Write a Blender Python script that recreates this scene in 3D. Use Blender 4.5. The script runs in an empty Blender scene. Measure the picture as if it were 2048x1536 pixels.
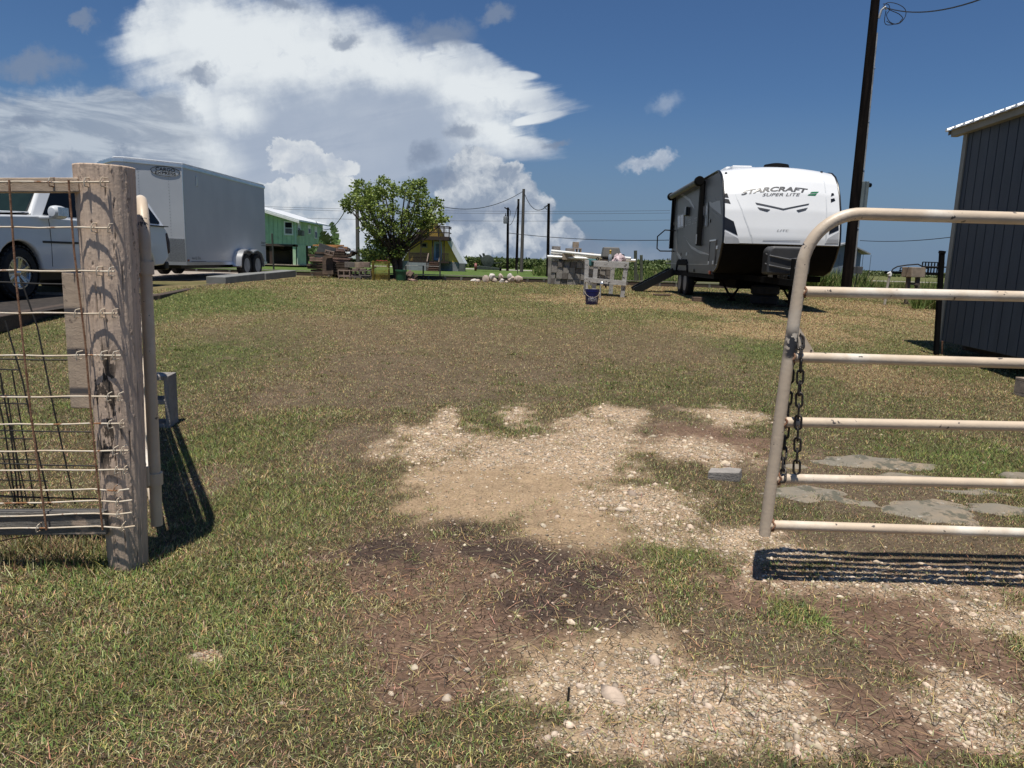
import bpy, math, random
import numpy as np
from mathutils import Vector, Matrix
R = math.radians
random.seed(7)
rng = np.random.default_rng(11)
sc = bpy.context.scene
# ---------------------------------------------------------------- camera
F, CH = 1440.0, 1.30
PITCH, ROLL = R(9.8), R(1.72)
cam = bpy.data.objects.new('camera', bpy.data.cameras.new('camera'))
sc.collection.objects.link(cam)
CM = Matrix.Rotation(math.pi/2-PITCH, 3, 'X') @ Matrix.Rotation(ROLL, 3, 'Z')
cam.matrix_world = Matrix.Translation((0, 0, CH)) @ CM.to_4x4()
cam.data.sensor_width = 36; cam.data.lens = 36*F/2048
cam.data.clip_end = 6000; cam.data.clip_start = .05
sc.camera = cam
# ---------------------------------------------------------------- light
SUN_D = Vector((.045, .245, -1.0)).normalized()          # direction the light travels
ELEV = math.asin(-SUN_D.z); AZ = math.atan2(-SUN_D.x, -SUN_D.y)  # azimuth from +Y, clockwise to +X
sl = bpy.data.lights.new('sun', 'SUN'); sl.energy = 5.0; sl.angle = R(.53); sl.color = (1, .945, .85)
so = bpy.data.objects.new('sun', sl); sc.collection.objects.link(so)
so.rotation_mode = 'QUATERNION'; so.rotation_quaternion = SUN_D.to_track_quat('-Z', 'Y')
sc.view_settings.view_transform = 'Standard'; sc.view_settings.look = 'None'
sc.view_settings.exposure = 0.15; sc.view_settings.gamma = 1

def ray(px, py): return CM @ Vector(((px-1024)/F, -(py-768)/F, -1.0))
def at(px, py, Y):
    d = ray(px, py); return Vector((0, 0, CH)) + d*(Y/d.y)
def sst(a, b, x):
    t = np.clip((x-a)/(b-a), 0, 1); return t*t*(3-2*t)
def gh(x, y):
    y = np.asarray(y, float)
    return .52*sst(4, 19, y)*(1-sst(25.95, 27.6, y)) + .13*sst(4.6, 7.2, -np.asarray(x, float))*sst(5, 10, y)*(1-sst(13, 19, y))
def G(px, py):
    d = ray(px, py); Y = np.concatenate([np.arange(.5, 40, .02), np.arange(40, 400, .2)])
    z = CH + d.z*Y/d.y; k = np.argmax(z <= gh(0, Y))
    return Vector((d.x*Y[k]/d.y, Y[k], float(gh(0, Y[k]))))
def gz(x, y): return float(gh(x, y))

# ---------------------------------------------------------------- sky (world)
W = bpy.data.worlds.new('World'); sc.world = W; W.use_nodes = True
wt = W.node_tree
for n in list(wt.nodes): wt.nodes.remove(n)
class E:                                                     # tiny expression builder for shader nodes
    nt = wt
    def __init__(s, k): s.k = k
    @staticmethod
    def sock(inp, v):
        if isinstance(v, E): E.nt.links.new(v.k, inp)
        else: inp.default_value = v
    @staticmethod
    def m(op, *a, clamp=False):
        n = E.nt.nodes.new('ShaderNodeMath'); n.operation = op; n.use_clamp = clamp
        for i, v in enumerate(a): E.sock(n.inputs[i], v)
        return E(n.outputs[0])
    def __add__(s, o): return E.m('ADD', s, o)
    __radd__ = __add__
    def __sub__(s, o): return E.m('SUBTRACT', s, o)
    def __rsub__(s, o): return E.m('SUBTRACT', o, s)
    def __mul__(s, o): return E.m('MULTIPLY', s, o)
    __rmul__ = __mul__
    def __truediv__(s, o): return E.m('DIVIDE', s, o)
    def smooth(s, a, b):
        n = E.nt.nodes.new('ShaderNodeMapRange'); n.interpolation_type = 'SMOOTHSTEP'
        E.sock(n.inputs[0], s); n.inputs[1].default_value = a; n.inputs[2].default_value = b
        return E(n.outputs[0])
    def lin(s, a, b, c=0., d=1.):
        n = E.nt.nodes.new('ShaderNodeMapRange')
        E.sock(n.inputs[0], s); n.inputs[1].default_value = a; n.inputs[2].default_value = b
        n.inputs[3].default_value = c; n.inputs[4].default_value = d
        return E(n.outputs[0])
def emax(*a):
    r = a[0]
    for x in a[1:]: r = E.m('SMOOTH_MAX', r, x, .15)
    return r
def ncomb(x, y, z=0.):
    n = E.nt.nodes.new('ShaderNodeCombineXYZ')
    for i, v in enumerate((x, y, z)): E.sock(n.inputs[i], v)
    return E(n.outputs[0])
def nnoise(vec, scale, detail=8, rough=.55, dist=0., lac=2.0):
    n = E.nt.nodes.new('ShaderNodeTexNoise'); E.sock(n.inputs['Vector'], vec)
    n.inputs['Scale'].default_value = scale; n.inputs['Detail'].default_value = detail
    n.inputs['Roughness'].default_value = rough; n.inputs['Distortion'].default_value = dist
    n.inputs['Lacunarity'].default_value = lac
    return E(n.outputs['Fac'])
def nmap(vec, loc, rz, scl):
    n = E.nt.nodes.new('ShaderNodeMapping'); n.vector_type = 'TEXTURE'; E.sock(n.inputs[0], vec)
    n.inputs[1].default_value = (*loc, 0); n.inputs[2].default_value = (0, 0, rz); n.inputs[3].default_value = (*scl, 1)
    return E(n.outputs[0])
def nlen(v):
    n = E.nt.nodes.new('ShaderNodeVectorMath'); n.operation = 'LENGTH'; E.sock(n.inputs[0], v); return E(n.outputs['Value'])
def nmix(f, a, b):
    n = E.nt.nodes.new('ShaderNodeMix'); n.data_type = 'RGBA'; E.sock(n.inputs[0], f)
    for i, v in ((6, a), (7, b)):
        if isinstance(v, E): E.nt.links.new(v.k, n.inputs[i])
        else: n.inputs[i].default_value = (*v, 1)
    return E(n.outputs[2])
def uvw(px, py):
    d = ray(px, py); return d.x/d.y, d.z/d.y
tc = wt.nodes.new('ShaderNodeTexCoord')
sx = wt.nodes.new('ShaderNodeSeparateXYZ'); wt.links.new(tc.outputs['Generated'], sx.inputs[0])
dx, dy, dz = (E(sx.outputs[i]) for i in range(3))
front = dy.smooth(.05, .25)
yy = E.m('MAXIMUM', dy, .05)
U, V = dx/yy, dz/yy
P0 = ncomb(U, V)
def blob(px, py, rx, ry, ang=0., vec=None):
    """ellipse on the sky round the direction of a point; 1 in its middle, 0 on its rim"""
    u, v = uvw(px, py)
    return 1-nlen(nmap(vec or P0, (u, v), R(-ang), (rx/F, ry/F)))
n1 = nnoise(P0, 5.5, 10, .60); n2 = nnoise(P0, 17, 9, .62)
nfine = nnoise(P0, 30, 8, .62)
# stretched noise for the fibrous right-hand edge of the anvil
Pst = nmap(P0, uvw(620, 330), R(14), (3.2, .55))
nst = nnoise(Pst, 14, 9, .6, .3)
wu = (n1-.5)*.16; wv = (nnoise(ncomb(U+7.3, V-3.1), 5.5, 8, .6)-.5)*.16
PW = ncomb(U+wu, V+wv)
wu2 = (n2-.5)*.07; wv2 = (nnoise(ncomb(U+2.3, V+9.1), 17, 8, .62)-.5)*.07
PB = ncomb(U+wu2, V+wv2)
sky = wt.nodes.new('ShaderNodeTexSky'); sky.sky_type = 'NISHITA'; sky.sun_disc = False
sky.sun_elevation = ELEV; sky.sun_rotation = AZ; sky.air_density = 1.0; sky.dust_density = .6; sky.ozone_density = 2.2; sky.altitude = 0
SK = .075
gm = wt.nodes.new('ShaderNodeVectorMath'); gm.operation = 'MULTIPLY'
wt.links.new(sky.outputs[0], gm.inputs[0]); gm.inputs[1].default_value = (SK*.46, SK*.64, SK*.86)
base = E(gm.outputs[0])
# hazy band of far cloud low over the horizon
hz = V.smooth(.24, .0)*(.85+.5*(nnoise(nmap(P0, (0, 0), 0, (1, .28)), 7, 8, .6)-.35))
base = nmix(E.m('MINIMUM', hz, 1.)*.92, base, (.145, .215, .325))
WHT, PALE, GREY = (.68, .72, .75), (.33, .39, .49), (.185, .23, .315)
# anvil: broad body, fibres drawn out to the right along their own direction
Pf = nmap(P0, uvw(700, 300), R(13), (3.6, .42)); nfib = nnoise(Pf, 12, 10, .62, .35)
Pf2 = nmap(P0, uvw(700, 300), R(-22), (3.2, .45)); nfib2 = nnoise(Pf2, 12, 10, .62, .35)
body = emax(blob(520, 150, 300, 165, 0, PW), blob(380, 75, 150, 90, -25, PW), blob(700, 170, 300, 140, 6, PW), blob(840, 190, 240, 115, 10, PW), blob(560, 330, 420, 170, 0, PW), blob(900, 290, 190, 90, 0, PW))
tips = emax(blob(950, 145, 150, 40, 8), blob(1010, 200, 160, 34, 2), blob(1075, 236, 76, 13, -12), blob(1040, 150, 50, 12, 4), blob(1000, 292, 150, 34, 4), blob(940, 110, 90, 26, 18))
anv = E.m('MAXIMUM', body+(n2-.5)*.35+(nfib-.5)*.45, tips+(nfib-.5)*1.5+(nfine-.5)*.25)
anv_a = anv.smooth(.0, .42)
white = emax(blob(520, 100, 330, 130, 6, PB), blob(400, 60, 120, 60, -20, PB), blob(760, 130, 270, 80, 10, PB), blob(960, 180, 150, 60, 5, PB), blob(370, 220, 110, 90, 0, PB), blob(480, 230, 90, 60, 0, PB), blob(420, 320, 120, 60, 0, PB), blob(1000, 250, 130, 60, 0, PB))
core = emax(blob(660, 290, 250, 100, 0, PW), blob(760, 230, 150, 70, 0, PW), blob(600, 400, 420, 110, 0, PW), blob(210, 400, 330, 110, 0, PW))
rel = (nnoise(PB, 11, 9, .60) - nnoise(ncomb(U+wu2+.014, V+wv2-.028), 11, 9, .60))*2.4
wl = (white*1.0+(n2-.5)*.9+(nfib-.5)*.7+(n1-.5)*.5-core.smooth(-.3, .6)*.6).smooth(-.35, .72)
anv_c = nmix(wl, PALE, WHT)
anv_c = nmix(E.m('MULTIPLY', (0-rel).smooth(.05, .55), (1-core).smooth(.2, .9), clamp=True)*.55, anv_c, (.36, .42, .52))
anv_c = nmix(core.smooth(.1, 1.)*.55, anv_c, nmix((nfib*.6+n1*.5+n2*.3).smooth(.55, .85), (.27, .33, .44), (.45, .50, .58)))
colr = nmix(anv_a, base, anv_c)
# thin bright veil with darker ripples on the left
vl = emax(blob(60, 255, 330, 95, 3, PW), blob(250, 240, 160, 50, 4, PW), blob(170, 330, 300, 90, 0, PW))
nvl = nnoise(nmap(P0, uvw(100, 250), R(-7), (2.6, .5)), 16, 9, .62, .5)
colr = nmix((vl+(nvl-.5)*.5).smooth(-.05, .35)*.85, colr, nmix(nvl.smooth(.40, .60), (.27, .32, .40), (.47, .52, .58)))
# grey shelf low down
shelf = emax(blob(250, 480, 620, 90, 0, PB), blob(800, 480, 420, 90, 0, PB), blob(1080, 500, 420, 46, 3, PB))
colr = nmix((shelf+(n1-.5)*.6).smooth(.0, .55)*.85, colr, nmix(n1.smooth(.35, .65), (.17, .22, .305), (.27, .325, .405)))
def cumulus(c, blobs, lo, hi, lit, shade, amt=1., k=.6, up=.5, relk=3.6, sc_=19):
    b = emax(*[blob(*x, vec=PB) for x in blobs]) if len(blobs) > 1 else blob(*blobs[0], vec=PB)
    d = b + (nfine-.5)*k + (n2-.5)*k*.8
    a = d.smooth(lo, hi)*amt
    q1 = nnoise(ncomb(U+wu2*.6, V+wv2*.6), sc_, 9, .6)
    q2 = nnoise(ncomb(U+wu2*.6+.009, V+wv2*.6-.018), sc_, 9, .6)
    r = E.m('ADD', (q1-q2)*relk, up - b*.35, clamp=True)
    return nmix(a, c, nmix(r, shade, lit))
WH, GR = (.62, .65, .68), (.25, .305, .395)
colr = cumulus(colr, [(590, 312, 62, 40), (655, 330, 66, 24), (560, 300, 28, 26)], .02, .16, WH, (.42, .47, .55), .95, up=.7)
colr = cumulus(colr, [(655, 400, 70, 62), (600, 420, 60, 46), (690, 450, 66, 46), (560, 440, 60, 40), (640, 370, 34, 34), (545, 385, 40, 26)], .0, .14, WH, (.34, .40, .48), 1., up=.72)
colr = cumulus(colr, [(950, 430, 90, 90), (1050, 440, 60, 86), (1045, 405, 44, 48), (915, 478, 95, 44), (1090, 480, 80, 40), (945, 345, 66, 44), (1000, 360, 50, 40)], .0, .16, WH, GR, 1., up=.5)
colr = cumulus(colr, [(60, 400, 130, 70), (150, 330, 60, 34), (20, 320, 60, 34)], .0, .4, (.46, .50, .56), GR, .8)
colr = cumulus(colr, [(1282, 328, 60, 22), (1322, 318, 36, 22)], .1, .6, (.50, .55, .62), (.30, .36, .46), .95, k=.4)
colr = cumulus(colr, [(1330, 207, 44, 24, -15)], .0, .9, (.30, .37, .49), (.22, .29, .41), .8, k=.4)
DK = [(885, 70, 80, 44), (990, 34, 40, 22, -25), (565, 8, 60, 20), (925, 262, 50, 24), (850, 305, 36, 40), (60, 130, 120, 34), (395, 150, 56, 24),
      (250, 305, 44, 18), (70, 345, 120, 46), (45, 250, 50, 20), (160, 40, 30, 16), (890, 358, 50, 26), (1110, 292, 40, 12), (690, 75, 36, 22), (1010, 420, 50, 30), (920, 440, 60, 24)]
dk = emax(*[blob(*x, vec=PB) for x in DK[:8]]); dk2 = emax(*[blob(*x, vec=PB) for x in DK[8:]])
dk = E.m('MAXIMUM', dk, dk2)
colr = nmix((dk+(nfine-.5)*.9+(n2-.5)*.5).smooth(.0, .75)*.75, colr, (.185, .235, .33))
final = nmix(front, base, colr)
bg = wt.nodes.new('ShaderNodeBackground'); wt.links.new(final.k, bg.inputs[0]); bg.inputs[1].default_value = 1.0
wo = wt.nodes.new('ShaderNodeOutputWorld'); wt.links.new(bg.outputs[0], wo.inputs[0])

W.cycles.sampling_method = 'MANUAL'; W.cycles.sample_map_resolution = 256

# ---------------------------------------------------------------- materials
MATS = {}
def mat(name, col, rough=.7, metal=0., var=.18, scale=4., col2=None, bump=0., bscale=30., stretch=(1, 1, 1), lo=.35, hi=.65, spec=.5, coat=0., attr=None):
    if name in MATS: return MATS[name]
    m = bpy.data.materials.new(name); m.use_nodes = True; nt = m.node_tree; b = nt.nodes['Principled BSDF']
    E.nt = nt
    b.inputs['Roughness'].default_value = rough; b.inputs['Metallic'].default_value = metal
    b.inputs['Specular IOR Level'].default_value = spec
    if coat: b.inputs['Coat Weight'].default_value = coat; b.inputs['Coat Roughness'].default_value = .05
    t = nt.nodes.new('ShaderNodeTexCoord'); mp = nt.nodes.new('ShaderNodeMapping'); mp.inputs['Scale'].default_value = stretch
    nt.links.new(t.outputs['Object'], mp.inputs[0]); vec = E(mp.outputs[0])
    c2 = col2 or tuple(c*(1-var*2) for c in col)
    if attr:
        a = nt.nodes.new('ShaderNodeAttribute'); a.attribute_name = attr
        n = nt.nodes.new('ShaderNodeMix'); n.data_type = 'RGBA'; n.blend_type = 'MULTIPLY'; n.inputs[0].default_value = 1
        nt.links.new(a.outputs['Color'], n.inputs[6])
        k = nnoise(vec, scale, 4).lin(.3, .7, 1-var, 1+var); cc = nt.nodes.new('ShaderNodeCombineColor')
        for i in range(3): nt.links.new(k.k, cc.inputs[i])
        nt.links.new(cc.outputs[0], n.inputs[7]); c = E(n.outputs[2])
    else:
        c = nmix(nnoise(vec, scale, 6).smooth(lo, hi), col, c2)
    nt.links.new(c.k, b.inputs['Base Color'])
    if bump:
        bn = nt.nodes.new('ShaderNodeBump'); bn.inputs['Strength'].default_value = bump; bn.inputs['Distance'].default_value = .01
        nt.links.new(nnoise(vec, bscale, 6).k, bn.inputs['Height']); nt.links.new(bn.outputs[0], b.inputs['Normal'])
    MATS[name] = m; return m
def add_layer(m, col, scale, lo, hi, stretch=(1, 1, 1), rough=None, dist=0., mask=None, det=6):
    """a second material colour (chips, rust, cracks) over the first"""
    nt = m.node_tree; E.nt = nt; b = nt.nodes['Principled BSDF']
    old = E(b.inputs['Base Color'].links[0].from_socket)
    t = nt.nodes.new('ShaderNodeTexCoord'); mp = nt.nodes.new('ShaderNodeMapping'); mp.inputs['Scale'].default_value = stretch
    nt.links.new(t.outputs['Object'], mp.inputs[0])
    f = nnoise(E(mp.outputs[0]), scale, det, .6, dist).smooth(lo, hi)
    if mask is not None:
        s = nt.nodes.new('ShaderNodeSeparateXYZ'); nt.links.new(t.outputs['Object'], s.inputs[0])
        f = f*mask(E(s.outputs[0]), E(s.outputs[1]), E(s.outputs[2]))
    nt.links.new(nmix(f, old, col).k, b.inputs['Base Color'])
    return m

# ---------------------------------------------------------------- mesh helpers
class MB:
    def __init__(s): s.v = []; s.f = []
    def add(s, vs, fs):
        o = len(s.v); s.v += [tuple(p) for p in vs]; s.f += [tuple(i+o for i in f) for f in fs]; return s
    def box(s, c, d, rz=0., rx=0., ry=0.):
        M = Matrix.Rotation(rz, 3, 'Z') @ Matrix.Rotation(ry, 3, 'Y') @ Matrix.Rotation(rx, 3, 'X'); c = Vector(c)
        vs = [c + M @ Vector((x*d[0]/2, y*d[1]/2, z*d[2]/2)) for x in (-1, 1) for y in (-1, 1) for z in (-1, 1)]
        return s.add(vs, [(0, 1, 3, 2), (4, 6, 7, 5), (0, 4, 5, 1), (2, 3, 7, 6), (0, 2, 6, 4), (1, 5, 7, 3)])
    def beam(s, p, q, w, h, up=(0, 0, 1)):
        p, q = Vector(p), Vector(q); d = (q-p).normalized(); a = d.cross(Vector(up))
        if a.length < 1e-3: a = d.cross(Vector((1, 0, 0)))
        a.normalize(); b = a.cross(d)
        vs = [o + a*i*w/2 + b*j*h/2 for o in (p, q) for i, j in ((-1, -1), (1, -1), (1, 1), (-1, 1))]
        return s.add(vs, [(3, 2, 1, 0), (4, 5, 6, 7), (0, 1, 5, 4), (1, 2, 6, 5), (2, 3, 7, 6), (3, 0, 4, 7)])
    def tube(s, pts, r, n=12, closed=False, cap=True):
        pts = [Vector(p) for p in pts]; N = len(pts); rs = r if isinstance(r, (list, tuple)) else [r]*N
        T = []
        for i in range(N):
            a, b = (pts[i-1], pts[(i+1) % N]) if closed else (pts[max(i-1, 0)], pts[min(i+1, N-1)])
            T.append((b-a).normalized())
        u = T[0].orthogonal().normalized(); vs = []
        for i in range(N):
            u = (u - T[i]*u.dot(T[i])).normalized(); w = T[i].cross(u)
            for k in range(n):
                a = 2*math.pi*k/n; vs.append(pts[i] + (u*math.cos(a)+w*math.sin(a))*rs[i])
        fs = []
        for i in range(N if closed else N-1):
            j = (i+1) % N
            for k in range(n): l = (k+1) % n; fs.append((i*n+k, i*n+l, j*n+l, j*n+k))
        if not closed and cap: fs.append(tuple(range(n-1, -1, -1))); fs.append(tuple((N-1)*n+k for k in range(n)))
        return s.add(vs, fs)
    def lathe(s, prof, c=(0, 0, 0), n=24, axis='Z', cap=True):
        vs = []; c = Vector(c)
        for r, z in prof:
            for k in range(n):
                a = 2*math.pi*k/n; p = Vector((r*math.cos(a), r*math.sin(a), z))
                if axis == 'X': p = Vector((p.z, p.x, p.y))
                if axis == 'Y': p = Vector((p.y, p.z, p.x))
                vs.append(c+p)
        m = len(prof); fs = [(i*n+k, i*n+(k+1) % n, (i+1)*n+(k+1) % n, (i+1)*n+k) for i in range(m-1) for k in range(n)]
        if cap: fs.append(tuple(range(n-1, -1, -1))); fs.append(tuple((m-1)*n+k for k in range(n)))
        return s.add(vs, fs)
    def prism(s, poly, f0, f1):
        """poly: 2-D points; f0, f1 map (a, b) to the two end faces"""
        n = len(poly); vs = [f0(*p) for p in poly]+[f1(*p) for p in poly]
        return s.add(vs, [tuple(range(n)), tuple(range(2*n-1, n-1, -1))]+[(i, i+n, (i+1) % n+n, (i+1) % n) for i in range(n)])
    def build(s, name, m, parent=None, smooth=False, bevel=0., seg=2, angle=40):
        me = bpy.data.meshes.new(name); me.from_pydata(s.v, [], s.f); me.update()
        import bmesh
        bm = bmesh.new(); bm.from_mesh(me)
        if len(bm.faces) < 60000: bmesh.ops.recalc_face_normals(bm, faces=bm.faces)
        bm.to_mesh(me); bm.free()
        if smooth:
            me.polygons.foreach_set('use_smooth', [True]*len(me.polygons))
            try: me.set_sharp_from_angle(angle=R(angle))
            except Exception: pass
        o = bpy.data.objects.new(name, me); sc.collection.objects.link(o); me.materials.append(m)
        if parent: o.parent = parent
        if bevel:
            md = o.modifiers.new('bevel', 'BEVEL'); md.width = bevel; md.segments = seg; md.limit_method = 'ANGLE'; md.angle_limit = R(35)
        return o
def big_mesh(name, v, f, m, attrs=None, quads=False, smooth=False):
    """fast mesh from numpy arrays; attrs: dict name -> per-vertex RGBA"""
    me = bpy.data.meshes.new(name); k = f.shape[1]
    me.vertices.add(len(v)); me.vertices.foreach_set('co', np.asarray(v, np.float32).ravel())
    me.loops.add(f.size); me.loops.foreach_set('vertex_index', f.ravel().astype(np.int32))
    me.polygons.add(len(f)); me.polygons.foreach_set('loop_start', np.arange(0, f.size, k, dtype=np.int32))
    me.update(calc_edges=True)
    if smooth: me.polygons.foreach_set('use_smooth', np.ones(len(f), bool))
    for a, c in (attrs or {}).items():
        at_ = me.attributes.new(a, 'FLOAT_COLOR', 'POINT'); at_.data.foreach_set('color', np.asarray(c, np.float32).ravel())
    o = bpy.data.objects.new(name, me); sc.collection.objects.link(o); me.materials.append(m); return o
def tag(o, label=None, cat=None, group=None, kind=None):
    if label: o['label'] = label
    if cat: o['category'] = cat
    if group: o['group'] = group
    if kind: o['kind'] = kind
    return o
def empty(name, loc, rz=0., label=None, cat=None, group=None):
    o = bpy.data.objects.new(name, None); sc.collection.objects.link(o); o.location = loc; o.rotation_euler.z = rz
    o.empty_display_size = .2
    return tag(o, label, cat, group)
def copy_tree(o, loc=None, rz=None, label=None, parent=None):
    c = o.copy(); sc.collection.objects.link(c); c.parent = parent
    if loc is not None: c.location = loc
    if rz is not None: c.rotation_euler.z = rz
    if label: c['label'] = label
    for ch in [x for x in KIDS(o)]: copy_tree(ch, parent=c)
    return c
def KIDS(o): return [x for x in sc.collection.objects if x.parent == o]
class Frame:
    """local frame of a thing; px() finds where the sight line of a point of the photograph meets one of its planes"""
    def __init__(s, o, rz): s.o = Vector(o); s.M = Matrix.Rotation(rz, 3, 'Z'); s.rz = rz
    def loc(s, p): return s.M.transposed() @ (Vector(p)-s.o)
    def px(s, x, y, ax, val):
        e = s.loc((0, 0, CH)); d = s.M.transposed() @ ray(x, y); t = (val-e[ax])/d[ax]; return e+d*t
def text_pts(body, size=1., shear=0., bold=0., space=1.):
    cu = bpy.data.curves.new('text', 'FONT'); cu.body = body; cu.size = size; cu.shear = shear; cu.offset = bold; cu.space_character = space
    cu.resolution_u = 3
    o = bpy.data.objects.new('text', cu); sc.collection.objects.link(o)
    dg = bpy.context.evaluated_depsgraph_get(); me = bpy.data.meshes.new_from_object(o.evaluated_get(dg))
    v = [tuple(p.co) for p in me.vertices]; f = [tuple(p.vertices) for p in me.polygons]
    bpy.data.objects.remove(o); bpy.data.meshes.remove(me); bpy.data.curves.remove(cu)
    return v, f
def text_on(mb, body, fn, w, h, shear=0., bold=0.):
    """text stretched to w x h and mapped by fn(x, y) with x in 0..w, y in 0..h"""
    v, f = text_pts(body, 1., shear, bold)
    xs = [p[0] for p in v]; ys = [p[1] for p in v]; x0, x1, y0, y1 = min(xs), max(xs), min(ys), max(ys)
    mb.add([fn((p[0]-x0)/(x1-x0)*w, (p[1]-y0)/(y1-y0)*h) for p in v], f)

# numpy noise
def _h(ix, iy, s):
    n = (ix.astype(np.int64)*374761393 + iy.astype(np.int64)*668265263 + s*1442695041) & 0xffffffff
    n = ((n ^ (n >> 13))*1274126177) & 0xffffffff
    return ((n ^ (n >> 16)) & 0xffff)/65535.0
def vn(x, y, s=0):
    ix, iy = np.floor(x), np.floor(y); fx, fy = x-ix, y-iy; fx = fx*fx*(3-2*fx); fy = fy*fy*(3-2*fy)
    a, b, c, d = _h(ix, iy, s), _h(ix+1, iy, s), _h(ix, iy+1, s), _h(ix+1, iy+1, s)
    return (a*(1-fx)+b*fx)*(1-fy)+(c*(1-fx)+d*fx)*fy
def fbm(x, y, s=0, o=4, g=.5):
    r = 0; a = 1; t = 0
    for i in range(o): r = r+a*vn(x*2**i+i*17.3, y*2**i-i*9.1, s+i); t += a; a *= g
    return r/t
def bumps(x, y):
    return (fbm(x*1.1, y*1.1, 51, 3)-.5)*.035*(y < 60) + (fbm(x*14, y*14, 52, 3)-.5)*.010*(y < 12)
def ghn(x, y): return gh(x, y) + bumps(x, y)
# ---------------------------------------------------------------- ground cover map (what lies where; real positions)
def zone(px, py, rx, ry):
    c = G(px, py); a = G(px, min(py+ry, 1534)); b = G(px, max(py-ry, 545)); rxm = rx/F*math.hypot(c.y, CH)
    return c.x, (a.y+b.y)/2, rxm, max(.05, (b.y-a.y)/2)
Z_GRAVEL = [zone(*z) for z in [(880, 890, 110, 50), (890, 845, 46, 46), (1190, 900, 110, 86), (1000, 905, 170, 44), (1230, 835, 80, 30), (1390, 905, 120, 36), (1300, 1010, 160, 55), (1450, 1085, 160, 46), (1560, 1110, 160, 40),
    (1250, 1400, 230, 120), (1180, 1510, 150, 90), (1470, 1440, 150, 100), (1360, 1500, 260, 80), (1620, 1500, 110, 50), (1750, 1165, 330, 44), (1990, 1250, 120, 60), (1960, 1440, 110, 90), (1040, 830, 60, 30), (1450, 835, 70, 22), (400, 1310, 50, 14)]]
Z_SAND = [zone(*z) for z in [(1020, 970, 210, 66), (1130, 1050, 130, 60), (960, 1010, 150, 56), (1110, 930, 150, 50), (1200, 1330, 190, 70), (1170, 1070, 110, 50), (1250, 1270, 120, 60), (1150, 1380, 150, 60)]]
Z_SOIL = [zone(*z) for z in [(1080, 1180, 280, 120), (900, 1280, 220, 120), (1200, 1270, 210, 90), (800, 1140, 150, 80), (1000, 1260, 330, 120), (1930, 1330, 210, 150), (850, 1370, 150, 70), (1420, 885, 130, 40), (1480, 1200, 60, 40), (1700, 1180, 380, 60), (1780, 1480, 200, 90), (1650, 1430, 140, 60), (1850, 1240, 180, 80)]]
Z_DARK = [zone(*z) for z in [(1150, 1165, 150, 76), (770, 1110, 110, 56), (1220, 1240, 110, 46), (1010, 1100, 130, 34), (940, 1060, 100, 28), (1090, 1210, 140, 60)]]
Z_BROWN = [zone(*z) for z in [(780, 760, 160, 70), (740, 720, 100, 50), (1090, 735, 160, 50), (910, 655, 140, 26), (1330, 870, 170, 50), (1470, 1290, 130, 110), (1650, 1350, 190, 110), (560, 800, 60, 30), (640, 660, 220, 36), (1300, 700, 200, 50), (420, 960, 60, 30), (1560, 1330, 100, 110), (900, 780, 200, 60), (1000, 690, 500, 50), (1650, 980, 250, 70), (700, 900, 80, 60), (1750, 1100, 300, 60)]]
Z_LUSH = [zone(*z) for z in [(620, 850, 60, 70), (540, 1020, 150, 110), (1960, 930, 150, 60), (1620, 1230, 120, 50), (330, 1180, 240, 60), (120, 1400, 240, 150), (450, 1280, 170, 80), (300, 1350, 300, 160), (960, 840, 60, 60), (1340, 1110, 100, 36), (360, 740, 120, 120), (420, 610, 160, 24), (1500, 700, 120, 30), (300, 630, 90, 60), (1010, 850, 80, 40), (480, 900, 130, 90)]]
Z_STRAW = [zone(*z) for z in [(1330, 585, 130, 14), (1800, 625, 140, 22), (1650, 640, 170, 16), (1180, 600, 160, 12), (1760, 760, 120, 40), (1550, 660, 200, 20), (1900, 1100, 180, 60), (1500, 620, 260, 12)]]
def field(zs, x, y):
    m = np.full(np.shape(x), -3.0)
    for cx, cy, rx, ry in zs:
        m = np.maximum(m, 1-np.hypot((x-cx)/rx, (y-cy)/ry))
    return m
def cover(x, y):
    """returns density of grass, gravel amount, soil colour, grass colour parameters"""
    s = np.clip(y/3.0, .6, 6)                                # patches of all sizes
    a = fbm(x*1.3, y*1.0, 3, 5, .65)-.5; b = fbm(x*5.5, y*4.4, 9, 5, .7)-.5
    nz = a*1.3+b*1.3+(fbm(x*17, y*15, 15, 3, .6)-.5)*.7
    grav = sst(-.15, .70, field(Z_GRAVEL, x, y)+nz)
    sand = sst(-.18, .42, field(Z_SAND, x, y)+nz*.6)
    soil = sst(-.22, .40, field(Z_SOIL, x, y)+nz*.9)
    dark = sst(-.1, .55, field(Z_DARK, x, y)+nz*.8)
    brown = sst(-.3, .5, field(Z_BROWN, x, y)+nz*1.1)
    lush = sst(-.3, .5, field(Z_LUSH, x, y)+nz*1.0)
    straw = sst(-.2, .5, field(Z_STRAW, x, y)+nz)
    gen = sst(.42, .62, fbm(x*.55+4, y*.42, 21, 5, .6))      # general dry / green mottling
    g = 1-np.clip(np.maximum(np.maximum(grav*.95, sand*.985), soil*.97), 0, 1)
    g = g*(1-.32*brown)*(1-.3*sst(.5, .7, fbm(x*2.1, y*1.7, 5, 4)))
    g = np.clip(g + sst(.62, .72, fbm(x*4.1+9, y*3.3, 31, 3))*.40*(1-sand)*(1-.6*soil), .0, 1)
    return g, grav, sand, soil, dark, brown, lush, straw, gen
def lerp(a, b, t): return a+(np.asarray(b)-a)*t[..., None]
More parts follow.
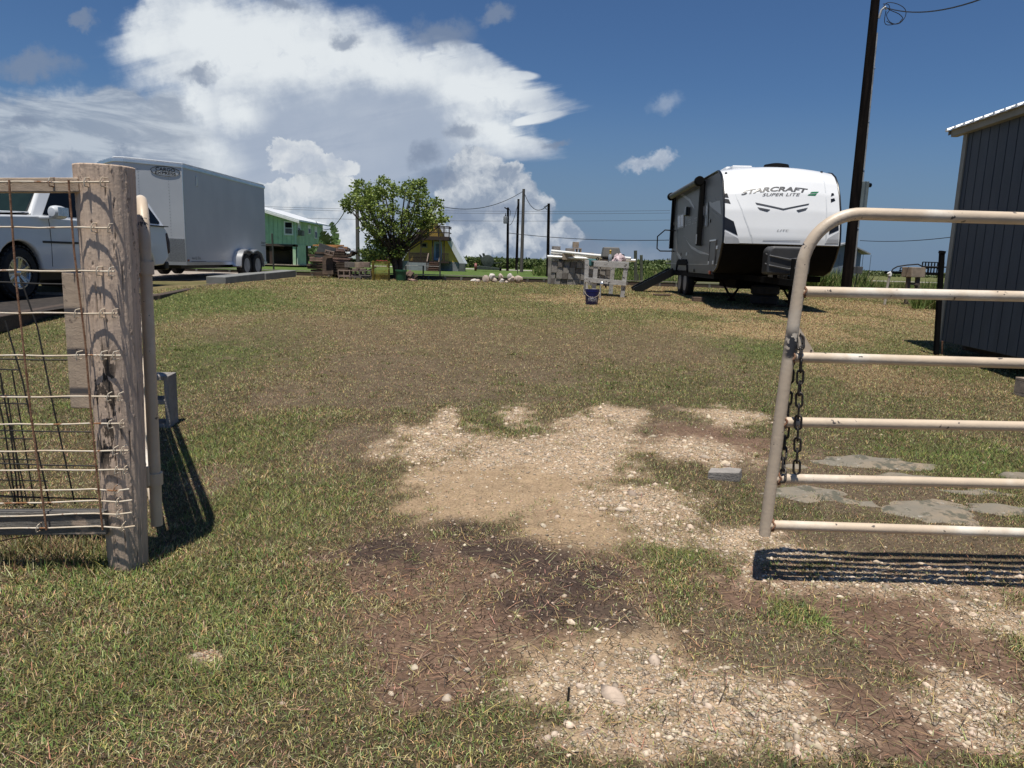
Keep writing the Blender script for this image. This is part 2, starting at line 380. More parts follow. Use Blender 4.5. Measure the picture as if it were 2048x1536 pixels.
def soil_colour(x, y, c):
    g, grav, sand, soil, dark, brown, lush, straw, gen = c
    col = np.zeros(np.shape(x)+(3,))+np.array((.120, .090, .055))
    col = lerp(col, (.062, .050, .028), g*.85)               # thatch between the blades
    far = sst(5, 12, y)
    gc = lerp(np.zeros_like(col)+np.array((.108, .098, .042)), (.150, .122, .062), gen); gc = lerp(gc, (.075, .092, .030), lush)
    gc = lerp(gc, (.120, .085, .050), brown*.7); gc = lerp(gc, (.25, .18, .095), straw)
    col = lerp(col, gc, far*np.clip(g*1.3, 0, 1))
    beyond = sst(25.9, 27.5, y)
    col = lerp(col, (.075, .115, .028), beyond); col = lerp(col, (.105, .110, .042), beyond*sst(6, 14, x))
    col = lerp(col, (.115, .085, .060), brown*.7*(1-far))
    col = lerp(col, (.155, .098, .068), soil*.95)
    col = lerp(col, (.300, .215, .135), sand)
    col = lerp(col, (.40, .29, .19), grav)
    col = lerp(col, (.048, .034, .029), dark*.85)
    col *= (.86+.42*fbm(x*9, y*9, 77, 3))[..., None]
    return np.clip(col, .01, .8)
# ---------------------------------------------------------------- ground sheet
rows = np.concatenate([[-60, -25, -10, -4, -1, .3, .9], 1.3*1.0105**np.arange(0, 312), 34*1.10**np.arange(1, 50)])
cc_ = np.linspace(-1, 1, 281); cols = np.concatenate([[-60, -20, -8, -4, -2.4, -1.6, -1.25], cc_, [1.25, 1.6, 2.4, 4, 8, 20, 60]])
XX = cols[None, :]*(.80*np.maximum(rows, 1.2)+1.0)[:, None]; YY = np.repeat(rows[:, None], len(cols), 1)
cv = cover(XX, YY); sc_col = soil_colour(XX, YY, cv)
ZZ = ghn(XX, YY)
nr, nc = XX.shape; idx = np.arange(nr*nc).reshape(nr, nc)
ff = np.stack([idx[:-1, :-1], idx[:-1, 1:], idx[1:, 1:], idx[1:, :-1]], -1).reshape(-1, 4)
gm_ = bpy.data.materials.new('yard_ground'); gm_.use_nodes = True; E.nt = nt = gm_.node_tree; b = nt.nodes['Principled BSDF']
b.inputs['Roughness'].default_value = .95; b.inputs['Specular IOR Level'].default_value = .15
t = nt.nodes.new('ShaderNodeTexCoord'); ov = E(t.outputs['Object'])
a1 = nt.nodes.new('ShaderNodeAttribute'); a1.attribute_name = 'soil'; a2 = nt.nodes.new('ShaderNodeAttribute'); a2.attribute_name = 'mix'
sp = nt.nodes.new('ShaderNodeSeparateColor'); nt.links.new(a2.outputs['Color'], sp.inputs[0])
grv, drk, grs = E(sp.outputs[0]), E(sp.outputs[1]), E(sp.outputs[2])
def vor(scale, feat='F1', out='Distance'):
    n = nt.nodes.new('ShaderNodeTexVoronoi'); n.feature = feat; n.inputs['Scale'].default_value = scale; nt.links.new(ov.k, n.inputs['Vector']); return E(n.outputs[out])
v1, v2 = vor(85), vor(24, 'DISTANCE_TO_EDGE'); pc = vor(85, 'F1', 'Color')
sp2 = nt.nodes.new('ShaderNodeSeparateColor'); nt.links.new(pc.k, sp2.inputs[0]); rnd = E(sp2.outputs[0])
nf = nnoise(ov, 70, 6, .7); nm = nnoise(ov, 9, 8, .7)
peb = v1.smooth(.5, .2)*E.m('MULTIPLY', grv, nm.smooth(.35, .6))
c = E(a1.outputs['Color'])
def scaled(c, k):
    n = nt.nodes.new('ShaderNodeVectorMath'); n.operation = 'SCALE'; nt.links.new(c.k, n.inputs[0]); E.sock(n.inputs['Scale'], k); return E(n.outputs[0])
c = scaled(c, nf.lin(.3, .7, .55, 1.45)*nm.lin(.3, .7, .75, 1.25))
c = nmix(peb*.8, c, nmix(rnd, (.24, .19, .135), (.62, .53, .42)))
crack = v2.smooth(.035, .0)*E.m('MULTIPLY', drk, nm.smooth(.42, .6))
c = nmix(crack*.8, c, (.03, .02, .016))
nt.links.new(c.k, b.inputs['Base Color'])
bn = nt.nodes.new('ShaderNodeBump'); bn.inputs['Strength'].default_value = .9; bn.inputs['Distance'].default_value = .012
nt.links.new((nf*.8+nm*.6+peb*.7-crack*.8).k, bn.inputs['Height']); nt.links.new(bn.outputs[0], b.inputs['Normal'])
one = np.ones(XX.shape)
g_, grav_, sand_, soil_, dark_, brown_, lush_, straw_, gen_ = cv
ground = big_mesh('ground', np.stack([XX, YY, ZZ], -1).reshape(-1, 3), ff, gm_,
    {'soil': np.concatenate([sc_col, one[..., None]], -1).reshape(-1, 4), 'mix': np.stack([np.clip(grav_+sand_*.25*(fbm(XX*3, YY*3, 8, 3) > .5), 0, 1)*(YY < 40), np.maximum(soil_, dark_), g_, one], -1).reshape(-1, 4)}, smooth=True)
tag(ground, 'patchy lawn, bare soil and pale gravel ground reaching to the horizon', kind='structure')
del ground['label']

# ---------------------------------------------------------------- grass blades
leafm = mat('grass_blade', (.1, .1, .1), .75, var=.12, scale=3, attr='tint', spec=.18)
def blades(name, x, y, L, Wd, col, lean, z0=None, seg=2, curl=.5, label='x', cat='grass'):
    n = len(x); z = ghn(x, y) if z0 is None else z0
    z = z-.004
    th = rng.uniform(0, 2*np.pi, n); ph = th+np.pi/2+rng.normal(0, .6, n)
    dxy = np.stack([np.cos(th), np.sin(th)], 1); w = np.stack([np.cos(ph), np.sin(ph)], 1)*(Wd/2)[:, None]
    hx = np.sin(lean)*L; hz = np.cos(lean)*L
    base = np.stack([x, y, z], 1)
    mid = base + np.concatenate([dxy*(hx*.45)[:, None], (hz*.62)[:, None]], 1)
    tip = base + np.concatenate([dxy*(hx)[:, None], (hz*(1-curl*.55))[:, None]], 1)
    w3 = np.concatenate([w, np.zeros((n, 1))], 1)
    if seg == 2:
        v = np.stack([base-w3, base+w3, mid+w3*.75, mid-w3*.75, tip], 1).reshape(-1, 3); k = np.arange(n)*5
        f = np.concatenate([np.stack([k, k+1, k+2], 1), np.stack([k, k+2, k+3], 1), np.stack([k+3, k+2, k+4], 1)])
        c = np.repeat(col, 5, 0)
    else:
        v = np.stack([base-w3, base+w3, tip], 1).reshape(-1, 3); k = np.arange(n)*3; f = np.stack([k, k+1, k+2], 1); c = np.repeat(col, 3, 0)
    return v, f, np.concatenate([c, np.ones((len(c), 1))], 1)
def grass_cols(x, y, c, dryp=None):
    g, grav, sand, soil, dark, brown, lush, straw, gen = c; n = len(x)
    dry = np.clip(.40+.34*gen-.46*lush+.42*brown+.6*straw+.35*(soil+grav)*.7, .04, .96)
    r = rng.uniform(0, 1, n)
    green = np.stack([rng.uniform(.085, .155, n), rng.uniform(.120, .190, n), rng.uniform(.030, .058, n)], 1)
    ygreen = np.stack([rng.uniform(.20, .30, n), rng.uniform(.205, .285, n), rng.uniform(.070, .11, n)], 1)
    tan = np.stack([rng.uniform(.30, .52, n), rng.uniform(.24, .41, n), rng.uniform(.13, .22, n)], 1)
    brn = np.stack([rng.uniform(.10, .20, n), rng.uniform(.075, .14, n), rng.uniform(.04, .07, n)], 1)
    q = rng.uniform(0, 1, n)
    col = np.where((q < .30)[:, None], ygreen, green)
    drycol = np.where((q < .50)[:, None], tan, brn)
    return np.where((r < dry)[:, None], drycol, col)*((.72+.66*fbm(x*5, y*4, 88, 4, .6))*rng.uniform(.62, 1.38, len(x)))[:, None]
def scatter(Y0, Y1, dens, xr):
    """random points between two distances; dens(y) per square metre; xr(y) half width"""
    N = 24; ys = np.linspace(Y0, Y1, N+1); X, Y = [], []
    for a, b_ in zip(ys[:-1], ys[1:]):
        m = (a+b_)/2; n = int(dens(m)*2*xr(m)*(b_-a)); X.append(rng.uniform(-1, 1, n)*xr(m)); Y.append(rng.uniform(a, b_, n))
    return np.concatenate(X), np.concatenate(Y)
def lawn(name, Y0, Y1, dens, half, Lr, Wr, seg, keep=1.):
    x, y = scatter(Y0, Y1, dens, half)
    c = cover(x, y); k = rng.uniform(0, 1, len(x)) < np.clip(c[0]*1.1+.03, 0, 1)*keep
    # nothing grows on the paving or under the pad
    k &= ~((x < -7.0) & (y > 10.5))
    x, y = x[k], y[k]; c = tuple(q[k] for q in c); n = len(x)
    sc_ = 1+.5*c[6]*(y < 6)-.25*c[5]
    L = rng.uniform(.013, .036, n)*sc_*np.maximum(y/3, 1)**.25; Wd = rng.uniform(.0022, .0038, n)*np.maximum(y/2.6, .85)**.72; lean = np.clip(rng.normal(.85, .35, n), .05, 1.5)
    return blades(name, x, y, L, Wd, grass_cols(x, y, c), lean, seg=seg)
def merge(parts):
    V_, F_, C_ = [], [], []; o = 0
    for v, f, c in parts: V_.append(v); F_.append(f+o); C_.append(c); o += len(v)
    return np.concatenate(V_), np.concatenate(F_), np.concatenate(C_)
hw = lambda y: .80*y+1.1
A = lawn('a', 1.45, 3.0, lambda y: 30000, hw, (.012, .036), (.0017, .0032), 2)
B = lawn('b', 3.0, 6.5, lambda y: 30000*(3/y)**1.5, hw, (.013, .034), (.0024, .0042), 1)
C = lawn('c', 6.5, 26, lambda y: 9400*(6.5/y)**1.5, hw, (.016, .046), (.006, .0125), 1)
# taller tufts and runners that break up the mown surface
tx_, ty_ = scatter(1.5, 9, lambda y: 5.5, hw); tc_ = cover(tx_, ty_); kk_ = rng.uniform(0, 1, len(tx_)) < .25+.75*tc_[0]; tx_, ty_ = tx_[kk_], ty_[kk_]
m_ = 46; X_ = np.repeat(tx_, m_)+rng.normal(0, .022, len(tx_)*m_); Y_ = np.repeat(ty_, m_)+rng.normal(0, .022, len(tx_)*m_); tr_ = np.repeat(rng.uniform(.6, 1.3, len(tx_)), m_); n_ = len(X_)
tc2 = cover(X_, Y_); gcol_ = grass_cols(X_, Y_, tc2)*.85; tuftg = np.repeat(rng.uniform(0, 1, len(tx_)) < .6, m_); gcol_[tuftg] = gcol_[tuftg]*np.array([.72, .95, .7])
D = blades('d', X_, Y_, rng.uniform(.025, .060, n_)*tr_, rng.uniform(.0025, .0045, n_)*np.maximum(Y_/3, .9)**.6, gcol_, np.clip(rng.normal(.65, .35, n_), .02, 1.4), seg=1)
D0 = lawn('e', .2, 1.45, lambda y: 14000, hw, (.018, .050), (.0022, .0042), 1)
v, f, c = merge([A, B, C, D, D0])
tag(big_mesh('grass', v, f, leafm, {'tint': c}), 'short mown grass, green and straw mixed', kind='stuff')
# loose straw and twigs lying on the bare soil
x, y = scatter(1.45, 7, lambda y: 1300*(3/np.maximum(y, 2))**1.4, hw)
c = cover(x, y); k = rng.uniform(0, 1, len(x)) < .22+.40*np.maximum(c[3], c[1]); k &= rng.uniform(0, 1, len(x)) < 1-.5*c[2]
x, y = x[k], y[k]; n = len(x); L = rng.uniform(.02, .11, n); cs = np.where((rng.uniform(0, 1, n) < .6)[:, None], np.stack([rng.uniform(.26, .46, n), rng.uniform(.20, .34, n), rng.uniform(.11, .18, n)], 1), np.stack([rng.uniform(.04, .10, n)]*3, 1)*np.array((1, .8, .65)))
v, f, c = blades('s', x, y, L, rng.uniform(.0014, .003, n), cs, rng.uniform(1.38, 1.54, n), z0=ghn(x, y)+.010, curl=.1)
tag(big_mesh('straw', v, f, leafm, {'tint': c}), 'loose dry straw and twigs', kind='stuff')
# gravel stones
x, y = scatter(1.45, 6.5, lambda y: 11000*(2.4/np.maximum(y, 2))**1.5, hw)
c = cover(x, y); k = rng.uniform(0, 1, len(x)) < c[1]**1.4*.8+.06*c[2]+.03*c[3]+.003; x, y = x[k], y[k]; n = len(x)
ico = np.array([(0, 0, 1), (.9, 0, .3), (.28, .85, .3), (-.72, .52, .3), (-.72, -.52, .3), (.28, -.85, .3), (.72, .52, -.3), (-.28, .85, -.3), (-.9, 0, -.3), (-.28, -.85, -.3), (.72, -.52, -.3), (0, 0, -1)])
icf = np.array([(0, 1, 2), (0, 2, 3), (0, 3, 4), (0, 4, 5), (0, 5, 1), (1, 6, 2), (2, 7, 3), (3, 8, 4), (4, 9, 5), (5, 10, 1), (6, 7, 2), (7, 8, 3), (8, 9, 4), (9, 10, 5), (10, 6, 1)])
s = np.exp(rng.normal(0, .55, n))*.0034*np.clip((y/2.6)**.35, .8, 1.4); th = rng.uniform(0, 6.28, n)
jit = 1+rng.uniform(-.35, .35, (n, 12, 3)); pts = ico[None]*jit*s[:, None, None]*np.stack([np.ones(n)*1.3, rng.uniform(.7, 1.1, n), rng.uniform(.4, .8, n)], 1)[:, None, :]
ct, st_ = np.cos(th)[:, None], np.sin(th)[:, None]; px_ = pts[..., 0]*ct-pts[..., 1]*st_; py_ = pts[..., 0]*st_+pts[..., 1]*ct
v = np.stack([px_+x[:, None], py_+y[:, None], pts[..., 2]+(ghn(x, y)+.002)[:, None]], -1).reshape(-1, 3)
f = (icf[None]+(np.arange(n)*12)[:, None, None]).reshape(-1, 3)
tint = rng.uniform(.24, .68, (n, 1))*np.array([[1, .82, .62]])*(1+rng.uniform(-.03, .03, (n, 3)))
stm = mat('gravel_stone', (.5, .5, .5), .9, var=.15, scale=60, attr='tint', spec=.2)
tag(big_mesh('gravel', v, f, stm, {'tint': np.concatenate([np.repeat(tint, 12, 0), np.ones((n*12, 1))], 1)}), 'pale limestone gravel', kind='stuff')

# ================================================================= near things: the two pipe gates, the post, the wire panel
beige = mat('beige_paint', (.60, .485, .36), .45, var=.06, scale=6, col2=(.53, .43, .325), bump=.12, bscale=60)
add_layer(beige, (.72, .66, .57), 2.2, .5, .66, rough=.5)
add_layer(beige, (.10, .085, .075), 26, .67, .70, det=3); add_layer(beige, (.30, .17, .09), 5, .66, .74, rough=.7)
add_layer(beige, (.035, .035, .04), 34, .40, .44, mask=lambda x, y, z: z.smooth(.94, .965)*z.smooth(1.09, 1.03)*x.smooth(.0, .016)*x.smooth(.058, .05))
add_layer(beige, (.035, .035, .04), 40, .52, .56, mask=lambda x, y, z: z.smooth(1.365, 1.375)*z.smooth(1.425, 1.415)*x.smooth(.06, .05))
rust = mat('rusty_steel', (.17, .075, .04), .85, var=.3, scale=60, col2=(.30, .17, .10), bump=.4, bscale=200)
darkwire = mat('dark_wire', (.022, .020, .018), .6, var=.2, scale=30)
wirem = mat('painted_wire', (.58, .47, .34), .5, var=.1, scale=9, col2=(.66, .60, .50))
add_layer(wirem, (.26, .12, .05), 9, .56, .62, stretch=(1, 1, 1))
chainm = mat('chain_steel', (.085, .075, .068), .42, metal=.75, var=.3, scale=60, bump=.3, bscale=180)
# ---- wide open gate on the right
GY = 2.81; g0 = at(1529, 1070, GY); gt = at(1610, 500, GY)
rg = empty('pipe_gate', (g0.x, GY, 0), 0, 'beige six-bar tubular gate with chipped paint and a chain, standing on the right', 'gate')
stile_dx = gt.x-g0.x
def arc(c, r, a0, a1, n=12): return [(c[0]+r*math.cos(R(a0+(a1-a0)*i/n)), 0, c[1]+r*math.sin(R(a0+(a1-a0)*i/n))) for i in range(n+1)]
tz = at(1800, 430, GY).z; rr = .21; r_p = .0235
pts = [(0, 0, g0.z), (stile_dx*.45, 0, (g0.z+tz)/2)] + [(p[0]+stile_dx*.9, 0, p[2]) for p in arc((rr, tz-rr), rr, 180, 90, 14)] + [(3.35, 0, tz+.004)]
MB().tube(pts, r_p, 20).build('frame', beige, rg, smooth=True)
zs = []
for (xa, ya, xb, yb) in [(1600, 583, 2048, 593), (1578, 714, 2048, 727), (1562, 844, 2048, 853), (1550, 957, 2048, 968), (1538, 1050, 2048, 1066)]:
    a, b_ = at(xa, ya, GY), at(xb, yb, GY); sl_ = (b_.z-a.z)/(b_.x-a.x); xs0 = a.x-g0.x; zs.append((xs0, a.z))
    MB().tube([(xs0-.004, 0, a.z), (1.3, 0, a.z+sl_*(1.3-xs0)), (3.35, 0, a.z+sl_*(3.35-xs0))], .0205, 18).build('rail', beige, rg, smooth=True)
    o = MB(); prof = [(0, 0, 0)]
    ring = [(xs0+.013+.004*math.sin(5*t_), .0225*math.cos(t_), a.z+.0235*math.sin(t_)) for t_ in np.linspace(0, 2*math.pi, 19)[:-1]]
    o.tube(ring, .0045, 6, closed=True).build('weld', rust, rg, smooth=True)
o = MB(); x0, z0 = zs[1]
o.prism([(x0+.0, z0+.018), (x0+.098, z0+.018), (x0+.09, z0+.032), (x0+.018, z0+.132), (x0+.004, z0+.13)], lambda a, b: (a, -.004, b), lambda a, b: (a, .004, b))
o.build('corner_plate', beige, rg)
for (hx, hz) in ((.034, .092), (.045, .055), (.082, .028)): MB().tube([(x0+hx, -.0055, z0+hz), (x0+hx, -.0048, z0+hz)], .0035, 10).build('plate_hole', mat('dark_hole', (.02, .017, .015), .9), rg)
# ---- chain: two strands hooked through the plate
ch = empty('gate_chain', (g0.x, GY, 0), 0, 'dark steel chain hooked through the corner plate of the right gate, two ends hanging', 'chain')
def link_mesh():
    L, w = .0285, .0118; pts = []
    for i in range(9): a = R(-90+180*i/8); pts.append((w*math.cos(a+math.pi/2), 0, L-w + w*math.sin(a+math.pi/2)) if 0 else (w*math.sin(a), 0, (L-w)+w*math.cos(a)))
    for i in range(9): a = R(90+180*i/8); pts.append((w*math.sin(a), 0, -(L-w)+w*math.cos(a)))
    m = MB().tube(pts, .0045, 8, closed=True); o = m.build('link', chainm, ch, smooth=True); return o
l0 = link_mesh(); first = True
def strand(path):
    global first
    P_ = [Vector(p) for p in path]; d = [0]
    for a, b_ in zip(P_[:-1], P_[1:]): d.append(d[-1]+(b_-a).length)
    step = .0455; n = int(d[-1]/step)
    for i in range(n+1):
        s_ = i*step; k = max(j for j in range(len(d)) if d[j] <= s_+1e-9); k = min(k, len(P_)-2)
        t_ = (s_-d[k])/(d[k+1]-d[k]); p = P_[k].lerp(P_[k+1], t_); dr = (P_[k+1]-P_[k]).normalized()
        o = l0 if first else l0.copy()
        if not first: sc.collection.objects.link(o); o.parent = ch
        first = False
        q = dr.to_track_quat('Z', 'Y'); o.rotation_mode = 'QUATERNION'
        o.rotation_quaternion = q @ Matrix.Rotation((R(90) if i % 2 else 0)+R(random.uniform(20, 45)), 3, 'Z').to_quaternion(); o.location = p
def lp(px, py, dy=0.): q = at(px, py, GY+dy); return (q.x-g0.x, dy, q.z)
strand([lp(1601, 685, -.012), lp(1602, 720, -.036), lp(1600, 760, -.034), lp(1596, 850, -.034), lp(1593, 950, -.034)])
strand([lp(1586, 730, .034), lp(1582, 740, .034), lp(1574, 830, .034), lp(1568, 900, .030), lp(1566, 960, -.03)])
# ---- wooden gate post, painted beige, weathered
PT, PBm = at(208, 333, 2.80), at(259, 1150, 2.80)
pc_ = Vector((PBm.x, 2.80, 0)); tilt = Vector((PT.x-PBm.x, 0, 0))
pz1 = PT.z; NR, NA = 330, 190
zz_ = np.linspace(-.12, pz1, NR); aa = np.linspace(0, 2*np.pi, NA, endpoint=False)
Zg, Ag = np.meshgrid(zz_, aa, indexing='ij')
rad = np.interp(Zg, [-.12, 0, .25, .8, pz1], [.071, .071, .077, .090, .104])
rad = rad+(fbm(Ag*1.3+5, Zg*1.2, 61, 3)-.5)*.014
ax_, ay_ = np.cos(Ag)*6, np.sin(Ag)*6
gr = fbm(ax_*3+40, ay_*3+Zg*1.2, 62, 4, .6)                      # grain, long in z
gw = fbm(ax_*1.1, ay_*1.1+Zg*9, 66, 4, .65)                    # worn, flaked belts
crk = np.abs(fbm(ax_*2.3+9, ay_*2.3+Zg*.9+(fbm(ax_, Zg*7, 4, 2)-.5)*.3, 63, 3, .5)-.5)
crk = np.clip(1-crk/.011, 0, 1)*(fbm(ax_+3, Zg*3, 64, 2) > .47)
flake = sst(.56, .64, gw)*(fbm(Ag*26, Zg*60, 65, 3)-.35)
rad = rad+(gr-.5)*.0045-crk*.006+flake*.006
axx = pc_.x+tilt.x*np.clip(Zg/pz1, -.1, 1)
v = np.stack([axx+rad*np.cos(Ag), pc_.y+rad*np.sin(Ag), Zg], -1)
chan = np.stack([crk, sst(.57, .66, gw), fbm(Ag*9, Zg*26, 67, 4, .6), np.ones_like(crk)], -1)
gi = np.arange(NR*NA).reshape(NR, NA); f = np.stack([gi[:-1], np.roll(gi[:-1], -1, 1), np.roll(gi[1:], -1, 1), gi[1:]], -1).reshape(-1, 4)
top = np.stack([v[-1].mean(0)+[(0, 0, .004)]]).reshape(1, 3)
vv = v.reshape(-1, 3); q1 = gi[-1]; k_ = 0
inner = v[-1]*.5+v[-1].mean(0)*.5+np.array([0, 0, .003]); inner2 = v[-1]*.02+v[-1].mean(0)*.98+np.array([0, 0, -.002])
vv = np.concatenate([vv, inner, inner2]); b1 = NR*NA+np.arange(NA); b2 = b1+NA
f = np.concatenate([f, np.stack([q1, np.roll(q1, -1), np.roll(b1, -1), b1], -1), np.stack([b1, np.roll(b1, -1), np.roll(b2, -1), b2], -1)])
chan = np.concatenate([chan.reshape(-1, 4), np.tile(np.array([[.1, .7, .5, 1]]), (2*NA, 1))])
pm = bpy.data.materials.new('weathered_painted_post'); pm.use_nodes = True; E.nt = nt = pm.node_tree; b = nt.nodes['Principled BSDF']; b.inputs['Roughness'].default_value = .85; b.inputs['Specular IOR Level'].default_value = .25
t = nt.nodes.new('ShaderNodeTexCoord'); ob = E(t.outputs['Object']); a = nt.nodes.new('ShaderNodeAttribute'); a.attribute_name = 'wear'
s_ = nt.nodes.new('ShaderNodeSeparateColor'); nt.links.new(a.outputs['Color'], s_.inputs[0]); ck, fl, bz = (E(s_.outputs[i]) for i in range(3))
mp = nt.nodes.new('ShaderNodeMapping'); mp.inputs['Scale'].default_value = (60, 60, 5); nt.links.new(t.outputs['Object'], mp.inputs[0]); grain = nnoise(E(mp.outputs[0]), 1.4, 7, .65)
big = nnoise(ob, 3.2, 5, .6); fine = nnoise(ob, 60, 6, .7)
c = nmix(grain.smooth(.35, .65), (.68, .52, .40), (.50, .385, .30)); c = nmix(big.smooth(.4, .65)*.5, c, (.66, .52, .40))
c = nmix((fl*fine.smooth(.52, .62))*.75, c, (.17, .125, .095)); c = nmix(grain.smooth(.62, .70)*.55, c, (.14, .105, .08))
c = nmix(fine.smooth(.64, .72)*.5, c, (.60, .52, .42))
c = nmix(ck*.85, c, (.035, .026, .02))
sz = nt.nodes.new('ShaderNodeSeparateXYZ'); nt.links.new(t.outputs['Object'], sz.inputs[0]); Zn, Xn = E(sz.outputs[2]), E(sz.outputs[0])
mp2 = nt.nodes.new('ShaderNodeMapping'); mp2.inputs['Scale'].default_value = (16, 16, 6); nt.links.new(t.outputs['Object'], mp2.inputs[0]); sc2 = nnoise(E(mp2.outputs[0]), 1.3, 8, .65, .4)
blk = E.m('MULTIPLY', Zn.smooth(.35, .50), Zn.smooth(1.0, .86))*sc2.smooth(.50, .525)*E.m('MULTIPLY', Xn.smooth(pc_.x-.07, pc_.x-.04), Xn.smooth(pc_.x+.07, pc_.x+.03))
c = nmix(blk*.9, c, (.028, .024, .022)); c = nmix(Zn.smooth(.34, .0)*.5, c, (.20, .16, .125))
nt.links.new(c.k, b.inputs['Base Color']); bn = nt.nodes.new('ShaderNodeBump'); bn.inputs['Strength'].default_value = .7; bn.inputs['Distance'].default_value = .006
nt.links.new((grain*.7+fine*.5-ck*.5).k, bn.inputs['Height']); nt.links.new(bn.outputs[0], b.inputs['Normal'])
post = big_mesh('gate_post', vv, f, pm, {'wear': chan}, smooth=True)
tag(post, 'thick round wooden gate post with cracked beige paint, left of the opening', 'post')
PF = 2.80-.105                                                # front face of the post
# ---- wire panel stapled to the front of the post
wp = empty('wire_fence', (-2.2, PF-.006, 0), 0, 'welded wire fence panel with rusty uprights stapled to the front of the thick post', 'fence panel')
WX, WYo = -2.2, PF-.006
def wl_(px, py, dy=0.): q = at(px, py, WYo+dy); return Vector((q.x-WX, dy, q.z))
H = [(0, 364, 219, 364, 0), (0, 454, 221, 456, 0), (0, 541, 229, 543, 0), (0, 626, 235, 627, 0), (0, 711, 242, 711, 0), (0, 794, 243, 793, 0), (0, 849, 249, 847, 0), (0, 903, 257, 901, 0),
     (0, 941, 256, 939, 0), (0, 981, 259, 978, 1), (0, 1007, 265, 1000, 1), (0, 1033, 264, 1025, 1), (0, 1057, 270, 1052, 1)]
for (xa, ya, xb, yb, bent) in H:
    a, b_ = wl_(xa, ya), wl_(xb, yb); ext = a+(a-b_)*1.2
    wob = [a.lerp(b_, t_)+Vector((0, 0, .002*math.sin(9*t_+ya))) for t_ in (.15, .35, .55, .72)]
    e = [wl_(xb-30, yb+4), b_] if bent else [a.lerp(b_, .88), b_]
    MB().tube([ext, a]+wob+e, .0033, 8).build('horizontal_wire', wirem, wp, smooth=True)
for pts_ in ([(18, 360), (32, 560), (62, 830), (93, 1060)], [(137, 360), (148, 500), (170, 680), (184, 850), (205, 1060)], [(-130, 360), (-60, 1060)]):
    MB().tube([wl_(x_, y_, -.006) for x_, y_ in pts_], .0036, 8).build('vertical_wire', rust, wp, smooth=True)
MB().tube([wl_(-10, 1085, .1), wl_(20, 1078, .04), wl_(60, 1072, .03)], .003, 6).build('vertical_wire', rust, wp, smooth=True)
def staple(px, py, ln=.012):
    q = at(px, py, WYo); a = random.uniform(-.3, .3)
    o = MB().tube([(q.x-WX-.002, .02, q.z-.016), (q.x-WX-.003+a*.01, -.008, q.z-.015), (q.x-WX-.002+a*.02, -.012, q.z), (q.x-WX+.002+a*.02, -.008, q.z+.014), (q.x-WX+.003, .02, q.z+.016)], .0023, 6)
    return o.build('staple', wirem, wp, smooth=True)
for (x_, y_) in [(174, 364), (207, 364), (104, 364), (188, 455), (218, 456), (199, 542), (221, 543), (203, 627), (229, 627), (153, 627), (208, 711), (232, 711), (158, 711), (217, 794), (240, 794), (221, 849), (243, 848),
                 (230, 902), (247, 901), (232, 940), (250, 940), (233, 979), (236, 1004), (237, 1028), (245, 1054), (76, 1056)]: staple(x_, y_)
# rails and board behind the panel
wood_b = mat('beige_timber', (.46, .36, .27), .8, var=.12, scale=8, col2=(.37, .29, .22), bump=.5, bscale=40, stretch=(3, 3, 14))
add_layer(wood_b, (.16, .12, .095), 30, .60, .68)
wood_g = mat('grey_board', (.20, .185, .165), .85, var=.2, scale=4, col2=(.12, .112, .105), bump=.8, bscale=30, stretch=(1, 14, 14))
add_layer(wood_g, (.42, .39, .35), 5, .62, .70, stretch=(.6, 9, 9)); add_layer(wood_g, (.40, .31, .24), 3, .6, .64)
a, b_ = at(-260, 372, PF+.03), at(164, 371, PF+.03)
tag(MB().beam((a.x, PF+.025, a.z), (b_.x, PF+.025, b_.z), .04, .052).build('top_rail', wood_b, bevel=.004), 'beige timber top rail behind the wire panel, butting the thick post', 'rail')
a, b_ = at(-260, 1045, PF+.03), at(216, 1043, PF+.03)
tag(MB().beam((a.x, PF+.03, a.z), (b_.x, PF+.03, b_.z), .038, .098).build('bottom_board', wood_g, bevel=.004), 'weathered grey board along the foot of the wire panel', 'board')
a, b_ = at(155, 545, PF+.10), at(173, 814, PF+.10)
tag(MB().beam((a.x, PF+.10, a.z), (b_.x, PF+.10, b_.z), .09, .06, up=(0, 1, 0)).build('hanging_plank', wood_b, bevel=.004), 'short upright beige plank hanging left of the thick post', 'plank')
# dark wire panels standing behind, bare wire
dp = empty('wire_fence', (-2.5, 3.0, 0), 0, 'bare dark wire fence panel leaning behind the painted one', 'fence panel')
def dl(px, py, Y): q = at(px, py, Y); return (q.x+2.5, Y-3.0, q.z)
for pts_ in ([(42, 560), (75, 655), (108, 820), (150, 1008)], [(10, 640), (45, 760), (75, 900), (100, 1010)], [(0, 745), (22, 870), (38, 1010)], [(-14, 750), (8, 850), (32, 1010)]):
    MB().tube([dl(x_, y_, 3.05) for x_, y_ in pts_], .0034, 7).build('vertical_wire', darkwire, dp, smooth=True)
for (xa, ya, xb, yb) in [(0, 718, 155, 720), (-20, 790, 190, 797), (-20, 860, 200, 864), (-20, 926, 200, 932), (-30, 990, 205, 998), (0, 564, 150, 569)]:
    MB().tube([dl(xa, ya, 3.05), dl((xa+xb)/2, (ya+yb)/2+1, 3.05), dl(xb, yb, 3.05)], .0032, 7).build('horizontal_wire', darkwire, dp, smooth=True)
sp_ = empty('wire_fence', (-2.8, 3.4, 0), 0, 'bare dark wire panel running away from the fence at the left edge', 'fence panel')
def sl2(px, py, Y): q = at(px, py, Y); return (q.x+2.8, Y-3.4, q.z)
for (xb, yb, dy_) in [(38, 740, 3), (56, 808, 3), (68, 878, 3), (80, 920, 3), (95, 962, 4), (105, 996, 4)]:
    MB().tube([sl2(-40, yb-3, 3.5), sl2(xb, yb, 3.35)], .0032, 7).build('horizontal_wire', darkwire, sp_, smooth=True)
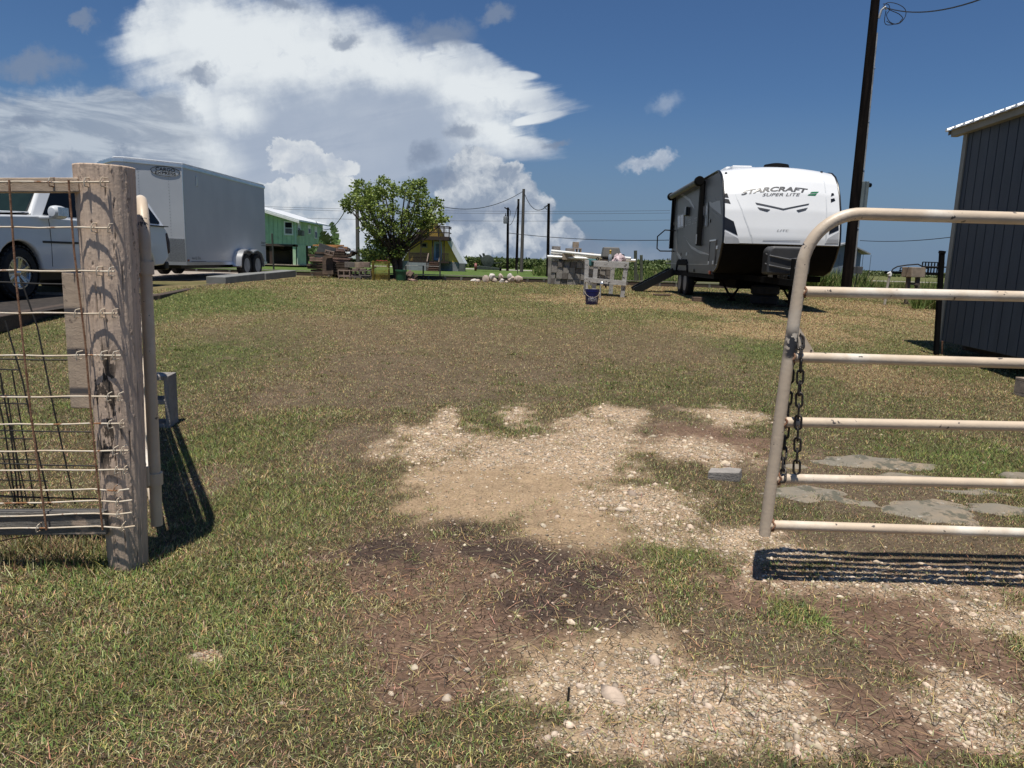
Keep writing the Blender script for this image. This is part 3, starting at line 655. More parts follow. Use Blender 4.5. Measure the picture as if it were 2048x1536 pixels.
for (xa, ya, xb, yb) in [(2, 770, 56, 1010), (15, 790, 46, 1010), (4, 905, 30, 1012), (24, 740, 70, 1012)]:
    MB().tube([sl2(xa, ya, 3.4), sl2(xb, yb, 3.4)], .0032, 7).build('vertical_wire', darkwire, sp_, smooth=True)
# ---- left gate, swung away
LY = 2.92; lt, lb = at(285, 396, LY), at(314, 1050, LY)
gdir = Vector((-1.0, 1.78, 0)).normalized(); gyaw = math.atan2(gdir.y, gdir.x)
lg = empty('pipe_gate', (lb.x, LY, 0), gyaw, 'beige tubular gate swung away edge-on beside the thick post, held back by a block', 'gate')
M_ = Matrix.Rotation(-gyaw, 3, 'Z'); off = M_ @ Vector((lt.x-lb.x, 0, 0)); LH = lt.z
def lgp(u, z, f_=None): k = (z-lb.z)/(LH-lb.z); return (u+off.x*k, off.y*k, z)
LN = 2.45; r0 = .19
pts = [lgp(0, lb.z), lgp(0, .8)]+[lgp(r0-r0*math.cos(R(a_)), LH-r0+r0*math.sin(R(a_))) for a_ in range(0, 91, 7)]+[lgp(LN-.2, LH)]+[lgp(LN-.2+r0*math.sin(R(a_)), LH-r0+r0*math.cos(R(a_))) for a_ in range(7, 91, 7)]+[lgp(LN, lb.z)]
MB().tube(pts, .0235, 18).build('frame', beige, lg, smooth=True)
for z_ in (LH-.31, LH-.56, LH-.80, LH-1.02, lb.z+.045):
    MB().tube([lgp(0, z_), lgp(LN, z_)], .0205, 14).build('rail', beige, lg, smooth=True)
for hz_ in (at(300, 536, LY).z, at(310, 957, LY).z):
    c0 = Vector(lgp(0, hz_)); hg = MB().lathe([(.024, -.026), (.031, -.026), (.031, .026), (.024, .026)], c0, 20)
    q = M_ @ Vector((-.055, -.045, 0)); hg.tube([c0+Vector((0, 0, -.028))+q*1.0, c0+Vector((0, 0, -.028))+q*.2], .0085, 10); hg.beam(c0+q*.3+Vector((0, 0, -.02)), c0+q*1.1+Vector((0, 0, -.02)), .03, .008)
    hg.tube([c0+(M_ @ Vector((-.014, -.034, -.02))), c0+(M_ @ Vector((-.014, -.034, .06)))], .010, 10)
    hg.build('hinge_collar', beige, lg, smooth=True, bevel=0)
# ---- concrete block material and block meshes
conc = mat('grey_concrete', (.30, .275, .25), .92, var=.12, scale=9, bump=.7, bscale=90)
conc2 = mat('tan_concrete', (.36, .285, .215), .92, var=.15, scale=9, bump=.7, bscale=90)
concd = mat('dark_concrete', (.17, .15, .135), .92, var=.15, scale=9, bump=.7, bscale=90)
def block_mb(L=.39, D=.19, Hh=.19, open_=True):
    """hollow concrete block, cells running along local z, length on x"""
    m = MB(); t_ = .032
    if not open_: return m.box((0, 0, Hh/2), (L, D, Hh))
    for s_ in (-1, 1): m.box((0, s_*(D/2-t_/2), Hh/2), (L, t_, Hh))
    for x_ in (-L/2+t_/2, 0, L/2-t_/2): m.box((x_, 0, Hh/2), (t_, D-2*t_-.001, Hh-.002))
    return m
bl = block_mb().build('concrete_block', conc, bevel=.004)
bq = G(334, 858)
RB = Matrix.Rotation(R(8), 3, 'Z') @ Matrix(((0, -1, 0), (0, 0, -1), (1, 0, 0)))
bl.rotation_euler = RB.to_euler(); bl.location = Vector((bq.x-.09, bq.y+.10, bq.z+.19)) - RB @ Vector((0, 0, .095))
tag(bl, 'grey hollow concrete block standing on end behind the left gate', 'block')
# broken lump and flat stone slabs on the right
def rock_mb(rx, ry, rz, seed, n=2, rough=.3, flat=False):
    import bmesh
    bm = bmesh.new(); bmesh.ops.create_icosphere(bm, subdivisions=n, radius=1); rr_ = random.Random(seed); pl = []
    for i in range(9): d = Vector((rr_.gauss(0, 1), rr_.gauss(0, 1), rr_.gauss(0, 1))).normalized(); pl.append((d, rr_.uniform(.62, .92)))
    for p in bm.verts:
        c_ = p.co.copy()
        for d, h_ in pl:
            q_ = c_.dot(d)
            if q_ > h_: c_ -= d*(q_-h_)*.9
        c_ *= 1+rr_.uniform(-rough, rough)*.22
        p.co = Vector((c_.x*rx, c_.y*ry, c_.z*rz))
    m = MB(); m.v = [tuple(p.co) for p in bm.verts]; m.f = [tuple(q_.index for q_ in f_.verts) for f_ in bm.faces]; bm.free(); return m
q = G(1452, 962)
m = MB().prism([(-.105, -.05), (.085, -.055), (.115, .03), (.03, .055), (-.02, .03), (-.075, .04)], lambda a, b: (a, b, 0), lambda a, b: (a*.97, b*.97, .062))
o = m.build('broken_block', conc, bevel=.005); o.location = (q.x, q.y+.05, q.z-.004); o.rotation_euler = (R(3), R(-3), R(-8)); tag(o, 'broken chunk of grey concrete lying on the gravelly ground left of the right gate', 'concrete chunk')
slabm = mat('flat_stone', (.185, .165, .130), .92, var=.2, scale=5, col2=(.26, .205, .145), bump=1., bscale=26)
add_layer(slabm, (.10, .095, .07), 11, .50, .62); add_layer(slabm, (.30, .28, .24), 30, .60, .68)
rs = random.Random(5)
SL = [((1730, 925), .42, .20, 'flat grey stone slab sunk in the grass, farthest of the slabs', .05), ((1590, 938), .10, .06, 'small grey stone seen behind the hanging chains', .05), ((1620, 990), .30, .16, 'flat grey stone slab just behind the second lowest gate bar', .04),
      ((1860, 1025), .34, .20, 'rounded grey stone slab breaking the grass between the two lowest bars', .06), ((2010, 1022), .26, .12, 'tan and grey stone slab near the right edge, between the two lowest bars', .05),
      ((2036, 955), .10, .08, 'dark grey stone at the right edge behind the second lowest bar', .09), ((1820, 955), .26, .08, 'thin strip of grey stone in the grass right of the farthest slab', .025), ((1760, 1012), .14, .08, 'small flat stone left of the rounded slab', .025),
      ((1950, 985), .22, .07, 'low grey stone under the second lowest bar toward the right', .03)]
for i, ((px, py), rx_, ry_, lab, h_) in enumerate(SL):
    q = G(px, py); n = 26; r2 = random.Random(i+3); ph_ = [r2.uniform(0, 6.28) for _ in range(4)]
    poly = []
    for k in range(n):
        a_ = 2*math.pi*k/n; r_ = 1+.14*math.sin(2*a_+ph_[0])+.10*math.sin(3*a_+ph_[1])+.06*math.sin(5*a_+ph_[2])+r2.uniform(-.05, .05); poly.append((rx_*r_*math.cos(a_), ry_*r_*math.sin(a_)))
    m = MB(); vs = [(*p, -.03) for p in poly]; fs = []; rings = 7
    for k in range(rings):
        t_ = k/rings; s_ = 1-t_*.97
        for j, (a_, b2) in enumerate(poly): vs.append((a_*s_*(1-.02), b2*s_*(1-.02), h_*(.45+.55*math.sin(min(1, t_*1.6+.15)*math.pi/2))+.010*(math.sin(a_*s_*19+ph_[0])*math.sin(b2*s_*31+ph_[3]))))
    for k in range(rings):
        for j in range(n): fs.append((k*n+j, k*n+(j+1) % n, (k+1)*n+(j+1) % n, (k+1)*n+j))
    fs.append(tuple(rings*n+j for j in range(n))); m.add(vs, fs)
    o = m.build('stone_slab', slabm, smooth=True, angle=50); o.location = (q.x, q.y, q.z-h_*.62-.004); tag(o, lab, 'stone slab', 'stone slabs sunk in the ground behind the right gate')
# small dark peg in the gravel at the bottom
q = G(1136, 1398); o = MB().tube([(0, 0, -.01), (.002, .003, .035)], .004, 8).build('peg', darkwire, smooth=True); o.location = q; tag(o, 'tiny dark peg sticking up from the pale gravel in the foreground', 'peg')

# ================================================================= left pad, timbers, beams
stone_pad = mat('pad_gravel', (.42, .37, .31), .95, var=.2, scale=26, col2=(.22, .18, .15), bump=1., bscale=70)
creo = mat('dark_timber', (.045, .033, .026), .85, var=.3, scale=5, col2=(.085, .06, .045), bump=.6, bscale=30, stretch=(1, 8, 8))
greyb = mat('grey_painted_beam', (.20, .205, .20), .75, var=.1, scale=3, bump=.3, bscale=30)
def edge(px, py, z): # point on a level plane
    d = ray(px, py); t_ = (z-CH)/d.z; return Vector((d.x*t_, d.y*t_, z))
e0, e1, e2, e3, e4 = edge(-60, 640, .42), edge(142, 606, .44), edge(310, 590, .50), edge(432, 566, .54), edge(578, 548, .60)
pad = MB(); L_ = [e0, e1, e2, e3, e4]
for i in range(4):
    a, b_ = L_[i], L_[i+1]; o = len(pad.v); pad.v += [(a.x-.08, a.y, a.z-.03), (b_.x-.08, b_.y, b_.z-.03), (b_.x-9, b_.y, b_.z-.03), (a.x-9, a.y, a.z-.03)]; pad.f.append((o, o+1, o+2, o+3))
o = len(pad.v); pad.v += [(e4.x-.08, e4.y, e4.z-.03), (e4.x-1.2, 25.2, .57), (e4.x-12, 25.2, .57), (e4.x-9, e4.y, e4.z-.03)]; pad.f.append((o, o+1, o+2, o+3))
o = pad.build('gravel_pad', stone_pad); tag(o, kind='structure')
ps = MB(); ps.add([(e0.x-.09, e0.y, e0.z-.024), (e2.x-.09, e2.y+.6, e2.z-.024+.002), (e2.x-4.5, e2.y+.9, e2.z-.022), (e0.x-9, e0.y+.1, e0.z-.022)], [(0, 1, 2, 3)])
tag(ps.build('dark_pad_sheet', mat('dark_pad_sheet', (.040, .031, .025), .95, var=.3, scale=9, bump=.6)), kind='structure')  # near-black sheet over the front part of the pad
for i, (a, b_, lab) in enumerate([(e0, e1, 'dark landscape timber edging the pad beside the front wheel of the pickup'), (e1, e2, 'dark landscape timber edging the pad, mostly hidden behind the thick post'), (e2, e3, 'dark landscape timber edging the pad just before the two grey beams')]):
    p, q = a.lerp(b_, .01), a.lerp(b_, .99)
    tag(MB().beam(p+Vector((0, 0, -.10)), q+Vector((0, 0, -.10)), .15, .20).build('landscape_timber', creo, bevel=.012), lab, 'timber', 'timbers edging the gravel pad')
m1 = e3.lerp(e4, .47)
tag(MB().beam(e3+Vector((0, 0, .02)), m1+Vector((0, 0, .02)), .46, .26).build('grey_beam', greyb, bevel=.015), 'grey block-like beam edging the pad, the nearer of two', 'beam', 'grey beams edging the gravel pad')
tag(MB().beam(e3.lerp(e4, .49)+Vector((0, 0, .01)), e4+Vector((0, 0, .0)), .46, .26).build('grey_beam', greyb, bevel=.015), 'grey block-like beam edging the pad, the farther of two', 'beam', 'grey beams edging the gravel pad')

# ================================================================= pickup truck
white = mat('white_car_paint', (.62, .64, .66), .22, var=.02, scale=2, coat=.8)
glassd = mat('dark_glass', (.004, .005, .006), .12, var=.1, spec=.12)
blackp = mat('black_plastic', (.015, .015, .016), .5, var=.2)
tyre = mat('tyre_rubber', (.018, .018, .018), .85, var=.3, scale=12, bump=.3)
chrome = mat('bright_alloy', (.62, .62, .64), .22, metal=.9, var=.06)
tfr = at(45, 560, 11.4); tre = at(285, 540, 14.72); tz_ = .45
tv = Vector((tre.x-tfr.x, 3.32, 0)).normalized(); tyaw = math.atan2(tv.y, tv.x)-math.pi/2
TF = Frame((tfr.x, 11.4, tz_), tyaw)
tk = empty('pickup_truck', TF.o, tyaw, 'white pickup with a rear cap and big tyres, parked left behind the wire panel', 'pickup truck')
def tz2(x, y, val=0.): p = TF.px(x, y, 0, val); return (p.y, p.z)
belt = tz2(150, 438)[1]; sill = tz2(140, 541)[1]+.02; WB = (Vector((tre.x, 14.72, 0))-Vector((tfr.x, 11.4, 0))).length
tail = tz2(338, 470)[0]; noseY = -.98; TW = 1.98
wr = .415; ar = .50; wc = wr
def archpts(cy, r, z0, n=12): # from front to rear, over the wheel
    a0 = math.asin(max(-.9, (z0-wc)/r)); return [(cy-r*math.cos(a0+(math.pi-2*a0)*i/n), wc+r*math.sin(a0+(math.pi-2*a0)*i/n)) for i in range(n+1)]
low = [(noseY+.05, sill+.02)]+archpts(0, ar, sill+.01)+[(ar+.06, sill-.02), (WB-ar-.06, sill)]+archpts(WB, ar, sill+.04)+[(tail-.25, sill+.06), (tail-.04, sill+.22), (tail, .98), (tail-.05, 1.22), (tail-.16, belt+.02), (.95, belt), (.55, belt+.015), (-.35, belt-.03), (-.80, belt-.13), (noseY-.02, belt-.42), (noseY-.03, sill+.2)]
def body_x(z, s): # tumblehome of the flanks
    k = max(0., z-.95); return -.0-.05*k*k*3-.03*max(0., .8-z) if s == 0 else -TW+.05*k*k*3+.03*max(0., .8-z)
def flank(poly, name, m, parent, bev=.03, cols_=1):
    mb = MB(); mb.prism(poly, lambda a, b: (body_x(b, 0), a, b), lambda a, b: (body_x(b, 1), a, b)); return mb.build(name, m, parent, smooth=True, bevel=bev, seg=3, angle=30)
bd = flank(low, 'body', white, tk)
# cab and cap
rz_ = tz2(100, 362, -.25)[1]; rz_ = min(rz_, belt+.62); ap0 = tz2(66, 433, -.05)[0]; ap1 = tz2(90, 384, -.2)[0]; ap1 = ap0+.55
rr1 = tz2(272, 384, -.2)[0]; rr2 = tz2(300, 390, -.2)[0]; rr3 = tz2(326, 434, -.1)[0]
def gx(z, s): k = (z-belt)/(rz_-belt); return -.06-.24*max(0, k) if s == 0 else -TW+.06+.24*max(0, k)
roof = [(ap0-.05, belt-.02), (ap1, rz_-.03), (ap1+.4, rz_+.02), (rr1-.5, rz_+.02), (rr1, rz_-.03), (rr2, rz_-.09), (rr3+.02, belt-.02)]
MB().prism(roof, lambda a, b: (gx(b, 0), a, b), lambda a, b: (gx(b, 1), a, b)).build('cab', white, tk, smooth=True, bevel=.04, seg=3, angle=30)
def win(poly, name='window', m=glassd, off_=.004, parent=tk, rim=True):
    mb = MB(); n = len(poly)
    mb.prism(poly, lambda a, b: (gx(b, 0)+off_, a, b), lambda a, b: (gx(b, 0)-.02, a, b)); o = mb.build(name, m, parent, bevel=.0); return o
zt, zb = rz_-.10, belt+.03
win([(ap0+.26, zb), (ap1+.22, zt-.02), (ap1+.42, zt), (1.85, zt), (1.80, zb)])
win([(1.93, zb), (1.93, zt), (2.70, zt), (2.85, zb)])
w0, w1, w2, w3 = (tz2(*p, -.12) for p in ((293, 396), (300, 402), (314, 432), (296, 434)))
win([(w0[0]-.9, zb+.02), (w0[0]-.85, zt), (w1[0], zt-.01), (w2[0]+.03, zb+.06), (w2[0]-.02, zb+.02)])
# windscreen
ws = MB(); n_ = 6
q0 = [(-.14, ap0-.045, belt+.01), (-.30, ap1-.06, rz_-.07), (-TW+.30, ap1-.06, rz_-.07), (-TW+.14, ap0-.045, belt+.01)]
nrm = Vector((0, -(rz_-belt), (ap1-ap0))).normalized()
ws.add([tuple(Vector(p)+nrm*.03) for p in q0]+[tuple(Vector(p)-nrm*.02) for p in q0], [(0, 1, 2, 3), (7, 6, 5, 4), (0, 4, 5, 1), (1, 5, 6, 2), (2, 6, 7, 3), (3, 7, 4, 0)])
ws.build('windscreen', mat('windscreen_glass', (.012, .022, .018), .08, var=.1, spec=.3), tk)
MB().beam((-.05, ap0-.10, belt+.02), (-TW+.05, ap0-.10, belt+.02), .10, .02).build('cowl', blackp, tk)
hd = MB().prism([(-.80, belt-.13), (-.35, belt-.02), (.50, belt+.02), (.52, belt+.045), (-.33, belt+.012), (-.80, belt-.10)], lambda a, b: (-.13, a, b+.02), lambda a, b: (-TW+.13, a, b+.02)).build('hood', white, tk, smooth=True, bevel=.02, angle=30)
# seams, mouldings, lights
my = tz2(150, 486)[1]
for a, b_ in ((ar+.02, 1.93), (1.96, 2.78)): MB().beam((body_x(my, 0)+.004, a, my), (body_x(my, 0)+.004, b_, my), .016, .035).build('side_moulding', blackp, tk)
for yy_ in (.72, 1.93): MB().tube([(body_x(z_, 0)+.001, yy_+.02*(z_ < .9)*0, z_) for z_ in np.linspace(sill+.05, belt, 8)], .005, 5).build('door_seam', blackp, tk)
MB().beam((-.02, rr1-.3, belt+.005), (-.02, tail-.05, belt+.005), .09, .02).build('cap_seal', blackp, tk)
MB().prism([(tail-.07, .75), (tail+.012, .78), (tail+.012, 1.0), (tail-.05, 1.2), (tail-.12, 1.18), (tail-.09, .95)], lambda a, b: (body_x(b, 0)+.006, a, b), lambda a, b: (-.2, a, b)).build('tail_light', mat('dark_lamp', (.05, .012, .012), .15), tk, bevel=.01)
MB().prism([(-.95, .70), (-.70, .72), (-.72, .92), (-.93, .88)], lambda a, b: (body_x(b, 0)+.006, a, b), lambda a, b: (-.3, a, b)).build('headlight', chrome, tk, bevel=.01)
MB().box((-TW/2, noseY-.02, .60), (1.2, .05, .35)).build('grille', blackp, tk, bevel=.01)
MB().box((-TW/2, noseY-.05, .40), (TW-.1, .16, .20)).build('front_bumper', white, tk, bevel=.04, seg=3)
MB().box((-TW/2, tail+.02, .50), (TW-.15, .16, .18)).build('rear_bumper', blackp, tk, bevel=.04, seg=3)
MB().box((-TW/2, WB/2, .34), (.9, WB+1.2, .16)).build('chassis', blackp, tk)
mp_ = TF.px(116, 425, 0, .16)
mm = MB(); prof = []
mm.lathe([(0.001, -.17), (.07, -.165), (.10, -.13), (.112, -.05), (.112, .05), (.10, .13), (.07, .165), (.001, .17)], (0, 0, 0), 20, 'Y')
mir = mm.build('mirror', white, tk, smooth=True); mir.location = (.16, mp_.y, mp_.z); mir.scale = (.9, .95, 1.0)
MB().beam((-.06, mp_.y-.18, mp_.z-.10), (.14, mp_.y-.04, mp_.z-.08), .10, .05).build('mirror_arm', white, tk, bevel=.015)
mg = MB().box((0, .0, .012), (.02, .25, .14)).build('mirror_shell', chrome, mir, bevel=.0); mg.location = (.104, 0, 0)
def truck_wheel(parent, x, y, sgn=1, r=wr, w=.27, name='wheel'):
    wh = MB(); pr = [(r-.16, -w/2), (r-.05, -w/2), (r-.012, -w/2+.035), (r, -w/2+.07), (r, w/2-.07), (r-.012, w/2-.035), (r-.05, w/2), (r-.16, w/2)]
    wh.lathe(pr, (0, 0, 0), 48, 'X', cap=False)
    for k in range(30):
        a_ = 2*math.pi*k/30
        for s2 in (-1, 1):
            c_ = Vector((s2*(w/2-.035), (r+.004)*math.cos(a_+s2*.05), (r+.004)*math.sin(a_+s2*.05))); wh.box(c_, (.07, .055, .022), rx=a_+s2*.05-math.pi/2)
    o = wh.build(name, tyre, parent, smooth=True, angle=30); o.location = (x, y, r)
    rm = MB(); rr_ = r-.155
    rm.lathe([(rr_, -.08), (rr_+.012, -.06), (rr_+.012, .10), (rr_-.015, .118), (rr_-.03, .09), (rr_-.035, .02), (.04, -.0)], (0, 0, 0), 40, 'X')
    o2 = rm.build('rim', mat('rim_shadow', (.10, .10, .105), .4, metal=.7), o, smooth=True)
    sp3 = MB()
    for k in range(6):
        a_ = 2*math.pi*k/6+.3
        for d_ in (-.13, .13):
            p1 = (.10, (rr_-.01)*math.cos(a_+d_), (rr_-.01)*math.sin(a_+d_)); p0 = (.075, .05*math.cos(a_), .05*math.sin(a_)); sp3.beam(p0, p1, .036, .03, up=(1, 0, 0))
    sp3.lathe([(.055, .06), (.055, .10), (.03, .115), (.002, .118)], (0, 0, 0), 20, 'X'); sp3.lathe([(rr_+.012, .085), (rr_+.014, .118), (rr_-.03, .118), (rr_-.03, .085)], (0, 0, 0), 40, 'X')
    sp3.build('spokes', chrome, o, smooth=True, angle=30)
    return o
for y_ in (0, WB):
    truck_wheel(tk, -.15, y_)
    o = truck_wheel(tk, -TW+.15, y_); o.rotation_euler.z = math.pi
    MB().lathe([(ar-.01, -.92), (ar-.01, .92)], (-TW/2, y_, wc), 24, 'X', cap=False).build('wheel_well', blackp, tk)

# ================================================================= cargo trailer
alum = mat('grey_trailer_skin', (.52, .54, .56), .42, var=.03, scale=.9, col2=(.47, .49, .515), metal=.0)
trim = mat('aluminium_trim', (.72, .73, .75), .28, metal=.8, var=.05)
diam = mat('tread_plate', (.46, .46, .46), .38, metal=.75, var=.2, scale=60)
CD = 18.2; cf = at(373, 528, CD); cr = at(533, 536, CD*198/154)
cyaw = math.atan2(cr.y-cf.y, cr.x-cf.x)-math.pi/2; CZ = gz(0, 18)+.06
CF = Frame((cf.x, CD, CZ), cyaw); ct_ = empty('cargo_trailer', CF.o, cyaw, 'grey enclosed cargo trailer with a V nose and tandem wheels, parked behind the pickup', 'trailer')
CL = (Vector((cr.x, cr.y, 0))-Vector((cf.x, cf.y, 0))).length; zb_ = CF.px(373, 528, 0, 0).z; zt_ = CF.px(369, 330, 0, 0).z; CWd = 2.12
plan = [(0, 0), (0, CL), (-CWd, CL), (-CWd, 0), (-CWd/2-.12, -.92), (-CWd/2+.12, -.92)]
MB().prism(plan, lambda a, b: (a, b, zb_), lambda a, b: (a, b, zt_)).build('body', alum, ct_, bevel=.012)
pl2 = [(x_*1.0+(.018 if x_ > -1 else -.018), y_+(.018 if y_ > 1 else (-.022 if y_ < -.5 else 0))) for x_, y_ in plan]
MB().prism(pl2, lambda a, b: (a, b, zt_-.085), lambda a, b: (a, b, zt_-.0)).build('roof_trim', trim, ct_, bevel=.01)
MB().prism([(x_*.985-.015, y_*.985+.04) for x_, y_ in pl2], lambda a, b: (a, b, zt_+.002), lambda a, b: (a, b, zt_+.045)).build('roof', white, ct_, bevel=.015)
MB().prism(pl2, lambda a, b: (a, b, zb_-.03), lambda a, b: (a, b, zb_+.05)).build('bottom_rail', trim, ct_)
nd = Vector((-CWd/2+.12, -.92, 0)); nl = nd.length; nu = nd.normalized(); nn = Vector((-nu.y*-1, nu.x*-1, 0)); nn = Vector((-nu.y, nu.x, 0));
if nn.y > 0: nn = -nn
def nose(u, z, off_=.006): p = nu*u + nn*off_; return (p.x, p.y, z)
gz0, gz1 = zb_+.05, CF.px(376, 478, 0, 0).z
gp = MB(); gp.prism([(0.005, gz0), (nl, gz0), (nl, gz1), (.005, gz1)], lambda a, b: nose(a, b, .010), lambda a, b: nose(a, b, .001))
k_ = 0
for iu in range(26):
    for iz in range(15):
        u_ = .03+iu*(nl-.05)/26; z_ = gz0+.03+iz*(gz1-gz0-.04)/15; s2 = 1 if (iu+iz) % 2 else -1
        gp.beam(nose(u_-.014, z_-.016*s2, .011), nose(u_+.014, z_+.016*s2, .011), .008, .006)
gp.build('stone_guard', diam, ct_)
MB().beam(nose(.002, gz0, .008), nose(.002, zt_-.085, .008), .03, .012).build('corner_trim', trim, ct_)
ink = mat('black_ink', (.012, .012, .013), .5, var=.05)
for u_ in (.33, 1.0):
    for i in range(22): 
        z_ = gz1+.06+i*(zt_-.2-gz1)/22; p = Vector(nose(u_, z_, .006)); MB().lathe([(.007, 0), (.003, .004)], (0, 0, 0), 6).build('rivet', ink, ct_).matrix_local = Matrix.Translation(p) @ nn.to_track_quat('Z', 'Y').to_matrix().to_4x4()
lt_ = MB(); lx0, lx1 = .055, .42; lz0, lz1 = zt_-.30, zt_-.12   # logo runs right to left along the nose
def logo(w_, h_, cx_, cz_): return lambda x_, y_: nose(cx_+w_/2-x_, cz_-h_/2+y_, .008)
LCX, LCZ = .39, zt_-.205
text_on(lt_, 'CARGO', logo(.44, .085, LCX, LCZ+.04), .44, .085, bold=.02); text_on(lt_, 'EXPRESS', logo(.48, .065, LCX, LCZ-.045), .48, .065, bold=.02)
lt_.build('lettering', ink, ct_)
MB().tube([nose(LCX+.33*math.cos(a_), LCZ+.112*math.sin(a_), .008) for a_ in np.linspace(0, 2*math.pi, 41)[:-1]], .006, 5, closed=True).build('logo_ring', ink, ct_)
q = CF.px(393, 363, 0, 0); MB().box((.008, q.y, q.z), (.02, .11, .26)).build('side_vent', white, ct_, bevel=.01)
q = CF.px(529, 489, 0, 0); tx = MB(); text_on(tx, 'Express', lambda x_, y_: (.006, q.y+.22-(.5-x_), q.z+y_), .5, .09, shear=.3); tx.box((.006, q.y-.02, q.z-.04), (.004, .5, .014)); tx.build('side_lettering', ink, ct_)
q = CF.px(392, 519, 0, 0); tx = MB(); text_on(tx, '6x12 TA', lambda x_, y_: (.006, q.y-.2+x_, q.z+y_), .45, .07); tx.box((.006, q.y+.15, q.z-.05), (.004, .8, .012)); tx.build('side_lettering', mat('grey_ink', (.10, .10, .11), .5), ct_)
MB().box((.006, .1, zb_+.09), (.02, .07, .05)).build('marker_light', mat('amber_lens', (.35, .10, .03), .3), ct_); MB().box((.006, CL-.2, zb_+.09), (.02, .07, .05)).build('marker_light', mat('dark_lens', (.04, .01, .01), .3), ct_)
y1_, y2_ = CF.px(483, 530, 0, .12).y, CF.px(512, 528, 0, .12).y; rw = .335
y1_, y2_ = (y1_+y2_)/2-.40, (y1_+y2_)/2+.40
fd = [(y1_-.47, rw-.02), (y1_-.43, rw+.22), (y1_-.26, rw+.40), (y1_, rw+.46), (y1_+.24, rw+.43), ((y1_+y2_)/2, rw+.38), (y2_-.24, rw+.43), (y2_, rw+.46), (y2_+.26, rw+.40), (y2_+.43, rw+.22), (y2_+.47, rw-.02)]
inn = [((a-(y1_+y2_)/2)*.955+(y1_+y2_)/2, b-.035) for a, b in fd]
MB().prism(fd+inn[::-1], lambda a, b: (.002, a, b), lambda a, b: (.26, a, b)).build('fender', trim, ct_, smooth=True, angle=50)
def small_wheel(parent, x, y, r=rw, w=.2, m=None):
    o = MB().lathe([(r-.15, -w/2), (r-.03, -w/2), (r, -w/2+.03), (r, w/2-.03), (r-.03, w/2), (r-.13, w/2-.01)], (0, 0, 0), 36, 'X', cap=False).build('wheel', tyre, parent, smooth=True, angle=30); o.location = (x, y, r)
    rm = MB().lathe([(r-.125, .095), (r-.145, .09), (r-.155, .03), (.06, .02), (.055, .08), (.002, .085)], (0, 0, 0), 32, 'X')
    for k in range(8):
        a_ = 2*math.pi*k/8; rm.beam((.05, .05*math.cos(a_), .05*math.sin(a_)), (.06, (r-.15)*math.cos(a_), (r-.15)*math.sin(a_)), .05, .02, up=(1, 0, 0))
    rm.build('rim', m or mat('grey_rim', (.42, .42, .43), .4, metal=.3), o, smooth=True, angle=30); return o
for y_ in (y1_, y2_): small_wheel(ct_, .14, y_); o = small_wheel(ct_, -CWd-.14, y_); o.rotation_euler.z = math.pi
MB().box((-CWd/2, CL/2, zb_-.07), (1.7, CL-.3, .10)).build('chassis', blackp, ct_)
for s2 in (-1, 1): MB().beam((-CWd/2+s2*.6, -.4, zb_-.05), (-CWd/2, -1.55, zb_-.06), .08, .10).build('tongue', blackp, ct_)
MB().tube([(-CWd/2, -1.3, .05), (-CWd/2, -1.3, zb_+.25)], .04, 12).build('jack', trim, ct_)

# ================================================================= curb of timber posts and boards at the back of the yard
CY = 25.75; cz0, czt = .49, .675
curb = empty('timber_curb', (0, CY, 0), 0, 'low dark timber curb with a pale top edge along the back of the yard', 'curb')
MB().box((1.0, 0, (cz0+czt)/2-.05), (30, .05, czt-cz0+.06)).build('face_board', creo, curb)
MB().box((1.0, .03, czt+.012), (30, .14, .03)).build('cap_board', mat('pale_timber', (.26, .24, .20), .85, var=.2, scale=2, bump=.4), curb)
for i in range(48): MB().tube([(-13.6+i*.585, -.045, cz0-.1), (-13.6+i*.585, -.045, czt-.035)], .045, 8).build('stub_post', mat('stub_concrete', (.17, .16, .15), .9, var=.3), curb)

# ================================================================= travel trailer
RD = 14.6; rf = at(1447, 486, RD); axd = Vector((.055, 1, 0)).normalized(); ryaw = -math.atan2(axd.x, axd.y); RZ = .52
RF = Frame((rf.x, RD, RZ), ryaw); rv = empty('travel_trailer', RF.o, ryaw, 'grey and white travel trailer with a rounded white nose, awning rolled up', 'travel trailer')
RW, RL = 2.24, 6.5
grey = mat('grey_gelcoat', (.125, .122, .118), .45, var=.03, scale=1.5, spec=.35)
capw = mat('white_nose_gelcoat', (.74, .75, .76), .28, var=.02, scale=1.2, coat=.3)
blk2 = mat('matt_black', (.004, .004, .0045), .85, var=.2, spec=.15)
blkg = mat('gloss_black', (.008, .008, .009), .3, var=.1)
ztop = RF.px(1428, 347, 0, 0).z; zcap = RF.px(1500, 487, 1, 0.).z

prof = [(.98, ztop), (.80, ztop-.03), (.60, ztop-.12), (.42, ztop-.28), (.26, ztop-.52), (.12, ztop-.85), (.03, ztop-1.2), (0, zcap+.12), (.0, zcap)]
low_ = [(.03, zcap-.02), (.14, zcap-.25), (.34, zcap-.48), (.62, .66)]
zr = ztop-.0
side = [(RL, .62), (RL, zr)]+prof+low_
MB().prism(side, lambda a, b: (0, a, b), lambda a, b: (RW, a, b)).build('body', grey, rv, smooth=True, angle=20)
def pz(z): # nose profile: set-back for a height
    P = sorted(prof, key=lambda p: p[1]); zs_ = [p[1] for p in P]; ys_ = [p[0] for p in P]; return float(np.interp(z, zs_, ys_))
def crown(x): t_ = (x-RW/2)/(RW/2); return 1-t_*t_
def cap(x, z, off_=0.):
    c_ = crown(x); return (x, pz(z)-.10*c_-off_, z+.09*c_*max(0., (z-zcap)/(ztop-zcap))**2)
mb = MB(); nx, nz_ = 40, 44; xs_ = np.linspace(-.015, RW+.015, nx); zs2 = np.linspace(zcap, ztop, nz_)
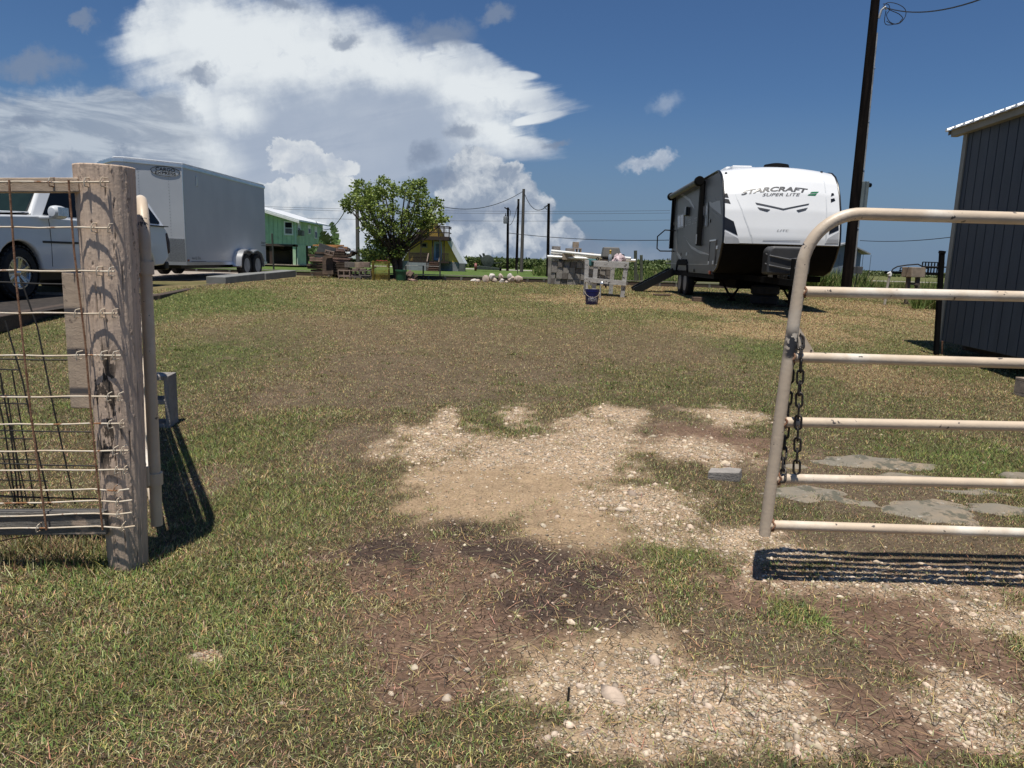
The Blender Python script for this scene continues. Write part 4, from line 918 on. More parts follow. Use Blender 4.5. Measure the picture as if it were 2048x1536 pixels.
for z_ in zs2:
    for x_ in xs_: mb.v.append(cap(min(max(x_, 0), RW), z_, .012) if 0 < x_ < RW else (x_, pz(z_)-.004, z_))
for i in range(nz_-1):
    for j in range(nx-1): k = i*nx+j; mb.f.append((k, k+1, k+1+nx, k+nx))
o = len(mb.v)
for x_ in xs_: mb.v.append((x_, 1.5, ztop+.09*crown(min(max(x_, 0), RW))*.9))
for j in range(nx-1): mb.f.append(((nz_-1)*nx+j, (nz_-1)*nx+j+1, o+j+1, o+j))
mb.build('nose_cap', capw, rv, smooth=True, angle=60)
rt = [(0, ztop)]+[(x_, ztop+.075*crown(x_)) for x_ in np.linspace(0, RW, 15)]+[(RW, ztop)]
MB().prism([(a, b+.003) for a, b in rt], lambda a, b: (a, 1.45, b), lambda a, b: (a, RL, b)).build('roof', capw, rv, smooth=True)
for x_ in (-.012, RW+.012): MB().tube([(x_, a, b) for a, b in [(RL, ztop)]+prof+low_], .022, 8).build('edge_trim', blkg, rv, smooth=True)
MB().prism([(.035, zcap-.01), (.15, zcap-.26), (.36, zcap-.5), (.64, .63), (.70, .63), (.2, zcap-.01)], lambda a, b: (.01, a-.012, b), lambda a, b: (RW-.01, a-.012, b)).build('front_skirt', blk2, rv, smooth=True)
def cpx(px, py):
    y_ = .0
    for _ in range(25): p = RF.px(px, py, 1, y_); y_ = .5*y_+.5*(cap(min(max(p.x, 0), RW), min(max(p.z, zcap), ztop))[1])
    return p.x, p.z
def decal(pts, m, name='decal', nsub=8):
    P = [cpx(*p) for p in pts]; mb = MB(); n = len(P); assert n in (3, 4)
    if n == 3: P = [P[0], P[1], P[2], P[2]]
    for i in range(nsub+1):
        for j in range(nsub+1):
            a_ = Vector(P[0]).lerp(Vector(P[1]), j/nsub); b_ = Vector(P[3]).lerp(Vector(P[2]), j/nsub); q = a_.lerp(b_, i/nsub); mb.v.append(cap(min(max(q.x, .002), RW-.002), q.y, .018))
    for i in range(nsub):
        for j in range(nsub): k = i*(nsub+1)+j; mb.f.append((k, k+1, k+nsub+2, k+nsub+1))
    return mb.build(name, m, rv)
gshade = mat('silver_decal', (.42, .43, .45), .35, var=.05); dgreen = mat('green_decal', (.02, .16, .07), .35); dgrey = mat('charcoal_decal', (.05, .055, .065), .35)
decal([(1446, 385), (1454, 387), (1457, 396), (1447, 394)], blkg); decal([(1447, 397), (1457, 399), (1461, 408), (1449, 405)], blkg)
decal([(1448, 433), (1467, 443), (1475, 471), (1449, 458)], blkg); decal([(1449, 462), (1476, 477), (1479, 487), (1449, 487)], gshade)
decal([(1666, 387), (1662, 388), (1661, 394), (1668, 391)], blkg); decal([(1668, 397), (1661, 399), (1661, 406), (1670, 402)], blkg)
decal([(1676, 436), (1660, 446), (1657, 469), (1677, 460)], blkg); decal([(1677, 464), (1655, 477), (1650, 487), (1676, 487)], gshade)
decal([(1510, 407), (1566, 419), (1566, 422), (1513, 411)], dgrey); decal([(1566, 419), (1618, 409), (1616, 412), (1566, 422)], dgrey)
decal([(1514, 416), (1540, 421), (1534, 425), (1519, 421)], dgrey); decal([(1615, 417), (1592, 422), (1596, 426), (1611, 422)], dgrey)
decal([(1622, 387), (1637, 386), (1634, 389), (1619, 390)], dgreen); decal([(1617, 391.5), (1633, 390), (1630, 394), (1614, 394)], dgreen)
ssm = mat('ridge_shade', (.60, .62, .64), .4, var=.03); decal([(1450, 352), (1451.5, 352), (1508, 487), (1505, 487)], ssm); decal([(1641, 352), (1642.5, 352), (1652, 487), (1649, 487)], ssm)  # light grey strips paint the shading of two soft ridges on the nose
decal([(1525, 480), (1600, 481), (1600, 482.5), (1525, 481.5)], gshade)
def cap_text(body, pxl, pyb, pxr, pyt, m, shear, bold, slope=0., arch=0.):
    v_, f_ = text_pts(body, 1., shear, bold); xs = [p[0] for p in v_]; ys = [p[1] for p in v_]; X0, X1, Y0, Y1 = min(xs), max(xs), min(ys), max(ys); mb = MB(); vs = []
    for p in v_:
        u, w_ = (p[0]-X0)/(X1-X0), (p[1]-Y0)/(Y1-Y0); x_, z_ = cpx(pxl+u*(pxr-pxl), pyb+w_*(pyt-pyb)+slope*u-arch*4*u*(1-u)); vs.append(cap(x_, z_, .019))
    mb.add(vs, f_); mb.build('lettering', m, rv)
cap_text('STARCRAFT', 1482, 392.5, 1615, 384, mat('letter_grey', (.07, .07, .075), .35), .25, .035, -2.5, 4.4)
cap_text('SUPER LITE', 1524, 395.5, 1600, 390, mat('letter_grey', (.07, .07, .075), .35), .3, .0, 0)
cap_text('LITE', 1553, 463, 1578, 459, mat('letter_pale', (.45, .45, .46), .35), .3, .0, 0)
for x_ in (1442, 1642): q = cpx(x_, 348); c_ = cap(max(.08, q[0]), q[1], .02); MB().lathe([(.028, 0), (.02, .02), (.002, .024)], c_, 12, 'Z').build('marker_light', blkg, rv)
# left flank details, placed on the flank plane
def sp_poly(pts, name, m, off_=-.006, th=.01, bev=0.):
    P = [RF.px(*p, 0, 0) for p in pts]; mb = MB(); mb.prism([(p.y, p.z) for p in P], lambda a, b: (off_, a, b), lambda a, b: (off_+th, a, b)); return mb.build(name, m, rv, bevel=bev)
pale = mat('pale_decal', (.33, .33, .33), .4, var=.04); dark = mat('dark_decal', (.045, .045, .048), .4, var=.05)
d_ = sp_poly([(1344, 397), (1354, 393), (1354, 527), (1348, 526), (1348, 400)], 'door', mat('door_grey', (.15, .147, .142), .45, var=.03), -.010); 
sp_poly([(1345.5, 410), (1351, 408), (1350, 453), (1345.5, 454)], 'door_window', blkg, -.018); sp_poly([(1346.6, 413), (1350.2, 411), (1349.5, 450), (1346.5, 451)], 'pane', mat('grey_pane', (.28, .28, .29), .1), -.022)
sp_poly([(1355.5, 430), (1369, 426), (1368.5, 455), (1355.5, 458)], 'window', blkg, -.016); sp_poly([(1357, 433), (1361, 431.5), (1361, 454), (1357, 455)], 'pane', mat('grey_pane', (.28, .28, .29), .1), -.020); sp_poly([(1362.5, 431), (1367.5, 429.5), (1367, 452), (1362.5, 453.5)], 'pane', mat('grey_pane', (.28, .28, .29), .1), -.020)
sp_poly([(1405, 408), (1418, 405), (1416.5, 453), (1404.5, 456)], 'window', blkg, -.016); sp_poly([(1408, 413), (1415.5, 411), (1415, 429), (1408, 431)], 'pane', mat('grey_pane', (.28, .28, .29), .1), -.020)
sp_poly([(1409, 435), (1414, 434), (1413.5, 450), (1408.5, 451)], 'pane', mat('grey_pane2', (.08, .08, .085), .1), -.020)
sp_poly([(1424, 420), (1446, 438), (1447, 452)], 'swoosh', dark, -.003, .004); sp_poly([(1418, 404), (1440, 401), (1443, 430), (1420, 412)], 'swoosh', pale, -.002, .003)
sp_poly([(1407, 396), (1420, 391), (1426, 396), (1413, 401)], 'swoosh', dark, -.003, .004); sp_poly([(1418, 400), (1430, 397), (1434, 402), (1424, 406)], 'swoosh', dark, -.003, .004)
sp_poly([(1352, 385), (1366, 388), (1380, 398), (1389, 414), (1389, 419), (1378, 402), (1364, 392), (1352, 388)], 'swoosh', pale, -.003, .004)
sp_poly([(1367, 472), (1390, 486), (1415, 488), (1395, 494), (1385, 494), (1374, 484)], 'swoosh', dark, -.003, .004)
sp_poly([(1372, 479), (1380, 490), (1396, 500), (1416, 508), (1423, 511), (1400, 507), (1383, 497)], 'swoosh', pale, -.004, .004)
sp_poly([(1344, 465), (1355, 482), (1364, 496), (1352, 484)], 'swoosh', dark, -.003, .004); sp_poly([(1352, 500), (1362, 514), (1374, 527), (1366, 527), (1354, 510)], 'swoosh', pale, -.003, .004)
sp_poly([(1333, 525.5), (1374, 527.5), (1374, 529), (1333, 527)], 'belt_trim', pale, -.008, .008); sp_poly([(1374, 527.5), (1433, 528.5), (1433, 530), (1374, 529)], 'belt_trim', pale, -.008, .008)
tx = MB(); q0, q1 = RF.px(1370, 451, 0, 0), RF.px(1394, 443, 0, 0)
text_on(tx, 'SUPER LITE', lambda x_, y_: (-.006, q0.y+(q1.y-q0.y)*x_, q0.z-.02+y_), 1., .14, shear=.2); tx.build('lettering', pale, rv)
for (x_, y_) in ((1439, 379),): pass
o = MB().box((0, 0, 0), (.006, .62, 1.0)).build('hatch', grey, rv, bevel=.0); qa, qb = RF.px(1418, 530, 0, 0), RF.px(1434, 480, 0, 0)
o.location = (-.009, (qa.y+qb.y)/2, (qa.z+qb.z)/2); o.scale = (1, abs(qa.y-qb.y)/.62, abs(qa.z-qb.z)/1.0)
MB().tube([(-.016, qa.y, qb.z), (-.016, qb.y, qb.z), (-.016, qb.y, qa.z), (-.016, qa.y, qa.z)], .006, 5, closed=True).build('hatch_frame', dark, rv)
MB().beam((-.02, qa.y, qb.z), (-.02, qb.y, qb.z), .012, .03).build('hatch_hinge', trim, rv)
for (x_, y_, m_) in ((1420.5, 458-16, blkg), (1362, 508, blkg), (1336, 519, blkg), (1364, 518, blkg), (1388, 541, blkg), (1374, 508, trim), (1435, 495, trim), (1418, 526, trim), (1427, 525, trim), (1340, 519, trim)):
    q = RF.px(x_, y_, 0, 0); MB().box((-.01, q.y, q.z), (.02, .10, .07)).build('fitting', m_, rv, bevel=.004)
q = RF.px(1420, 545, 0, 0); MB().box((-.014, q.y, q.z), (.03, .16, .07)).build('side_lamp', mat('amber_lamp', (.35, .07, .03), .3), rv, bevel=.005)
q = RF.px(1378, 423, 0, 0); MB().box((-.05, q.y, q.z), (.10, .22, .22)).build('porch_lamp', blkg, rv, bevel=.02)
# awning: roller and two arms
ya, yb = RF.px(1396, 360, 0, -.16).y, RF.px(1335, 388, 0, -.16).y; za = RF.px(1396, 362, 0, -.16).z; yb = min(yb, RL-.15)
MB().tube([(-.13, ya, za), (-.13, yb, za)], .075, 16).build('awning_roll', mat('awning_grey', (.10, .10, .10), .6), rv, smooth=True)
for y_ in (ya, yb):
    zb2 = RF.px(1391, 492, 0, -.05).z
    ar_ = MB(); ar_.box((-.05, y_, (za+zb2)/2), (.09, .17, za-zb2)); ar_.lathe([(.10, -.09), (.11, -.05), (.11, .05), (.10, .09)], (-.13, y_, za), 16, 'Y'); ar_.build('awning_arm', blk2, rv, bevel=.01)
    MB().box((-.10, y_, zb2+.15), (.015, .03, .22)).build('awning_strut', trim, rv)
# grab handle
hA, hB, hC, hD, hE = (RF.px(*p, 1, yb-.4) for p in ((1340, 461), (1330, 460), (1315, 473), (1314, 497), (1320, 502)))
hF = RF.px(1338, 502, 1, yb-.4)
MB().tube([(0, hA.y, hA.z), hB, hC, hD, hE, (0, hF.y, hF.z)], .018, 8).build('grab_handle', blkg, rv, smooth=True)
# undercarriage
MB().box((RW/2, RL/2+.35, .56), (2.2, RL-.8, .12)).build('frame', blk2, rv); MB().box((RW/2+.1, 1.9, .42), (1.3, 1.6, .22)).build('belly_shade_box', blk2, rv, bevel=.03); MB().box((RW/2, 4.9, .44), (1.6, 1.2, .16)).build('belly_shade_box', blk2, rv, bevel=.03)  # black boxes added below the floor to darken the gap underneath
MB().box((.02, (.75+4.0)/2+.0, .66), (.03, 3.0, .12)).build('skirt', mat('charcoal_skirt', (.09, .09, .09), .4), rv)
w1 = RF.px(1371, 570, 0, .05); w2y = w1.y; yA, yB = w2y+.0, w2y+.78

for y_ in (yA, yB):
    small_wheel(rv, .12, y_, .34, .2); copy_ = small_wheel(rv, RW-.12, y_, .34, .2)
    for o_ in (copy_,): o_.rotation_euler.z = 0
    for o_ in [x_ for x_ in sc.collection.objects if x_.parent == rv and x_.name.startswith('wheel') and abs(x_.location.x-.12) < .01]: o_.rotation_euler.z = math.pi
fdr = MB().prism([(yA-.48, .60), (yA-.40, .84), (yA-.2, .92), (yB+.2, .92), (yB+.40, .84), (yB+.48, .60), (yB+.40, .60), (yB+.33, .77), (yA-.33, .77), (yA-.40, .60)], lambda a, b: (-.03, a, b), lambda a, b: (.2, a, b)).build('wheel_arch', blk2, rv, bevel=.01)
for x_ in (RW/2-.45, RW/2+.45): MB().beam((x_, .75, .56), (RW/2, -1.0, .50), .08, .12).build('tongue', blk2, rv)
tb = MB().prism([(-.40, .64), (-.40, 1.10), (-.33, 1.18), (.33, 1.18), (.40, 1.10), (.40, .64)], lambda a, b: (RW/2+a, -.62, b), lambda a, b: (RW/2+a, -.20, b)).build('gas_bottle_cover', mat('charcoal_cover', (.050, .050, .052), .45, var=.1), rv, bevel=.05, seg=3)
for z_ in (.80, .98): MB().tube([(RW/2-.41, -.5, z_+.05), (RW/2-.36, -.635, z_+.02), (RW/2, -.64, z_-.04), (RW/2+.36, -.635, z_+.02)], .012, 6).build('cover_groove', mat('groove_grey', (.16, .16, .165), .4), tb, smooth=True)
for x_, w_ in ((.78, .12), (.98, .14), (1.10, .34), (1.42, .1)): MB().box((x_+.35, .55, .60), (w_*.8, .012, .14)).build('sticker', mat('sticker_white', (.45, .45, .45), .5, var=.4, scale=14), rv)
def scissor(x_, y_):
    s_ = MB(); s_.beam((x_-.28, y_, .54), (x_, y_, .10), .04, .04, up=(0, 1, 0)); s_.beam((x_+.28, y_, .54), (x_, y_, .10), .04, .04, up=(0, 1, 0)); s_.box((x_, y_, .07), (.16, .12, .05)); s_.build('stabiliser_jack', blk2, rv)
scissor(.5, 1.1); scissor(RW-.5, 1.1); scissor(.5, RL-.6)
MB().tube([(RW/2, -.85, .04), (RW/2, -.85, .95)], .035, 10).build('tongue_jack', blk2, rv)
MB().lathe([(.25, 0), (.27, .03), (.25, .09), (.10, .12), (.002, .125)], (1.35, 1.6, ztop+.14), 24).build('roof_vent', blk2, rv, smooth=True)
MB().box((.9, 3.3, ztop+.20), (.75, 1.1, .26)).build('air_conditioner', capw, rv, bevel=.06, seg=3)
MB().box((.55, 1.5, ztop+.10), (.42, .5, .12)).build('roof_hatch', capw, rv, bevel=.03, seg=3)
# blocks and boards under the trailer
brickm = mat('brown_plank', (.16, .105, .075), .85, var=.25, scale=6, bump=.5)
for (px, py, w_, h_, lab) in ((1397, 604, .26, .11, 'brown timber block under the left jack of the travel trailer'), (1556, 614, .62, .05, 'brown plank lying in front of the travel trailer by the gate bar'), (1325, 592, .42, .05, 'dark plank lying in the straw near the trailer steps')):
    q = G(px, py); tag(MB().box((q.x, q.y+.06, q.z+h_/2-.005), (w_, .14, h_), rz=.06).build('timber_block', brickm, bevel=.006), lab, 'timber block')
for (x_, lab) in ((.5, 'dark tyre-like stack under the right side of the travel trailer nose'),):
    q = RF.o+RF.M @ Vector((1.15, .9, 0)); tag(MB().lathe([(.24, 0), (.29, .03), (.29, .17), (.24, .2), (.29, .23), (.29, .37), (.24, .4)], (q.x, q.y, q.z), 20).build('jack_stack', tyre, smooth=True, angle=30), 'dark round support standing under the travel trailer nose', 'support')
# entry steps
st0 = RF.px(1334, 532, 0, -.02); sy = min(max(st0.y, 0), RL-.5)
stp = empty('entry_steps', RF.o+RF.M @ Vector((0, sy-.25, 0)), ryaw, 'black folding steps leading up to the door of the travel trailer', 'steps')
for y_ in (-.33, .33):
    MB().beam((-.06, y_, .60), (-1.10, y_, .02), .03, .20, up=(0, 0, 1)).build('stringer', blkg, stp)
for k in range(4):
    x_, z_ = -.16-.25*k, .56-.15*k; MB().box((x_-.02, 0, z_), (.24, .63, .03)).build('tread', blk2, stp); MB().box((x_-.13, 0, z_-.02), (.02, .63, .06)).build('riser', mat('step_nosing', (.10, .10, .105), .5), stp)

# ================================================================= cinder block pile, wood pile, bin, cage
def put(o, loc, rot): o.location = loc; o.rotation_euler = rot; return o
mods = {}
def new_block(material, loc, rot, lab, group, open_=True, L=.39, D=.19, Hh=.19):
    key = (material.name, open_, L, D, Hh)
    if key not in mods:
        o = block_mb(L, D, Hh, open_).build('concrete_block', material, bevel=.004, seg=1); mods[key] = o
    else: o = mods[key].copy(); sc.collection.objects.link(o)
    put(o, loc, rot); tag(o, lab, 'block', group); return o
pinkc = mat('reddish_concrete', (.27, .20, .165), .92, var=.2, scale=7, bump=.7, bscale=90)
CYb = 23.3
# hollow blocks stacked on their sides; the cells face the camera (rot x 90)
def cb(px, py, mat_, lab, rz=0., dy=0., face=True):
    p = at(px, py, CYb+dy); rot = Matrix.Rotation(rz, 3, 'Z') @ Matrix.Rotation(R(90), 3, 'X') if face else Matrix.Rotation(rz, 3, 'Z')
    # px, py is the bottom middle of the block
    loc = (p.x, p.y+.095, p.z+.095) if face else (p.x, p.y, p.z)
    return new_block(mat_, loc, rot.to_euler(), lab, 'hollow blocks piled near the tree')
for (px, py, m_, lab, rz, dy) in [
    (690, 564, pinkc, 'hollow block with its cells showing, bottom left of the small block pile', 0, 0), (711, 565, concd, 'hollow block at the bottom of the small block pile, second from its left', 0, .05),
    (732, 565, concd, 'hollow block at the bottom right of the small block pile', .1, .1), (689, 552, pinkc, 'hollow block in the second layer at the left end of the small pile', 0, .0),
    (711, 552, pinkc, 'hollow block in the second layer of the small pile, behind a patch of yellow', 0, .12), (731, 552, concd, 'hollow block in the second layer at the right of the small pile', 0, .08)]:
    cb(px, py, m_, lab, rz, dy)
for (px, py, m_, lab, rz, dy) in [(699, 535, concd, 'solid-looking dark block lying at the top left of the small block pile', 0, .0), (716, 535.5, conc2, 'tan block lying on top of the small block pile, left of its twin', .05, .02),
    (729, 535, pinkc, 'reddish block on top of the small block pile, right of the tan one', 0, .0), (712, 543, pinkc, 'reddish half-height block in the third layer of the small pile', 0, -.02), (724, 543, pinkc, 'reddish block in the third layer of the small pile, at its right', 0, -.02)]:
    p = at(px, py, CYb+dy); new_block(m_, (p.x, p.y+.1, p.z), (0, 0, rz), lab, 'hollow blocks piled near the tree', False, .24 if 'half' in lab or 'third' in lab else .32, .19, .10 if 'third' in lab else .17)
logm = mat('split_wood', (.075, .045, .032), .9, var=.3, scale=6, bump=.6); logend = mat('log_end', (.33, .25, .19), .9, var=.3, scale=20)
brd = mat('old_brown_board', (.10, .065, .045), .85, var=.25, scale=4, bump=.5); orn = mat('fresh_orange_board', (.55, .27, .10), .75, var=.15, scale=3, bump=.3); pnkb = mat('pinkish_board', (.30, .19, .155), .85, var=.2, scale=4, bump=.4)
WY = 24.3; rw_ = random.Random(3)
for i in range(9):
    p = at(670+rw_.uniform(-3, 3), 549-i*5.0, WY); ln = 1.15+rw_.uniform(-.2, .3)
    o = MB().box((0, 0, .035), (ln, .5, .062)).build('board', pnkb if i in (5, 6) else brd, bevel=.004); put(o, (p.x-.12, p.y, p.z), (0, 0, rw_.uniform(-.12, .12)))
    tag(o, ['lowest', 'second lowest', 'third lowest', 'fourth lowest', 'middle', 'pinkish lower', 'pinkish upper', 'second highest brown', 'highest brown'][i if i < 7 else i]+' board lying flat in the middle of the wood heap', 'board', 'boards in the wood heap')
for k in range(3):
    p = at(650+k*6, 549, WY-.35); q = at(650+k*5, 504, WY-.2); o = MB().beam(p, q, .16, .05, up=(0, 1, 0)).build('upright_board', brd, bevel=.004); tag(o, ('left', 'middle', 'right')[k]+' one of three boards standing upright at the left of the wood heap', 'board', 'upright boards at the wood heap')
for i, (px, py, ln, m_, lab) in enumerate([(657, 491, 1.0, orn, 'fresh orange board on top of the wood heap, left'), (662, 495, .42, orn, 'short fresh orange block of wood on top of the heap'), (676, 494, .62, orn, 'fresh orange board sticking out at the upper right of the wood heap'), (680, 498, .5, pnkb, 'pinkish board just under the orange ones'), (681, 501.5, .42, pnkb, 'short pale board under the pinkish one on the wood heap')]):
    p = at(px, py, WY-.1); o = MB().box((0, 0, 0), (ln, .14, .045 if i != 1 else .08)).build('board', m_, bevel=.003); put(o, p, (0, .02*(i % 3-1), rw_.uniform(-.2, .2))); tag(o, lab, 'board')
o = MB().prism([(-.33, -.16), (.28, -.30), (.36, .12), (-.15, .27)], lambda a, b: (a, 0, b), lambda a, b: (a, .05, b)).build('metal_sheet', mat('slate_grey_sheet', (.08, .085, .085), .7, var=.2), bevel=.004); put(o, at(649, 503, WY-.25), (0, 0, .1)); tag(o, 'slanting dark grey sheet leaning on the upper left of the wood heap', 'sheet')
p = at(660, 506, WY-.32); new_block(pinkc, (p.x, p.y, p.z), (R(90), R(12), .1), 'reddish hollow block tilted on top of the wood heap', None, True, .3, .15, .15)
proto = None
def log_at(px, py, dy=0., r=.05):
    global proto
    if proto is None:
        proto = empty('firewood_log', (0, 0, 0)); MB().lathe([(.052, 0), (.055, .02), (.05, .44), (.047, .46)], (0, -.0, 0), 9, 'Y').build('bark', logm, proto, smooth=True, angle=40); MB().lathe([(.044, -.004), (.04, -.001)], (0, 0, 0), 9, 'Y').build('cut_end', logend, proto); o = proto
    else: o = copy_tree(proto)
    o.location = at(px, py, WY+dy); o.rotation_euler = (rw_.uniform(-.12, .12), rw_.uniform(-.5, .5), rw_.uniform(-.5, .5)); s2 = rw_.uniform(.7, 1.25); o.scale = (s2, rw_.uniform(.7, 1.1), s2*rw_.uniform(.7, 1))
    tag(o, 'dark split log in the heap of firewood left of the small block pile', 'log', 'logs in the firewood heap')
for j in range(12):
    w_ = 30-j*.7 if j < 9 else 24-(j-9)*6
    for i in range(7):
        px = 664+(i+rw_.uniform(.1, .9))*w_/6.5 + (j % 2)*2; log_at(px, 551-j*4.3+rw_.uniform(-1, 1), rw_.uniform(-.15, .2))
for i in range(14): log_at(634+rw_.uniform(0, 18), 548-rw_.uniform(0, 40), -.1+rw_.uniform(-.1, .2))
for i, (px, py) in enumerate([(698, 500), (703, 505), (692, 497), (700, 510)]): log_at(px, py, .1)
o = MB().beam(at(728, 545, CYb+.3), at(752, 534, CYb+.3), .1, .04).build('plank', brd, bevel=.004); tag(o, 'grey-brown plank leaning from the small block pile towards the yellow cage', 'plank')
# yellow wire cage
yel = mat('yellow_wire', (.34, .25, .035), .6, var=.35, scale=4)
YB = at(762, 563, 23.4); YT = at(762, 522, 23.4); cw, cd_, chh = .50, .45, YT.z-YB.z
cg = empty('wire_trap', (YB.x, 23.4, YB.z), .05, 'yellow wire mesh crab trap standing beside the green bin', 'trap')
def grid(name, z0, z1):
    m = MB(); n = 11
    for fx in (-cd_/2, cd_/2):
        for i in range(n+1): x_ = -cw/2+cw*i/n; m.beam((x_, fx, z0), (x_, fx, z1), .006, .006)
        for i in range(int((z1-z0)/.045)+1): z_ = z0+i*.045; m.beam((-cw/2, fx, z_), (cw/2, fx, z_), .006, .006)
    for fx in (-cw/2, cw/2):
        for i in range(n): y_ = -cd_/2+cd_*i/n; m.beam((fx, y_, z0), (fx, y_, z1), .006, .006)
        for i in range(int((z1-z0)/.045)+1): z_ = z0+i*.045; m.beam((fx, -cd_/2, z_), (fx, cd_/2, z_), .006, .006)
    m.build(name, yel, cg)
grid('mesh', 0, chh*.62); grid('upper_mesh', chh*.66, chh)
fr = MB()
for x_ in (-cw/2, cw/2):
    for y_ in (-cd_/2, cd_/2): fr.beam((x_, y_, 0), (x_, y_, chh), .016, .016)
fr.beam((-cw/4, 0, .0), (cw/3, 0, chh*.6), .012, .012); fr.build('frame', yel, cg)
rp = MB(); rp.tube([(-.15+.05*i+.02*math.sin(i*3), -.05+.05*math.cos(i*2), chh+.01+.012*math.sin(i*2.3)) for i in range(9)], .010, 6); o = rp.build('rope', mat('red_rope', (.42, .07, .06), .8)); o.location = (YB.x, 23.4, YB.z); tag(o, 'red rope heaped on top of the yellow trap', 'rope')
# green bin
gb = at(802, 563, 23.2); grn = mat('green_plastic', (.020, .085, .040), .5, var=.12, scale=4, bump=.1)
bn_ = empty('green_bin', (gb.x, 23.2, gb.z), 0, 'green plastic tub standing in front of the tree trunk', 'bin')
MB().lathe([(.125, 0), (.15, .02), (.168, .30), (.175, .36), (.162, .36), (.155, .30), (.14, .04), (.01, .03)], (0, 0, 0), 24).build('tub', grn, bn_, smooth=True, angle=40)
MB().lathe([(.178, .315), (.187, .32), (.187, .368), (.172, .372)], (0, 0, 0), 24, cap=False).build('rim', grn, bn_, smooth=True, angle=40)
# debris heap by the bin
for i, (px, py, dy, ln, m_) in enumerate([(812, 560, .1, .45, brd), (820, 558, .2, .5, pnkb), (818, 552, .25, .4, brd), (824, 561, .1, .35, pnkb), (828, 556, .3, .4, brd), (815, 546, .3, .35, pnkb), (822, 549, .2, .3, brd), (829, 563, .05, .3, brd)]):
    o = MB().box((0, 0, 0), (ln*.7, .12, .07)).build('scrap_board', m_, bevel=.006); put(o, at(px, py, 23.3+dy), (rw_.uniform(-.5, .5), rw_.uniform(-.8, .8), rw_.uniform(-1, 1))); tag(o, ['upper left brown', 'large pinkish', 'top brown', 'low right pinkish', 'right-hand brown', 'highest pinkish', 'middle brown', 'lowest brown'][i]+' piece in the little scrap heap right of the green tub', 'scrap wood', 'scrap wood beside the green tub')

# ================================================================= white rocks
rockm = mat('pale_rock', (.52, .44, .38), .9, var=.15, scale=5, col2=(.38, .29, .23), bump=.6, bscale=20)
for i, (px, py, rx_, rz2, lab) in enumerate([(949, 565, .16, .09, 'low dull rock at the left end of the rock row'), (955, 566, .13, .09, 'small pale rock, second from the left of the row'), (971, 564, .15, .15, 'pointed pinkish rock, third from the left'), (983, 560, .16, .14, 'tall tan rock at the back of the row, left of its middle'),
    (988, 566, .13, .11, 'very white rock at the front of the row'), (1001, 560, .10, .14, 'narrow upright rock in the middle of the row'), (1003, 566, .13, .10, 'dull brown rock in front of the upright one'), (1013, 567, .07, .06, 'smallest stone of the row, between two large rocks'),
    (1023, 564, .16, .13, 'dull tan rock, second from the right of the row'), (1020, 559, .12, .13, 'pale rock with orange stain behind the row, near its right end'), (1037, 565, .17, .16, 'large pink-white rock at the right end of the row')]):
    o = rock_mb(rx_*.95, rx_*.8, rz2, i+30).build('rock', rockm if i % 3 else mat('white_rock', (.62, .57, .52), .9, var=.15, scale=5, bump=.6), smooth=True, angle=25); p = at(px, py, 24.6); put(o, (p.x, p.y, p.z+rz2*.65), (0, 0, i*1.3)); tag(o, lab, 'rock', 'rocks lined up on the lawn')

# ================================================================= big stack of concrete blocks
BY = 24.2; sp_b = .196; bl0 = at(1102, 568, BY); zb0 = bl0.z; rb = random.Random(9)
ordn = ['first', 'second', 'third', 'fourth', 'fifth', 'sixth', 'seventh', 'eighth', 'ninth', 'tenth']; rown = ['bottom', 'second lowest', 'middle', 'second highest', 'top']
lean_ = .028
for r_ in range(5):
    for c_ in range(10):
        if r_ == 4 and c_ > 9: continue
        wide = False; x_ = bl0.x+.02+c_*sp_b*1.03+(r_*lean_)+rb.uniform(-.01, .01); y_ = BY+.2+rb.uniform(-.04, .02); z_ = zb0+r_*.192-(c_*.006)
        if r_ == 0: z_ -= .0
        m_ = concd if rb.random() < .22 else conc
        new_block(m_, (x_, y_, z_), (0, 0, R(90)+rb.uniform(-.03, .03)), f'block end, {ordn[c_]} from the left in the {rown[r_]} row of the big stack', 'blocks in the big stack', False)
    # end faces of the stack's left flank: one more row of blocks behind
for r_ in range(5):
    for d_ in range(1):
        new_block(conc, (bl0.x+.02+r_*lean_, BY+.64, zb0+r_*.192), (0, 0, R(90)), f'rear block on the left flank of the big stack, {rown[r_]} row', 'blocks in the big stack', False)
zt_b = zb0+5*.192
for (px, w_, z_, m_, rz, opn, lab, py) in [(1112, .24, 0, conc, .3, False, 'grey concrete block standing alone at the top left of the big stack', 504), (1138, .22, 0, conc, .15, False, 'grey block on top of the stack, just left of the tan pair', 508), (1152, .27, 0, conc2, .2, True, 'tan hollow block on top of the stack, lower of the tan pair', 508), (1151, .2, 0, conc2, .0, False, 'tan block at the very top of the stack, upper of the tan pair', 495.5),
    (1177, .34, 0, conc2, .0, False, 'brownish block lying on top of the stack right of the tan pair', 517), (1192, .24, 0, conc, .0, False, 'grey block lying on top of the stack, rightmost', 519), (1136, .40, 0, conc2, 0, False, 'tan-grey block lying on the pipes at the front of the stack', 519.5)]:
    dy = .25 if py < 519.4 else .0
    p = at(px, py, BY+dy+ (.15 if dy else 0))
    new_block(m_, (p.x, p.y, p.z), (0 if not opn else R(90), 0, rz), lab, None, opn, w_, .2, .19 if 'pipes' not in lab else .19)
    if opn: [x for x in sc.collection.objects][-1].location.z += .09
